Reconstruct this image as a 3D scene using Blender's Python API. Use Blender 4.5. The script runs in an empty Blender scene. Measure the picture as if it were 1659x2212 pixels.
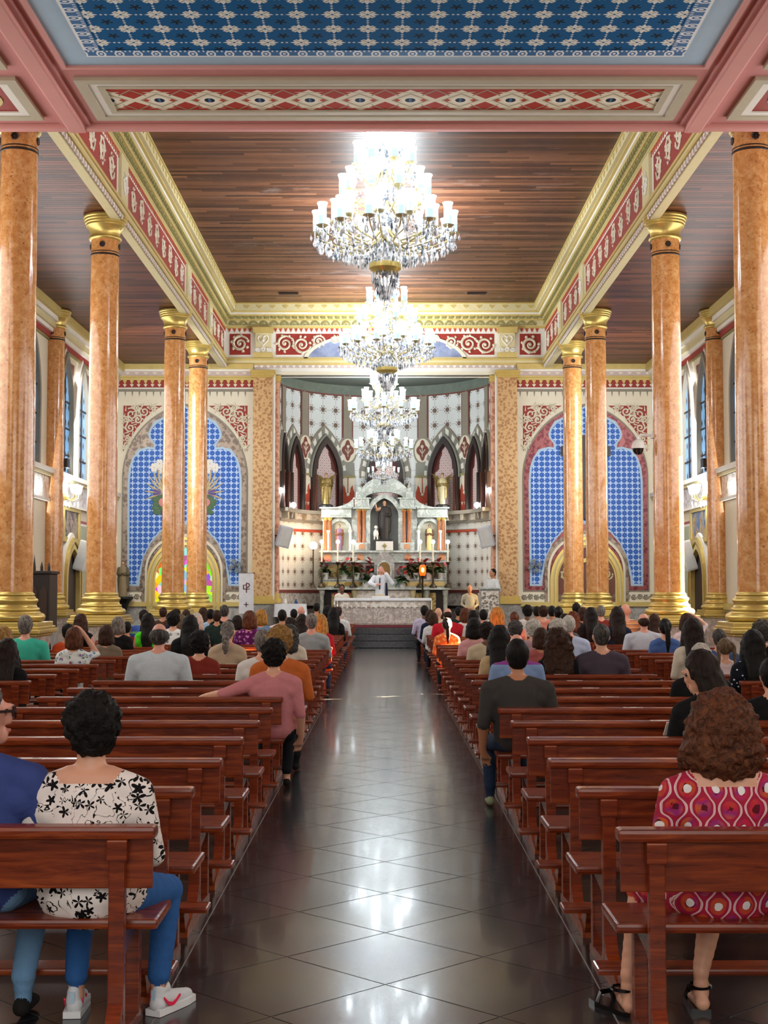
import bpy, bmesh, math, random
from mathutils import Vector, Matrix, noise as mnoise
import numpy as np
R = random.Random(7)
PI = math.pi
SC = bpy.context.scene
COL = SC.collection
# ------------------------------------------------------------------ camera
cam = bpy.data.cameras.new('camera'); camo = bpy.data.objects.new('camera', cam); COL.objects.link(camo)
SC.camera = camo
cam.sensor_fit = 'VERTICAL'; cam.sensor_height = 36.0; cam.lens = 3000.0/2212.0*36.0
cam.clip_end = 300
camo.location = (0, 0, 1.6)
camo.rotation_euler = (PI/2 + math.atan(176/3000.), 0, math.atan(2.5/3000.))
# ------------------------------------------------------------------ view
SC.view_settings.view_transform = 'Standard'; SC.view_settings.look = 'None'
SC.view_settings.exposure = 0.4; SC.view_settings.gamma = 1.0; SC.view_settings.use_curve_mapping = False
SC.cycles.sample_clamp_indirect = 4.0
SC.cycles.max_bounces = 5; SC.cycles.glossy_bounces = 2; SC.cycles.diffuse_bounces = 3; SC.cycles.transmission_bounces = 2
# ------------------------------------------------------------------ world (pale blue sky outside the building)
W = bpy.data.worlds.new('world'); SC.world = W; W.use_nodes = True
bg = W.node_tree.nodes['Background']; bg.inputs[0].default_value = (0.75, 0.86, 1.0, 1); bg.inputs[1].default_value = 1.2
# ------------------------------------------------------------------ lights
def lamp(name, kind, loc, energy, color=(1, 1, 1), **kw):
    d = bpy.data.lights.new(name, kind); d.energy = energy; d.color = color
    for k, v in kw.items():
        if k != 'rot' and k != 'aim': setattr(d, k, v)
    o = bpy.data.objects.new(name, d); COL.objects.link(o); o.location = loc
    if 'rot' in kw: o.rotation_euler = kw['rot']
    if 'aim' in kw: o.rotation_euler = (Vector(kw['aim'])-Vector(loc)).to_track_quat('-Z', 'Y').to_euler()
    o['kind'] = 'helper'
    return o
# low sun entering through the slit of the ajar side door in the right wall
SUNDIR = Vector((-0.83, -0.545, -0.36)).normalized()
sun = lamp('sun', 'SUN', (30, 45, 15), 340.0, (1.0, 0.74, 0.45), angle=0.004)
sun.rotation_euler = SUNDIR.to_track_quat('-Z', 'Y').to_euler()
# unseen fill lamps for daylight, added behind the camera and along the side walls
lamp('entrance_daylight', 'AREA', (0, -3.0, 4.4), 300, (1.0, 0.97, 0.93), shape='RECTANGLE', size=7.0, size_y=5.5, aim=(0, 12, 1.2))
for s in (-1, 1):
    lamp('window_daylight', 'AREA', (s*8.2, 26.0, 5.4), 640, (0.97, 0.98, 1.0), shape='RECTANGLE', size=22.0, size_y=3.6, aim=(s*1, 26.0, 4.6))
    lamp('window_daylight', 'AREA', (s*8.2, 9.0, 6.2), 330, (1.0, 0.95, 0.88), shape='RECTANGLE', size=14.0, size_y=4.0, aim=(0, 10.0, 1.0))

for s in (-1, 1):   # the lancet windows beside the chancel
    lamp('lancet_daylight', 'AREA', (s*8.1, 37.0, 6.2), 330, (0.96, 0.98, 1.0), shape='RECTANGLE', size=3.6, size_y=2.8, aim=(s*4.2, 43.0, 4.9))
# ------------------------------------------------------------------ colour + node expression helpers
def lin(v): return v/12.92 if v <= 0.04045 else ((v+0.055)/1.055)**2.4
def C(h):
    h = h.lstrip('#'); return (lin(int(h[0:2], 16)/255), lin(int(h[2:4], 16)/255), lin(int(h[4:6], 16)/255), 1)
class V:
    """a scalar socket of one node tree with arithmetic"""
    def __init__(s, nt, k): s.nt = nt; s.k = k
    def op(s, o, b=None, c=None):
        n = s.nt.nodes.new('ShaderNodeMath'); n.operation = o
        for i, q in enumerate((s, b, c)):
            if q is None: continue
            if isinstance(q, V): s.nt.links.new(q.k, n.inputs[i])
            else: n.inputs[i].default_value = q
        return V(s.nt, n.outputs[0])
    def __add__(s, b): return s.op('ADD', b)
    __radd__ = __add__
    def __sub__(s, b): return s.op('SUBTRACT', b)
    def __rsub__(s, b): return (s*-1.0)+b
    def __mul__(s, b): return s.op('MULTIPLY', b)
    __rmul__ = __mul__
    def __truediv__(s, b): return s.op('DIVIDE', b)
    def lt(s, b): return s.op('LESS_THAN', b)
    def gt(s, b): return s.op('GREATER_THAN', b)
    def abs(s): return s.op('ABSOLUTE')
    def fr(s): return s.op('FRACT')
    def fl(s): return s.op('FLOOR')
    def sin(s): return s.op('SINE')
    def cos(s): return s.op('COSINE')
    def sqrt(s): return s.op('SQRT')
    def pw(s, b): return s.op('POWER', b)
    def at2(s, b): return s.op('ARCTAN2', b)
    def mx(s, b): return s.op('MAXIMUM', b)
    def mn(s, b): return s.op('MINIMUM', b)
    def mod2(s): return (s*0.5).fr()*2.0
class MB_:
    """material under construction"""
    def __init__(s, name):
        s.m = bpy.data.materials.new(name); s.m.use_nodes = True; s.nt = s.m.node_tree
        s.b = s.nt.nodes['Principled BSDF']; s._tc = s.nt.nodes.new('ShaderNodeTexCoord')
    def xyz(s, src='Object'):
        n = s.nt.nodes.new('ShaderNodeSeparateXYZ'); s.nt.links.new(s._tc.outputs[src], n.inputs[0])
        return [V(s.nt, n.outputs[i]) for i in range(3)]
    def vec(s, a, b, c=0.0):
        n = s.nt.nodes.new('ShaderNodeCombineXYZ')
        for i, q in enumerate((a, b, c)):
            if isinstance(q, V): s.nt.links.new(q.k, n.inputs[i])
            else: n.inputs[i].default_value = q
        return n.outputs[0]
    def noise(s, scale=5.0, detail=3.0, rough=0.55, vec=None, dist=0.0, src='Object'):
        n = s.nt.nodes.new('ShaderNodeTexNoise'); n.inputs['Scale'].default_value = scale; n.inputs['Detail'].default_value = detail
        n.inputs['Roughness'].default_value = rough; n.inputs['Distortion'].default_value = dist
        s.nt.links.new(vec if vec is not None else s._tc.outputs[src], n.inputs['Vector'])
        return V(s.nt, n.outputs[0])
    def voro(s, scale=5.0, vec=None, feature='F1', out='Distance', src='Object'):
        n = s.nt.nodes.new('ShaderNodeTexVoronoi'); n.feature = feature; n.inputs['Scale'].default_value = scale
        s.nt.links.new(vec if vec is not None else s._tc.outputs[src], n.inputs['Vector'])
        return V(s.nt, n.outputs[out])
    def white(s, vec):
        n = s.nt.nodes.new('ShaderNodeTexWhiteNoise'); n.noise_dimensions = '3D'; s.nt.links.new(vec, n.inputs['Vector']); return V(s.nt, n.outputs['Value'])
    def col(s, h):
        if isinstance(h, (tuple, list)): return h
        return C(h) if isinstance(h, str) else h
    def mix(s, f, a, b):
        n = s.nt.nodes.new('ShaderNodeMix'); n.data_type = 'RGBA'; n.clamp_factor = True
        if isinstance(f, V): s.nt.links.new(f.k, n.inputs['Factor'])
        else: n.inputs['Factor'].default_value = f
        for q, i in ((a, 6), (b, 7)):
            q = s.col(q)
            if isinstance(q, bpy.types.NodeSocket): s.nt.links.new(q, n.inputs[i])
            else: n.inputs[i].default_value = q
        return n.outputs[2]
    def ramp(s, f, stops):
        n = s.nt.nodes.new('ShaderNodeValToRGB'); s.nt.links.new(f.k, n.inputs[0])
        e = n.color_ramp.elements
        while len(e) < len(stops): e.new(0.5)
        for q, (p, h) in zip(e, stops): q.position = p; q.color = s.col(h)
        return n.outputs[0]
    def done(s, color, rough=0.5, metal=0.0, spec=0.5, bump=None, bs=0.1, bd=0.02, coat=0.0, emit=None, es=0.0):
        b = s.b
        def put(i, q):
            if isinstance(q, V): s.nt.links.new(q.k, b.inputs[i])
            elif isinstance(q, bpy.types.NodeSocket): s.nt.links.new(q, b.inputs[i])
            else: b.inputs[i].default_value = s.col(q) if isinstance(q, str) else q
        put('Base Color', color); put('Roughness', rough); put('Metallic', metal); put('Specular IOR Level', spec)
        if coat: put('Coat Weight', coat); b.inputs['Coat Roughness'].default_value = 0.06
        if emit is not None: put('Emission Color', emit); b.inputs['Emission Strength'].default_value = es
        if bump is not None:
            n = s.nt.nodes.new('ShaderNodeBump'); n.inputs['Strength'].default_value = bs; n.inputs['Distance'].default_value = bd
            s.nt.links.new(bump.k, n.inputs['Height']); s.nt.links.new(n.outputs[0], b.inputs['Normal'])
        return s.m
MATS = {}
def mat(name, h, rough=0.5, metal=0.0, spec=0.5, var=0.12, vs=6.0, coat=0.0, bump=0.0, emit=None, es=0.0):
    """plain material with a little tonal noise"""
    if name in MATS: return MATS[name]
    q = MB_(name); c = q.col(h); n = q.noise(vs, 4.0)
    d = tuple(max(0, x*(1-var*1.6)) for x in c[:3])+(1,); l = tuple(min(1, x*(1+var)) for x in c[:3])+(1,)
    k = q.mix(n, d, l)
    MATS[name] = q.done(k, rough, metal, spec, bump=n if bump else None, bs=bump, bd=0.02, coat=coat, emit=emit, es=es)
    return MATS[name]
def flower(u, v, r0, r1, petals=2.0, ph=0.0):
    """1 inside a rosette with 2*petals lobes; u,v centred"""
    r = (u*u+v*v).sqrt(); a = v.at2(u)
    return r.lt((((a+ph)*petals).cos().abs())*(r1-r0)+r0), r
def cen(x, p, off=0.0):
    return ((x+off)/p).fr()-0.5
# ------------------------------------------------------------------ mesh helpers
class MB:
    """collects geometry in plain lists; build() links ONE mesh object"""
    def __init__(s): s.v = []; s.f = []; s.mi = []; s.cur = 0
    def add(s, vs, fs):
        o = len(s.v); s.v += [tuple(p) for p in vs]; s.f += [tuple(i+o for i in f) for f in fs]; s.mi += [s.cur]*len(fs); return s
    def box(s, x0, x1, y0, y1, z0, z1):
        vs = [(x, y, z) for z in (z0, z1) for y in (y0, y1) for x in (x0, x1)]
        return s.add(vs, [(0, 2, 3, 1), (4, 5, 7, 6), (0, 1, 5, 4), (2, 6, 7, 3), (0, 4, 6, 2), (1, 3, 7, 5)])
    def bbox(s, x0, x1, y0, y1, z0, z1, b=0.01):
        """box with chamfered long edges"""
        bm = bmesh.new(); bmesh.ops.create_cube(bm, size=1.0)
        for p in bm.verts: p.co = Vector(((x0+x1)/2+p.co.x*(x1-x0), (y0+y1)/2+p.co.y*(y1-y0), (z0+z1)/2+p.co.z*(z1-z0)))
        bmesh.ops.bevel(bm, geom=list(bm.edges), offset=b, segments=2, affect='EDGES', profile=0.6)
        bm.verts.index_update(); s.add([p.co.copy() for p in bm.verts], [[p.index for p in f.verts] for f in bm.faces]); bm.free(); return s
    def prism(s, pts, fn, d0, d1, inner=None):
        """polygon pts (a,b) extruded from d0 to d1; fn(a,b,d)->xyz ; inner: same-length loop -> ring"""
        n = len(pts)
        if inner is None:
            vs = [fn(a, b, d0) for a, b in pts]+[fn(a, b, d1) for a, b in pts]
            fs = [tuple(range(n)), tuple(range(2*n-1, n-1, -1))]+[(i, i+n, (i+1) % n+n, (i+1) % n) for i in range(n)]
            return s.add(vs, fs)
        vs = [fn(a, b, d0) for a, b in pts]+[fn(a, b, d1) for a, b in pts]+[fn(a, b, d0) for a, b in inner]+[fn(a, b, d1) for a, b in inner]
        fs = []
        for i in range(n):
            j = (i+1) % n
            fs += [(i, i+n, j+n, j), (i+2*n, j+2*n, j+3*n, i+3*n), (i+n, i+3*n, j+3*n, j+n), (i, j, j+2*n, i+2*n)]
        return s.add(vs, fs)
    def strip(s, outer, inner, fn, d0, d1):
        """open band between two polylines"""
        n = len(outer)
        vs = [fn(a, b, d0) for a, b in outer]+[fn(a, b, d1) for a, b in outer]+[fn(a, b, d0) for a, b in inner]+[fn(a, b, d1) for a, b in inner]
        fs = []
        for i in range(n-1):
            j = i+1
            fs += [(i, i+n, j+n, j), (i+2*n, j+2*n, j+3*n, i+3*n), (i+n, i+3*n, j+3*n, j+n), (i, j, j+2*n, i+2*n)]
        fs += [(0, 2*n, 3*n, n), (n-1, 2*n-1, 4*n-1, 3*n-1)]
        return s.add(vs, fs)
    def lathe(s, prof, c=(0, 0, 0), seg=32, a0=0.0, a1=2*PI, cap=True):
        full = abs(a1-a0-2*PI) < 1e-6; m = seg if full else seg+1; n = len(prof)
        vs = [(c[0]+r*math.cos(a0+(a1-a0)*i/seg), c[1]+r*math.sin(a0+(a1-a0)*i/seg), c[2]+z) for r, z in prof for i in range(m)]
        fs = []
        for k in range(n-1):
            for i in range(seg):
                j = (i+1) % m; fs.append((k*m+i, k*m+j, (k+1)*m+j, (k+1)*m+i))
        if cap and full:
            if prof[0][0] > 1e-4: fs.append(tuple(range(m-1, -1, -1)))
            if prof[-1][0] > 1e-4: fs.append(tuple((n-1)*m+i for i in range(m)))
        return s.add(vs, fs)
    def tube(s, pts, r, seg=6, closed=False):
        pts = [Vector(p) for p in pts]; n = len(pts); rr = r if isinstance(r, (list, tuple)) else [r]*n
        vs = []; up = Vector((0, 0, 1))
        t0 = (pts[1]-pts[0]).normalized()
        if abs(t0.z) > 0.9: up = Vector((1, 0, 0))
        for i in range(n):
            t = (pts[min(i+1, n-1)]-pts[max(i-1, 0)])
            if t.length < 1e-9: t = t0
            t.normalize(); x = up.cross(t)
            if x.length < 1e-4: x = Vector((1, 0, 0)).cross(t)
            x.normalize(); y = t.cross(x); up = y
            for k in range(seg):
                a = 2*PI*k/seg; vs.append(pts[i]+(x*math.cos(a)+y*math.sin(a))*rr[i])
        fs = [(i*seg+k, i*seg+(k+1) % seg, (i+1)*seg+(k+1) % seg, (i+1)*seg+k) for i in range(n-1) for k in range(seg)]
        fs += [tuple(range(seg-1, -1, -1)), tuple((n-1)*seg+k for k in range(seg))]
        return s.add(vs, fs)
    def ball(s, c, r, seg=10, rings=6, sc=(1, 1, 1), rot=None):
        vs = []; fs = []
        for j in range(rings+1):
            t = PI*j/rings
            for i in range(seg):
                a = 2*PI*i/seg; p = Vector((math.sin(t)*math.cos(a)*sc[0]*r, math.sin(t)*math.sin(a)*sc[1]*r, math.cos(t)*sc[2]*r))
                if rot is not None: p = rot @ p
                vs.append((c[0]+p.x, c[1]+p.y, c[2]+p.z))
        for j in range(rings):
            for i in range(seg): fs.append((j*seg+i, (j+1)*seg+i, (j+1)*seg+(i+1) % seg, j*seg+(i+1) % seg))
        return s.add(vs, fs)
    def mesh(s, name, mats, smooth=False):
        me = bpy.data.meshes.new(name); me.from_pydata(s.v, [], s.f); me.validate()
        for m in (mats if isinstance(mats, (list, tuple)) else [mats]): me.materials.append(m)
        if len(me.polygons) == len(s.mi): me.polygons.foreach_set('material_index', s.mi)
        bm = bmesh.new(); bm.from_mesh(me); bmesh.ops.recalc_face_normals(bm, faces=bm.faces); bm.to_mesh(me); bm.free()
        if smooth:
            me.polygons.foreach_set('use_smooth', [True]*len(me.polygons))
            me.set_sharp_from_angle(angle=smooth if smooth is not True else 0.7)
        me.update(); return me
    def build(s, name, mats, parent=None, smooth=False, **kw):
        return obj(name, s.mesh(name, mats, smooth), parent, **kw)
def obj(name, me, parent=None, loc=None, rot=None, scale=None, **kw):
    o = bpy.data.objects.new(name, me); COL.objects.link(o)
    if parent is not None: o.parent = parent
    if loc is not None: o.location = loc
    if rot is not None: o.rotation_euler = rot
    if scale is not None: o.scale = scale
    for k, v in kw.items(): o[k] = v
    return o
def thing(name, label, cat, loc=(0, 0, 0), rz=0.0, group=None):
    o = obj(name, None, None, loc, (0, 0, rz)); o['label'] = label; o['category'] = cat
    if group: o['group'] = group
    return o
def struct(o): o['kind'] = 'structure'; return o
def copy_tree(o, parent=None, top=True):
    c = o.copy(); COL.objects.link(c); c.parent = parent
    for ch in o.children: copy_tree(ch, c, False)
    return c
def arcpts(cx, cz, r, a0, a1, n): return [(cx+r*math.cos(a0+(a1-a0)*i/n), cz+r*math.sin(a0+(a1-a0)*i/n)) for i in range(n+1)]
def pointed(hw, z0, zs, za, n=10, cx=0.0):
    """outline of a pointed arch: up the left jamb, over the apex, down the right (open at the foot)"""
    h = za-zs; r = (h*h+hw*hw)/(2*hw)
    a = math.asin(min(1.0, h/r)) if r > hw else PI/2
    if h >= hw: am = math.acos(max(-1, (r-hw)/r))
    else: r = hw; am = PI/2
    left = [(cx-hw, z0)]+[(cx-hw+r-r*math.cos(am*i/n), zs+r*math.sin(am*i/n)*(h/(r*math.sin(am)))) for i in range(n+1)]
    right = [(2*cx-x, z) for x, z in left[:-1]][::-1]
    return left+right
def spiral(cx, cz, r, turns, a0, sgn=1, n=26, r1=0.12):
    return [(cx+r*(1-(1-r1)*i/n)*math.cos(a0+sgn*turns*2*PI*i/n), cz+r*(1-(1-r1)*i/n)*math.sin(a0+sgn*turns*2*PI*i/n)) for i in range(n+1)]
# ================================================================== materials of the building
YW, ZS, ZN, XS, XN, XW, ZA, XC = 43.0, 8.62, 10.6, 5.03, 4.67, 8.43, 8.72, 5.29
PLAT = 0.57
def m_wood(name, lo, mid, hi, pitch, axis, rough=0.32, wear=0.0):
    q = MB_(name); x, y, z = q.xyz()
    a, b = (y, x) if axis == 'x' else (x, y)
    pl = (a/pitch).fl(); fr = (a/pitch).fr()
    n1 = q.white(q.vec(pl, (b*0.3+pl*0.618).fl(), 0.0))
    g = q.noise(3.0, 5.0, 0.6, vec=q.vec(b*1.2, a*14.0, z*14.0))
    k = q.ramp(n1*0.6+g*0.5, [(0.2, lo), (0.55, mid), (0.95, hi)])
    gro = (fr-0.5).abs().gt(0.44)
    k = q.mix(gro*0.75, k, '#1d0f09')
    if wear:
        w = q.noise(0.55, 6.0, 0.72, vec=q.vec(b*0.8, a*1.6, 3.0), dist=0.6)
        k = q.mix(((w-0.6)*7.0).mn(1.0).mx(0.0)*wear, k, '#9a8d86')
    return q.done(k, rough+0.08, spec=0.25, bump=fr.mn(1.0-fr).mn(0.08)*4.0, bs=0.35, bd=0.02)
M_CEIL = m_wood('nave_boards', '#2e150b', '#5e3722', '#8c5d40', 0.13, 'x', 0.3, 0.45)
M_CEILA = m_wood('aisle_boards', '#2b120a', '#5a2d1a', '#84492c', 0.13, 'x', 0.32, 0.3)
def m_shaft():
    q = MB_('orange_marble'); n = q.noise(9.0, 7.0, 0.75, dist=0.25); v = q.noise(24.0, 4.0, 0.6)
    k = q.ramp(n, [(0.3, '#ad6a34'), (0.45, '#cb8a4c'), (0.56, '#d99e62'), (0.72, '#e6bb86')])
    k = q.mix(((v-0.6)*12.0).mn(1.0).mx(0.0)*0.8, k, '#8f5228')
    d = q.voro(9.0); k = q.mix(d.lt(0.14)*0.5, k, '#6a3a1a')
    return q.done(k, 0.16, spec=0.5, coat=0.5)
M_SHAFT = m_shaft()
M_GOLD = mat('gilding', '#d9bf6e', 0.32, 0.62, var=0.12, vs=9)
M_GOLDP = mat('gold_paint', '#cdb56c', 0.5, 0.1, var=0.1)
M_CREAMG = mat('straw_paint', '#d6c99c', 0.7, spec=0.2, var=0.06)
M_CREAM = mat('cream_plaster', '#e3dac2', 0.7, var=0.05, vs=3)
M_WHITE = mat('white_plaster', '#e9e4d8', 0.7, var=0.05, vs=3)
M_RED = mat('red_paint', '#94281c', 0.6, var=0.1)
M_REDB = mat('brick_red_paint', '#b5462c', 0.6, var=0.12)
M_MAUVE = mat('mauve_paint', '#c9b3ad', 0.65, var=0.06)
M_OLIVE = mat('olive_paint', '#8f8850', 0.6, var=0.1)
M_TAUPE = mat('taupe_paint', '#8b8272', 0.65, var=0.1)
M_PINK = mat('pink_plaster', '#d08f8a', 0.75, spec=0.15, var=0.05, vs=2)
M_PINKL = mat('light_pink_plaster', '#d89a92', 0.75, spec=0.15, var=0.04, vs=2)
M_BEIGE = mat('beige_moulding', '#bdb29b', 0.75, spec=0.15, var=0.06)
M_SKYB = mat('pale_blue_paint', '#a9c4d8', 0.6, var=0.04)
M_DARK = mat('dark_oak', '#24150f', 0.5, var=0.2)
M_BLACK = mat('black_metal', '#121212', 0.4)
M_MARB = None
def m_marble(name, base, vein, sc=2.2, rough=0.2):
    q = MB_(name); n = q.noise(sc, 8.0, 0.65, dist=1.6)
    k = q.ramp(n, [(0.36, base), (0.49, vein), (0.56, base), (0.75, base)])
    w = q.noise(sc*5, 4.0, 0.6)
    return q.done(q.mix(w*0.35, k, vein), rough, spec=0.5)
M_MARB = m_marble('white_marble', '#cdd2c8', '#9aa198')
M_MARBP = m_marble('rose_marble', '#d9cabd', '#a89a92', 3.0)
M_MARBG = m_marble('grey_marble', '#b9b5ad', '#8f8c87', 2.0, 0.3)
def m_granite():
    q = MB_('black_granite'); n = q.noise(22.0, 6.0, 0.7); w = q.noise(1.3, 4.0, 0.6); s = q.noise(4.0, 5.0, 0.7, dist=2.5)
    k = q.ramp(n, [(0.35, '#18191b'), (0.6, '#2a2c2f'), (0.8, '#4c4e52')])
    k = q.mix(((s-0.62)*6.0).mn(1.0).mx(0.0)*0.25, k, '#5a5a58')
    return q.done(k, w*0.08+0.17, spec=0.58, coat=0.16)
M_GRAN = m_granite()
def m_granite_far():
    q = MB_('black_granite_joints'); x, y, z = q.xyz(); p = 0.87
    a = cen(x+y, p, 0.0).abs(); b = cen(x-y, p, 0.0).abs()
    j = a.mx(b).gt(0.493)
    n = q.noise(22.0, 6.0, 0.7); k = q.ramp(n, [(0.35, '#18191b'), (0.6, '#2a2c2f'), (0.8, '#4c4e52')])
    return q.done(q.mix(j, k, '#8d8f8c'), 0.2, spec=0.58, coat=0.16)
M_GRANF = m_granite_far()
M_GROUT = mat('pale_grout', '#9d9f9a', 0.6)
def m_star():
    q = MB_('starry_blue_ceiling'); x, y, z = q.xyz(); p = 0.395
    u = cen(x, p); v = cen(y, p); u2 = cen(x, p, p/2); v2 = cen(y, p, p/2)
    r = (u*u+v*v).sqrt(); a = v.at2(u)
    ua, va = u.abs(), v.abs()
    pet = ((ua/0.34+va/0.15).lt(1.0)).mx((va/0.34+ua/0.15).lt(1.0)).mx(((ua-0.13).abs()+(va-0.13).abs()).lt(0.11))
    leaf = ((ua-va).abs().lt(0.03))*r.gt(0.08)*r.lt(0.24)
    eye = r.lt(0.045)
    k = q.mix(pet, '#0a5c92', '#ece9e2'); k = q.mix(leaf*0.8, k, '#7f8f78'); k = q.mix(eye, k, '#0a5c92')
    ds = (((ua-0.43).abs()+va).lt(0.05)).mx(((va-0.43).abs()+ua).lt(0.05))
    k = q.mix(ds, k, '#e3e5e4')
    r2 = (u2*u2+v2*v2).sqrt(); a2 = u2.at2(v2)
    star = r2.lt((a2*5.0).cos()*0.075+0.115)
    k = q.mix(star, k, '#10141c')
    return q.done(k, 0.8, spec=0.12)
M_STAR = m_star()
def m_lace(name, ax):
    q = MB_(name); x, y, z = q.xyz(); a = x if ax == 'x' else y; w = (16.42-y)/0.2 if ax == 'x' else (3.60-x.abs())/0.2
    u = cen(a, 0.22); r = (u*u*1.4+(w-0.45)*(w-0.45)*0.5).sqrt(); e = cen(a, 0.055)
    k = q.mix(w.lt(0.16+0.0), '#1a66a0', '#eef0f0'); k = q.mix(((r-0.26).abs().lt(0.06)).mx(r.lt(0.1)), k, '#eef0f0'); k = q.mix((e.abs().lt(0.2))*((w-0.85).abs().lt(0.1)), k, '#dfe6ea')
    return q.done(k, 0.6)
M_LACEX, M_LACEY = m_lace('white_lace_border', 'x'), m_lace('white_lace_side_border', 'y')
def m_coffer():
    q = MB_('geometric_coffer_paint'); x, y, z = q.xyz(); p = 0.66
    u = cen(x, p)*2.0; v = (y-17.93)/0.33
    ua = u.abs(); va = v.abs()
    k = q.mix(((ua+va).lt(1.0)), '#a8382a', '#e4d6bb')
    k = q.mix(((ua+va-0.72).abs().lt(0.05)), k, '#9c937c')
    k = q.mix(((ua+va-1.05).abs().lt(0.1)), k, '#e8dcc4')
    k = q.mix(((ua-va*0.9).abs().lt(0.05))*ua.gt(0.45), k, '#9c937c')
    k = q.mix(((ua-0.52).abs()+va*0.8).lt(0.14), k, '#b5442e')
    e = ((u*u)/0.12+(v*v)/0.16)
    k = q.mix(e.lt(1.0), k, '#efe6d2'); k = q.mix(e.lt(0.36), k, '#142038'); k = q.mix((e.lt(0.36))*(ua.lt(0.05)), k, '#4d6a8c')
    tri = ((va-ua*0.5).gt(0.62))
    k = q.mix(tri*((va-0.86).abs().lt(0.05)), k, '#cdbfa4')
    return q.done(k, 0.8, spec=0.12)
M_COFF = m_coffer()
def m_cross(name, bgc, fg, p=0.27, dark=None):
    q = MB_(name); x, y, z = q.xyz(); u = cen(x, p); v = cen(z, p); ua = u.abs(); va = v.abs()
    cr = ((ua.lt(0.085))*(va.lt(0.42))).mx((va.lt(0.085))*(ua.lt(0.42)))
    tip = ((ua-0.25).abs()+va).lt(0.15); tip2 = ((va-0.25).abs()+ua).lt(0.15)
    pet = cr.mx(tip).mx(tip2)
    u2 = cen(x, p, p/2); v2 = cen(z, p, p/2); r2 = (u2*u2+v2*v2).sqrt()
    k = q.mix(r2.lt(0.25), bgc, dark or bgc); k = q.mix(r2.lt(0.05), k, '#b9cfe6')
    k = q.mix(pet, k, fg)
    return q.done(k, 0.6)
M_BLUEX = m_cross('blue_cross_stencil', '#1a5fb6', '#c0d5ee', 0.17, '#0a4fac')
def m_lattice(name, bgc, fg, p, line=True, uv=True, r0=0.06, r1=0.2, mid='#7b5b45'):
    q = MB_(name); x, y, z = q.xyz('UV' if uv else 'Object'); b = y if uv else z
    u = cen(x, p); v = cen(b, p); r = (u*u+v*v).sqrt(); a = v.at2(u)
    fl = r.lt(((a*4.0).cos().abs())*0.08+0.11); petd = ((r-0.25).abs().lt(0.045))*((a*4.0).cos().abs().lt(0.55))
    k = q.mix(fl, bgc, fg); k = q.mix(r.lt(0.07), k, mid); k = q.mix(petd*0.85, k, fg)
    if line:
        dash = ((u*16.0).fr().lt(0.6)); dv = ((v*16.0).fr().lt(0.6))
        ln = ((v.abs().lt(0.022))*dash).mx((u.abs().lt(0.022))*dv)*r.gt(0.24)
        k = q.mix(ln*0.6, k, fg)
    return q.done(k, 0.6)
M_APSE = m_lattice('apse_rosette_stencil', '#dfe2df', '#5e4a3c', 0.5)
M_DADO = m_lattice('dado_rosette_stencil', '#e2dfd3', '#6d5848', 0.42)
def m_diaper():
    q = MB_('pink_diaper_stencil'); x, y, z = q.xyz('UV'); p = 0.17
    a = cen(x+y, p); b = cen(x-y, p)
    k = q.mix(((a.abs().gt(0.4)).mx(b.abs().gt(0.4)))*0.6, '#dcc6c0', '#b08f8c'); k = q.mix((a*a+b*b).lt(0.03), k, '#7d5f62')
    return q.done(k, 0.6)
M_DIAP = m_diaper()
def m_damask(name, lo, hi, sc):
    q = MB_(name); n = q.noise(sc, 3.0, 0.55, dist=1.5); v = q.voro(sc*0.8)
    f = ((n*0.7+v*0.5-0.52)*9.0).mn(1.0).mx(0.0)
    return q.done(q.mix(f, lo, hi), 0.4, metal=0.25, bump=f, bs=0.3, bd=0.01)
M_DAMASK = m_damask('bronze_damask', '#a87a4c', '#d0aa78', 13.0)
M_ROSED = m_damask('rose_damask', '#b97b62', '#dba98b', 9.0)
M_BORD1 = m_damask('grey_scroll_border', '#6d5c50', '#9c8a78', 8.0)
M_BORD2 = m_damask('crimson_scroll_border', '#6f2630', '#94504e', 9.0)
M_FILI = m_damask('carved_stone_scroll', '#c8bcae', '#efe9df', 9.0)
def m_window():
    q = MB_('blue_lattice_glass'); x, y, z = q.xyz(); u = cen(y, 0.36); v = cen(z, 0.42)
    d = ((u.abs()*1.6+v.abs()).lt(0.3)); e = ((u-0.25).abs().lt(0.05))*(v.abs().lt(0.2))
    n = q.noise(2.0, 2.0)
    k = q.mix(n, '#4f86b8', '#86b2d6'); k = q.mix(d.mx(e), k, '#1d2a33')
    return q.done(k, 0.25, emit=k, es=0.55)
M_WIN = m_window()
def m_lunette():
    q = MB_('painted_cloudy_sky'); n = q.noise(1.6, 6.0, 0.6)
    return q.done(q.ramp(n, [(0.35, '#6b7296'), (0.55, '#8f9ab5'), (0.75, '#c5c8cf')]), 0.7)
M_LUN = m_lunette()
def m_stain():
    q = MB_('stained_glass'); v = q.nt.nodes.new('ShaderNodeTexVoronoi'); v.inputs['Scale'].default_value = 4.5
    q.nt.links.new(q._tc.outputs['Object'], v.inputs['Vector'])
    hs = q.nt.nodes.new('ShaderNodeHueSaturation'); hs.inputs['Saturation'].default_value = 1.6; hs.inputs['Value'].default_value = 0.8
    q.nt.links.new(v.outputs['Color'], hs.inputs['Color'])
    k = q.mix(0.25, hs.outputs[0], '#c07a20')
    return q.done(k, 0.2, emit=k, es=0.8)
M_STAIN = m_stain()
def bw(a, b, d): return (a, YW-d, b)
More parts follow.
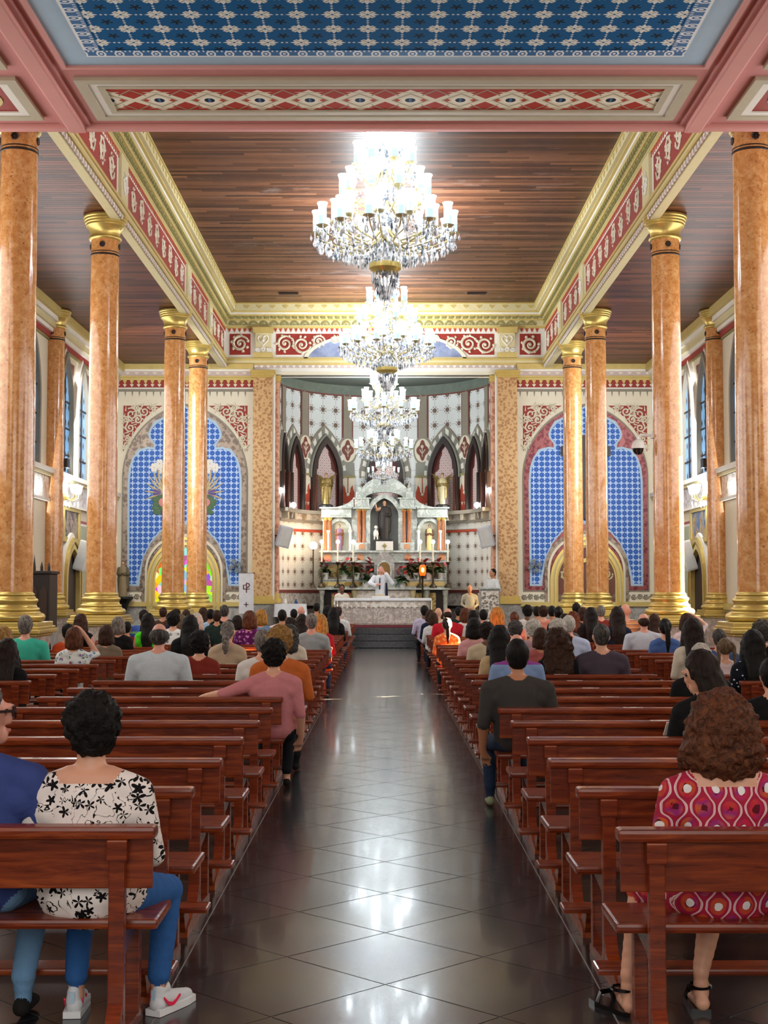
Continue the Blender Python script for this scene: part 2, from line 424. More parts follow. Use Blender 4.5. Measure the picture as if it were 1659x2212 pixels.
# ================================================================== floor
fl = MB(); fl.box(-9.5, 9.5, -7.5, 48.0, -0.2, -0.006); floor = struct(fl.build('floor', M_GRANF))
tp = MB(); h = 0.435-0.0048
def tile_mesh(nm, pts):
    t = MB(); t.prism(pts, lambda a, b, d: (a, b, d), -0.03, 0.0); return t.mesh(nm, M_GRAN)
TM = tile_mesh('tile', [(-h, 0), (0, -h), (h, 0), (0, h)])
TH = tile_mesh('half_tile', [(-h, 0), (0, -h), (0, h)])
sp = []
for j in range(-2, 40):
    for i in range(-9, 10):
        if (i+j) % 2: continue
        x = i*0.435; y = 3.62+j*0.435*1.0
        if abs(x) > 0.88 and not (abs(x) < 3.95 and 4.0 < y < 12.6): continue
        if y < 3.9 or y > 20.5: continue
        sp.append((abs(x) > 0.88, y, x))
sp.sort(); cnt = 0
for k, (o, y, x) in enumerate(sp):
    if cnt >= 298: break
    if abs(abs(x)-0.87) < 0.01:
        t = obj('tile', TH, floor, (math.copysign(0.866, x), y, 0), (0, 0, 0 if x > 0 else PI))
        t = obj('tile', TH, floor, (math.copysign(0.874, x), y, 0), (0, 0, PI if x > 0 else 0)); cnt += 2
    else:
        obj('tile', TM, floor, (x, y, 0)); cnt += 1
g = MB(); g.box(-0.872, 0.872, 4.0, 20.3, -0.008, -0.003); g.box(-3.9, -0.872, 4.1, 12.4, -0.008, -0.003); g.box(0.872, 3.9, 4.1, 12.4, -0.008, -0.003); g.build('grout', M_GROUT, floor)
# steps and presbytery platform
st = thing('sanctuary_steps', 'three dark polished stone steps rising to the altar platform', 'steps', (0, 41, 0))
for k in range(3):
    MB().bbox(-4.6, 4.6, -0.0+k*0.36, 1.195, k*0.19+0.001, (k+1)*0.19-0.002, 0.012).build('step', M_GRAN, st)
MB().box(-8.4, 8.4, 42.2, 47.6, 0, PLAT-0.002).build('floor_presbytery', M_GRAN, kind='structure')
# ================================================================== walls (shell)
wl = MB(); wl.box(-XW-0.08, -XW, -7, YW, 0, 11.2); wall_left = struct(wl.build('wall_left', M_CREAM))
wr = MB()
SL0, SL1, SLT = 27.25, 27.85, 5.45
wr.box(XW, XW+0.06, -7, SL0, 0, 11.2); wr.box(XW, XW+0.06, SL1, YW, 0, 11.2); wr.box(XW, XW+0.06, SL0, SL1, SLT, 11.2)
wall_right = struct(wr.build('wall_right', M_CREAM))
struct(MB().box(-9, 9, -7.6, -7, 0, 11.2).build('wall_back', M_WHITE))
wf = MB()
wf.box(-9, -3.42, YW, YW+0.4, 0, 11.2); wf.box(3.42, 9, YW, YW+0.4, 0, 11.2); wf.box(-3.42, 3.42, YW, YW+0.4, 8.42, 11.2)
wall_front = struct(wf.build('wall_front', M_CREAM))
# ceilings
struct(MB().box(-XS-0.2, XS+0.2, 18.5, YW+0.3, ZN, ZN+0.3).build('ceiling_nave', M_CEIL))
for s in (-1, 1):
    struct(MB().box(*sorted((s*XS, s*(XW+0.2))), 18.5, YW+0.2, ZA, ZA+0.25).build('ceiling_aisle', M_CEILA))
    cp = thing('aisle_cornice', ('straw coloured cornice with red line along the %s side wall' % ('left' if s < 0 else 'right')), 'cornice', (0, 0, 0))
    for (d, z0, z1, m) in ((0.34, 8.5, 8.72, M_GOLDP), (0.26, 8.38, 8.5, M_WHITE), (0.2, 8.22, 8.38, M_CREAMG), (0.14, 8.12, 8.22, M_WHITE), (0.08, 7.98, 8.12, M_RED), (0.05, 7.93, 7.98, M_OLIVE)):
        MB().box(*sorted((s*XW, s*(XW-d))), 20, YW, z0, z1).build('cornice_band', m, cp)
# vents in the nave boards
for x in (-2.9, 2.75):
    v = thing('ceiling_vent', 'small dark slot vent in the wooden ceiling, %s of the middle chandelier line' % ('left' if x < 0 else 'right'), 'vent', (x, 41.2, ZN))
    MB().box(-0.3, 0.3, -0.12, 0.12, -0.02, -0.001).build('grille', M_BLACK, v)
    for i in range(4): MB().box(-0.28, 0.28, -0.1+i*0.055, -0.08+i*0.055, -0.03, -0.02).build('slat', M_DARK, v)
# ================================================================== nave entablature
def scrolls(m, a0, a1, z0, z1, fn, d, r, flip=1, tri=None, dens=1.05, each=None):
    """acanthus-like scroll work: running spirals with leaves inside a panel"""
    L = a1-a0; H = z1-z0; n = max(1, int(round(abs(L)/(H*dens)))); w = L/n
    def put(pts, rad):
        m.tube([fn(a, b, d) for a, b in pts], rad, 4)
    for i in range(n):
        if each is not None and i: each(m); m = MB()
        cx = a0+w*(i+0.5); sg = (1 if i % 2 else -1)*flip; zc = (z0+z1)/2+sg*0.03*H
        R0 = min(H*0.40, abs(w)*0.46)
        hk = 1.0 if tri is None else max(0.15, min(1.0, tri((cx-a0)/L)))
        R0 *= hk; zc = z1-(z1-zc)*hk if tri is not None else zc
        put(spiral(cx, zc, R0, 1.6, PI/2*sg, sg), [r*(1.25-0.7*k/26) for k in range(27)])
        put([(cx+R0*0.95*math.cos(t)*1.2, zc+sg*R0*math.sin(t)) for t in [0.2+0.25*j for j in range(7)]], r*0.8)
        for t in range(7):
            a = t*0.9+R.random()*0.5; q = (cx+R0*0.98*math.cos(a), zc+R0*0.98*math.sin(a))
            e = (q[0]+0.36*R0*math.cos(a+0.9*sg), min(z1, max(z0, q[1]+0.36*R0*math.sin(a+0.9*sg))))
            put([q, ((q[0]+e[0])/2, (q[1]+e[1])/2+0.05*R0), e], [r*0.9, r*1.3, r*0.4])
        m.ball(fn(cx, zc, d), R0*0.2, 8, 4)
    if each is not None: each(m)
def dentils(m, a0, a1, step, w, z0, z1, fn, d0, d1, tooth=False):
    n = int((a1-a0)/step)
    for i in range(n):
        a = a0+(i+0.5)*step
        if tooth: m.prism([(a-w/2, z1), (a+w/2, z1), (a+w*0.3, (z0+z1)/2), (a, z0), (a-w*0.3, (z0+z1)/2)], fn, d0, d1)
        else: m.prism([(a-w/2, z0), (a+w/2, z0), (a+w/2, z1), (a-w/2, z1)], fn, d0, d1)
def entablature(par, a0, a1, fn, miter0=0.0, miter1=0.0):
    """bands as (d, z0, z1, material); d is the projection into the nave from the frieze plane"""
    bands = [(0.06, ZS, 8.70, M_MAUVE), (0.10, 8.70, 8.76, M_GOLDP), (0.08, 8.76, 8.84, M_CREAMG), (0.11, 8.84, 8.90, M_GOLDP), (0.05, 8.90, 8.95, M_CREAMG),
             (0.02, 9.86, 9.93, M_GOLDP), (0.04, 9.93, 10.10, M_CREAMG), (0.09, 10.10, 10.14, M_GOLDP), (0.12, 10.14, 10.22, M_CREAMG), (0.18, 10.22, 10.27, M_GOLDP), (0.20, 10.27, 10.33, M_WHITE), (0.26, 10.33, 10.37, M_GOLDP), (0.34, 10.37, 10.6, M_CREAMG), (0.37, 10.56, 10.6, M_GOLDP)]
    for d, z0, z1, m in bands:
        q = MB()
        vs = [fn(a0+miter0*e, z, e) for e, z in ((-0.05, z0), (d, z0), (d, z1), (-0.05, z1))]+[fn(a1-miter1*e, z, e) for e, z in ((-0.05, z0), (d, z0), (d, z1), (-0.05, z1))]
        q.add(vs, [(0, 1, 2, 3), (7, 6, 5, 4), (0, 4, 5, 1), (1, 5, 6, 2), (2, 6, 7, 3), (3, 7, 4, 0)])
        q.build('moulding', m, par)
    q = MB(); dentils(q, a0+0.1, a1-0.1, 0.22, 0.13, 10.14, 10.22, fn, 0.12, 0.17); q.build('dentil_course', M_OLIVE, par, kind='stuff')
    q = MB()
    n = int((a1-a0-0.2)/0.32)
    for i in range(n):
        c = a0+0.1+(i+0.5)*0.32
        q.strip(arcpts(c, 9.95, 0.14, 0, PI, 8), arcpts(c, 9.95, 0.085, 0, PI, 8), fn, 0.04, 0.07)
        q.strip(arcpts(c, 9.95, 0.05, 0, PI, 6), arcpts(c, 9.95, 0.02, 0, PI, 6), fn, 0.04, 0.06)
    q.build('arcaded_course', M_OLIVE, par, kind='stuff')
    q = MB(); dentils(q, a0+0.05, a1-0.05, 0.16, 0.11, 9.74, 9.87, fn, 0.0, 0.015, True); q.build('fringe_course', M_REDB, par, kind='stuff')
    q = MB(); dentils(q, a0+0.05, a1-0.05, 0.2, 0.12, ZS-0.02, 8.69, fn, 0.05, 0.075, True); q.build('drop_course', M_WHITE, par, kind='stuff')
    q = MB(); dentils(q, a0+0.1, a1-0.1, 0.4, 0.2, 10.42, 10.52, fn, 0.33, 0.355, True); q.build('leaf_course', M_GOLDP, par, kind='stuff')
for s in (-1, 1):
    fnS = (lambda s: (lambda a, b, d: (s*(XS-0.04-d), a, b)))(s)
    bm_ = struct(MB().box(*sorted((s*(XS-0.04), s*(XS+0.1))), 18.6, YW, ZS, ZN+0.2).build('beam_nave', M_WHITE))
    sd = 'left' if s < 0 else 'right'
    en = thing('nave_entablature', 'gold and cream moulded entablature running along the %s side of the wooden nave ceiling' % sd, 'entablature')
    entablature(en, 18.7, YW, fnS, 0, 1.0)
    for (p0, p1) in ((19.2, 25.35), (26.45, 34.1), (35.2, 38.5), (39.5, 42.5)):
        MB().prism([(p0, 9.03), (p1, 9.03), (p1, 9.70), (p0, 9.70)], fnS, 0.0, 0.012).build('red_panel', M_RED, en)
        scrolls(MB(), p0+0.1, p1-0.1, 9.1, 9.63, fnS, 0.02, 0.022, dens=1.7, each=lambda b_: b_.build('scroll', M_CREAM, en))
    for yc in (25.9, 34.65, 39.0):
        MB().prism([(yc-0.34, 8.95), (yc+0.34, 8.95), (yc+0.34, 9.84), (yc-0.34, 9.84)], fnS, 0, 0.06).build('bracket_block', M_CREAMG, en)
        q = MB(); scrolls(q, yc-0.2, yc+0.2, 9.1, 9.6, fnS, 0.07, 0.025); q.build('scroll_ornament', M_WHITE, en)
    MB().box(*sorted((s*(XS-0.06), s*(XS+0.1))), 18.7, YW, ZS-0.03, ZS).build('soffit', M_CREAMG, en)
# front (chancel) entablature
en = thing('chancel_entablature', 'gold and cream entablature with red scroll panels above the chancel opening', 'entablature')
fnF = lambda a, b, d: (a, YW-0.05-d, b)
struct(MB().box(-XS, XS, YW-0.05, YW+0.1, 8.5, ZN).build('wall_frieze', M_WHITE))
entablature(en, -XS+0.04, XS-0.04, fnF, 1.0, 1.0)
for s in (-1, 1):
    q = MB(); q.prism([(s*4.2, 9.03), (s*4.85, 9.03), (s*4.85, 9.69), (s*4.2, 9.69)], fnF, 0, 0.012); q.build('red_panel', M_RED, en)
    q = MB(); scrolls(q, *sorted((s*4.22, s*4.83)), 9.06, 9.66, fnF, 0.03, 0.04, s); q.build('scroll_ornament', M_CREAM, en)
    arc = [(s*x, 8.82+0.92*math.sqrt(max(0, 1-(x/2.72)**2))) for x in (0.55, 0.8, 1.2, 1.6, 1.9, 2.2)]
    poly = [(s*3.4, 9.03), (s*3.4, 9.69), (s*0.9, 9.69)]+[p for p in arc[1:] if p[1] > 9.03 and p[1] < 9.69]+[(s*2.62, 9.03)]
    MB().prism(poly, fnF, 0, 0.012).build('red_panel', M_RED, en)
    scrolls(MB(), s*3.38, s*1.3, 9.06, 9.66, fnF, 0.03, 0.034, s, tri=lambda t: 1.05-0.75*max(0, t-0.35)/0.65, dens=0.95, each=lambda b_: b_.build('scroll', M_CREAM, en))
    # heart blocks over the pilasters
    blk = thing('heart_block', 'straw coloured block with raised heart above the %s chancel pilaster' % ('left' if s < 0 else 'right'), 'ornament', (s*3.8, YW-0.05, 0))
    f0 = lambda a, b, d: (a, -d, b)
    MB().prism([(-0.24, 8.95), (0.24, 8.95), (0.24, 9.85), (-0.24, 9.85)], f0, 0, 0.1).build('block', M_CREAMG, blk)
    MB().prism([(-0.3, 9.7), (0.3, 9.7), (0.33, 9.88), (-0.33, 9.88)], f0, 0, 0.17).build('cap', M_GOLDP, blk)
    MB().prism([(-0.3, 8.93), (0.3, 8.93), (0.3, 9.08), (-0.3, 9.08)], f0, 0, 0.14).build('foot', M_GOLDP, blk)
    hp = [(0.165*math.sin(t)**3, 9.48+0.0115*(13*math.cos(t)-5*math.cos(2*t)-2*math.cos(3*t)-math.cos(4*t))) for t in [2*PI*i/28 for i in range(29)]]
    q = MB(); q.tube([f0(a, b, 0.11) for a, b in hp], 0.022, 5); q.ball((0, -0.11, 9.47), 0.06, 8, 5); q.build('heart', M_WHITE, blk)
    q = MB(); scrolls(q, -0.26, 0.26, 9.1, 9.26, f0, 0.12, 0.02); q.build('scroll_ornament', M_WHITE, blk)
lp = [(2.44*math.cos(t), 8.80+0.9*math.sin(t)) for t in [PI*i/40 for i in range(41)]]
MB().prism(lp, fnF, 0, 0.02).build('lunette', M_LUN, en)
MB().strip([(2.56*math.cos(t), 8.80+0.98*math.sin(t)) for t in [PI*i/40 for i in range(41)]], lp, fnF, 0, 0.05).build('lunette_rim', M_CREAM, en)
# ================================================================== choir-loft soffit over the near part of the nave
loft = struct(MB().box(-9, 9, -7, 19.0, 8.1, 8.75).build('ceiling_loft', M_PINK))
struct(MB().box(-9, 9, 18.6, 18.9, 8.7, 11.2).build('wall_loft', M_CREAM))
def frame4(m, x0, x1, y0, y1, w, z0, z1):
    m.box(x0, x1, y0, y0+w, z0, z1); m.box(x0, x1, y1-w, y1, z0, z1); m.box(x0, x0+w, y0+w, y1-w, z0, z1); m.box(x1-w, x1, y0+w, y1-w, z0, z1)
pan = thing('starry_ceiling_panel', 'deep blue ceiling panel with white rosettes, black stars and pale blue rim', 'ceiling panel', (0, 0, 0))
MB().box(-3.93, 3.93, 8.0, 16.72, 8.085, 8.1).build('rim', M_SKYB, pan)
MB().box(-3.55, 3.55, 8.0, 16.36, 8.075, 8.085).build('stars_field', M_STAR, pan)
MB().box(-3.60, 3.60, 16.22, 16.42, 8.07, 8.08).build('lace_border', M_LACEX, pan)
for s in (-1, 1): MB().box(*sorted((s*3.6, s*3.4)), 7.0, 16.22, 8.07, 8.08).build('lace_border', M_LACEY, pan)
q = MB(); frame4(q, -3.985, 3.985, 6.0, 16.78, 0.06, 8.05, 8.1); q.build('frame', M_PINKL, pan)
pan = thing('coffer_panel', 'long beige framed coffer painted with red, cream and navy eye motifs', 'ceiling panel', (0, 0, 0))
q = MB(); frame4(q, -3.93, 3.93, 17.13, 18.62, 0.14, 8.045, 8.1); q.build('outer_frame', M_BEIGE, pan)
q = MB(); frame4(q, -3.80, 3.80, 17.26, 18.49, 0.13, 8.065, 8.1); q.build('inner_frame', M_WHITE, pan)
q = MB(); frame4(q, -3.68, 3.68, 17.38, 18.37, 0.08, 8.055, 8.1); q.build('inner_frame', M_BEIGE, pan)
MB().box(-3.62, 3.62, 17.45, 18.3, 8.08, 8.1).build('field', M_COFF, pan)
for s in (-1, 1):
    sd = 'left' if s < 0 else 'right'
    rb = thing('ceiling_rib', 'pink plaster rib beside the starry ceiling panel, %s one' % sd, 'rib', (s*4.28, 0, 8.1))
    MB().bbox(-0.12, 0.12, 2, 19.02, -0.10, 0.001, 0.03).build('rib_body', M_PINKL, rb)
    MB().box(-0.2, 0.2, 2, 19.01, -0.04, 0.001).build('rib_base', M_PINK, rb)
    for (y0, y1, nm) in ((17.13, 18.62, 'coffer'), (9.0, 16.78, 'long coffer')):
        pn = thing('coffer_panel', 'beige framed red %s beyond the %s pink rib, cut by the picture edge' % (nm, sd), 'ceiling panel')
        xs = sorted((s*4.66, s*7.6))
        q = MB(); frame4(q, xs[0], xs[1], y0, y1, 0.14, 8.045, 8.1); q.build('outer_frame', M_BEIGE, pn)
        q = MB(); frame4(q, xs[0]+0.13, xs[1]-0.13, y0+0.13, y1-0.13, 0.13, 8.065, 8.1); q.build('inner_frame', M_WHITE, pn)
        MB().box(xs[0]+0.25, xs[1]-0.25, y0+0.25, y1-0.25, 8.085, 8.1).build('field', M_RED, pn)
        if nm == 'coffer':
            q = MB(); q.lathe([(0.0, -0.012), (0.42, -0.012), (0.42, 0.0)], (s*5.45, (y0+y1)/2, 8.085), 24); q.build('medallion', M_GOLDP, pn)
            q = MB(); scrolls(q, s*5.45-0.35, s*5.45+0.35, (y0+y1)/2-0.2, (y0+y1)/2+0.2, lambda a, b, d: (a, b, 8.07-d), 0.0, 0.02); q.build('scroll_ornament', M_CREAM, pn)
q = MB(); q.bbox(-9, 9, 18.88, 19.03, 8.02, 8.12, 0.03); q.build('edge_moulding', M_PINKL, loft)
# ================================================================== columns
def column(x, y, label, half=False):
    t = thing('marble_column', label, 'column', (x, y, 0), group='polished orange marble columns with gold bases and capitals')
    if MESH.get('col') is None:
        p = {}
        p['pedestal'] = MB().box(-0.43, 0.43, -0.43, 0.43, 0, 1.0).box(-0.47, 0.47, -0.47, 0.47, 0, 0.14).mesh('pedestal', M_MARBP)
        pp = MB()
        for (w, z0, z1) in ((0.47, 1.0, 1.04), (0.52, 1.04, 1.10), (0.50, 1.10, 1.14), (0.47, 1.14, 1.20)): pp.bbox(-w, w, -w, w, z0, z1, 0.012)
        p['plinth'] = pp.mesh('plinth', M_GOLD)
        pr = [(0.44, 1.20)]
        def torus(rc, z, r): return [(rc+r*math.cos(a), z+r*math.sin(a)) for a in [-PI/2+PI*i/7 for i in range(8)]]
        pr += torus(0.40, 1.265, 0.06)+[(0.39, 1.33), (0.385, 1.345)]+torus(0.355, 1.375, 0.026)+[(0.345, 1.41), (0.335, 1.44), (0.345, 1.47)]+torus(0.325, 1.50, 0.035)+[(0.32, 1.545), (0.315, 1.56)]+torus(0.29, 1.585, 0.02)+[(0.285, 1.62)]
        p['base'] = MB().lathe(pr, seg=36).mesh('base', M_GOLD, 0.6)
        p['shaft'] = MB().lathe([(0.28, 1.60), (0.277, 3.5), (0.268, 6.0), (0.262, 8.06), (0.262, 8.30)], seg=48).mesh('shaft', M_SHAFT, 0.6)
        p['necking'] = MB().lathe([(0.262, 7.94), (0.272, 7.95), (0.272, 7.97), (0.262, 7.98)], seg=40).lathe([(0.262, 8.0), (0.269, 8.005), (0.269, 8.015), (0.262, 8.02)], seg=40).mesh('necking', M_DARK, 0.6)
        em = MB()
        for k in range(4):
            a = k*PI/2-PI/2; cx, cy = 0.266*math.cos(a), 0.266*math.sin(a); tx, ty = -math.sin(a), math.cos(a)
            em.ball((cx, cy, 8.13), 0.022, 6, 4)
            for j in range(8):
                b = j*PI/4
                em.ball((cx+tx*0.042*math.cos(b), cy+ty*0.042*math.cos(b), 8.13+0.042*math.sin(b)), 0.019, 6, 4)
        p['cross_emblem'] = em.mesh('cross_emblem', M_DARK)
        cpf = [(0.262, 8.24), (0.29, 8.245)]+[(0.29+0.02*math.sin(PI*i/6), 8.245+0.07*i/6) for i in range(7)]+[(0.272, 8.318), (0.272, 8.34)]+[(0.275+0.075*(i/8)**2, 8.34+0.16*i/8) for i in range(9)]
        for r_, z_ in ((0.36, 8.50), (0.378, 8.55), (0.395, 8.60), (0.41, 8.65)): cpf += [(r_-0.006, z_), (r_+0.004, z_+0.012), (r_+0.006, z_+0.025), (r_, z_+0.045)]
        cpf += [(0.40, 8.71)]
        p['capital'] = MB().lathe(cpf, seg=36).mesh('capital', M_GOLD, 0.45)
        MESH['col'] = p
    for k, me in MESH['col'].items():
        o = obj(k, me, t)
        if k == 'shaft': o.rotation_euler = (0, 0, x*3.1+y*1.7)
    return t
MESH = {}
names = ['nearest, cut by the picture edge', 'second from the picture edge', 'third from the picture edge', 'fourth and farthest, beside the chancel arch']
for s in (-1, 1):
    sd = 'left' if s < 0 else 'right'
    for k, y in enumerate((19.75, 25.9, 34.65, 39.0)):
        column(s*XC, y, 'tall orange marble column with gold capital, %s row, %s' % (sd, names[k]))
    column(s*8.33, 34.65, 'pinkish marble half column against the %s side wall' % sd)
# ================================================================== chancel wall: pilasters, niches, bands
for s in (-1, 1):
    sd = 'left' if s < 0 else 'right'
    t = thing('chancel_pilaster', 'bronze damask pilaster with gold base flanking the chancel opening, %s' % sd, 'pilaster', (s*3.8, YW, 0))
    MB().box(-0.3, 0.3, -0.16, 0, 1.5, 8.3).build('shaft', M_DAMASK, t)
    q = MB()
    for (w, z0, z1) in ((0.33, 8.3, 8.36), (0.36, 8.36, 8.44), (0.39, 8.44, 8.52)): q.box(-w, w, -w+0.1, 0, z0, z1)
    q.build('capital', M_GOLD, t)
    q = MB()
    for (w, z0, z1) in ((0.40, 1.28, 1.34), (0.37, 1.34, 1.42), (0.34, 1.42, 1.52)): q.box(-w, w, -w+0.1, 0, z0, z1)
    q.build('base', M_GOLD, t)
    MB().box(-0.36, 0.36, -0.24, 0, 0, 1.28).build('pedestal', M_MARBG, t)
    t = thing('arch_jamb', 'white and rose jamb inside the %s chancel pilaster' % sd, 'jamb', (s*3.42, YW, 0))
    MB().box(*sorted((0, s*0.09)), -0.1, 0.3, PLAT, 8.42).build('white_strip', M_WHITE, t)
    MB().box(*sorted((-s*0.12, 0)), 0.02, 0.4, 1.6, 8.2).build('rose_pilaster', M_ROSED, t)
    MB().box(*sorted((-s*0.16, 0)), 0.0, 0.42, 8.2, 8.4).build('capital', M_GOLD, t)
    q = MB(); q.box(*sorted((-s*0.2, 0)), -0.02, 0.42, 1.3, 1.45); q.box(*sorted((-s*0.16, 0)), 0.0, 0.42, 1.45, 1.6); q.build('base', M_GOLD, t)
    MB().box(*sorted((-s*0.16, 0)), 0.0, 0.42, PLAT, 1.3).build('pedestal', M_MARBG, t)
    # cornice bands above the niche
    t = thing('wall_cornice', 'banded cornice with red arrow frieze above the blue niche, %s side' % sd, 'cornice')
    x0, x1 = sorted((s*4.1, s*XW))
    for (d, z0, z1, m) in ((0.22, 8.56, 8.72, M_GOLDP), (0.16, 8.50, 8.56, M_WHITE), (0.13, 8.36, 8.50, M_MAUVE), (0.15, 8.31, 8.36, M_GOLDP), (0.07, 8.24, 8.31, M_GOLDP), (0.04, 8.0, 8.24, M_RED), (0.07, 7.96, 8.0, M_WHITE), (0.03, 7.88, 7.96, M_TAUPE)):
        MB().box(x0, x1, YW-d, YW, z0, z1).build('cornice_band', m, t)
    q = MB(); dentils(q, x0, x1, 0.19, 0.12, 8.58, 8.66, bw, 0.2, 0.24); dentils(q, x0, x1, 0.215, 0.15, 8.1, 8.28, bw, 0.03, 0.06, True); q.build('arrow_course', M_GOLDP, t, kind='stuff')
    q = MB(); dentils(q, x0, x1, 0.215, 0.12, 8.02, 8.11, bw, 0.03, 0.055, True); dentils(q, x0, x1, 0.28, 0.15, 8.4, 8.47, bw, 0.12, 0.145, True); q.build('drop_course', M_CREAM, t, kind='stuff')
    q = MB(); dentils(q, x0, x1, 0.22, 0.05, 7.72, 7.88, bw, 0.0, 0.012, True); q.build('fringe_course', M_TAUPE, t, kind='stuff')
    # lower bands
    t = thing('wall_dado', 'grey stone dado with gold rail below the blue niche, %s side' % sd, 'dado')
    MB().box(x0, x1, YW-0.06, YW, 0, 1.2).build('stone', M_MARBG, t)
    MB().box(x0, x1, YW-0.14, YW, 1.2, 1.34).build('gold_rail', M_GOLDP, t)
    MB().box(x0, x1, YW-0.05, YW, 1.34, 1.62).build('band', M_CREAM, t)
    q = MB(); scrolls(q, x0+0.1, x1-0.1, 1.4, 1.58, bw, 0.06, 0.014); q.build('scroll_ornament', M_TAUPE, t, kind='stuff')
    # the big blue niche
    cx = s*6.22
    t = thing('wall_niche', 'tall blue stencilled niche with %s scroll border on the %s' % ('grey brown' if s < 0 else 'crimson', sd), 'niche', (cx, YW, 0))
    f0 = lambda a, b, d: (a, -d, b)
    MB().prism(pointed(1.95, 1.66, 5.2, 7.50, 14), f0, 0, 0.03).build('rim', M_TAUPE, t)
    MB().prism(pointed(1.91, 1.70, 5.2, 7.43, 14), f0, 0, 0.04).build('scroll_border', M_BORD1 if s < 0 else M_BORD2, t)
    def half(e):
        h_ = [(1.44-e, 1.9-e), (1.68+e, 1.9-e), (1.70+e, 4.6), (1.70+e, 5.1), (1.66+e, 5.5), (1.56+e, 5.8), (1.38+e, 6.0+e), (1.15, 6.08+e), (0.97+e*0.3, 6.06+e), (0.90+e, 6.15), (0.93+e, 6.27), (1.05+e, 6.42), (1.08+e, 6.55), (1.02+e, 6.72), (0.88+e, 6.88+e), (0.6, 7.05+e), (0.3, 7.2+e)]
        inn = [(0.35, 3.74-e), (0.75, 3.56-e), (1.05, 3.2-e), (1.22-e, 2.85), (1.34-e, 2.5), (1.42-e, 2.1)]
        left = [(-a, b) for a, b in h_]; 
        return h_+[(0, 7.36+e)]+[(-a, b) for a, b in h_[::-1]]+[(-a, b) for a, b in inn[::-1]]+[(0, 3.82-e)]+inn
    MB().prism(half(0.07), f0, 0, 0.05).build('pale_outline', M_SKYB, t)
    MB().prism(half(0.0), f0, 0, 0.06).build('blue_field', M_BLUEX, t)
    o = pointed(1.30, 1.2, 2.35, 3.56, 12); i_ = pointed(1.13, 1.2, 2.3, 3.36, 12)
    MB().strip(o, i_, f0, 0, 0.07).build('ornament_band', M_BORD1, t)
    MB().strip(pointed(1.2, 1.2, 2.3, 3.44, 12), pointed(1.13, 1.2, 2.3, 3.36, 12), f0, 0, 0.085).build('cream_band', M_CREAM, t)
    for k, (ho, ao, hi, ai, d, m) in enumerate(((1.13, 3.36, 1.06, 3.26, 0.16, M_GOLD), (1.06, 3.26, 1.0, 3.18, 0.12, M_CREAMG), (1.0, 3.18, 0.94, 3.1, 0.15, M_GOLD), (0.94, 3.1, 0.88, 3.02, 0.1, M_GOLDP))):
        MB().strip(pointed(ho, 0.0, 2.0, ao, 12), pointed(hi, 0.0, 2.0, ai, 12), f0, 0, d).build('archivolt', m, t)
    if s < 0:
        MB().prism(pointed(0.88, 1.3, 2.0, 3.02, 12), f0, 0, 0.07).build('stained_glass', M_STAIN, t)
        MB().prism([(-0.88, 0), (0.88, 0), (0.88, 1.3), (-0.88, 1.3)], f0, 0, 0.08).build('sill', M_DARK, t)
        # painted lily bouquets beside the hidden centre
        for g in (-1, 1):
            L = MB(); Gn = MB(); Wt = MB()
            for k in range(7):
                a = PI/2+g*(-0.1-0.28*k); b0 = (g*0.62, 4.7)
                e = (b0[0]+1.0*math.cos(a)*0.62, b0[1]+1.0*math.sin(a)*0.95)
                L.tube([f0(*b0, 0.065), f0((b0[0]+e[0])/2+0.05*g, (b0[1]+e[1])/2, 0.07), f0(*e, 0.065)], [0.015, 0.03, 0.008], 4)
            for (x, z) in ((0.78, 5.62), (0.95, 5.5), (0.7, 5.45)):
                for j in range(6):
                    a = j*PI/3; Wt.ball(f0(g*x+0.08*math.cos(a), z+0.08*math.sin(a), 0.07), 0.075, 6, 4, (0.5+0.5*abs(math.cos(a)), 0.15, 0.5+0.5*abs(math.sin(a))))
            for j in range(14):
                Gn.ball(f0(g*(0.62+0.3*R.random()), 4.1+0.55*R.random(), 0.065), 0.11, 6, 4, (1, 0.12, 0.7))
            L.build('painted_leaf_sprays', mat('painted_straw', '#d8c48e', 0.6), t); Wt.build('painted_lilies', M_WHITE, t); Gn.build('painted_foliage', mat('painted_green', '#4c6b45', 0.6), t)
            MB().ball(f0(g*0.66, 4.42, 0.08), 0.14, 8, 5, (1, 0.15, 1)).build('painted_rose', mat('painted_rose', '#d98b8b', 0.6), t)
            MB().ball(f0(g*0.85, 4.72, 0.07), 0.15, 8, 5, (1, 0.15, 0.8)).build('painted_thistle', mat('painted_violet', '#5d4a86', 0.6), t); MB().ball(f0(g*0.6, 4.1, 0.07), 0.14, 8, 5, (1, 0.15, 0.8)).build('painted_thistle', mat('painted_violet', '#5d4a86', 0.6), t)
    else:
        MB().prism(pointed(0.88, 0.0, 2.0, 3.02, 12), f0, 0, 0.06).build('panel', mat('oxblood_panel', '#6e3a2a', 0.5), t)
        for (u0, u1) in ((-0.8, -0.45), (0.45, 0.8)): q = MB(); scrolls(q, u0, u1, 1.9, 2.5, f0, 0.07, 0.025); q.build('scroll_ornament', M_CREAMG, t)
        MB().strip(pointed(0.66, 0.0, 1.8, 2.7, 12), pointed(0.58, 0.0, 1.8, 2.58, 12), f0, 0, 0.12).build('inner_arch', M_GOLD, t)
        q = MB(); q.box(-0.16, 0.16, -0.2, -0.06, 3.9, 6.5); q.build('crucifix_beam', M_DARK, t)
        MB().box(-0.75, 0.75, -0.24, -0.06, 5.85, 6.15).build('crucifix_bar', M_DARK, t)
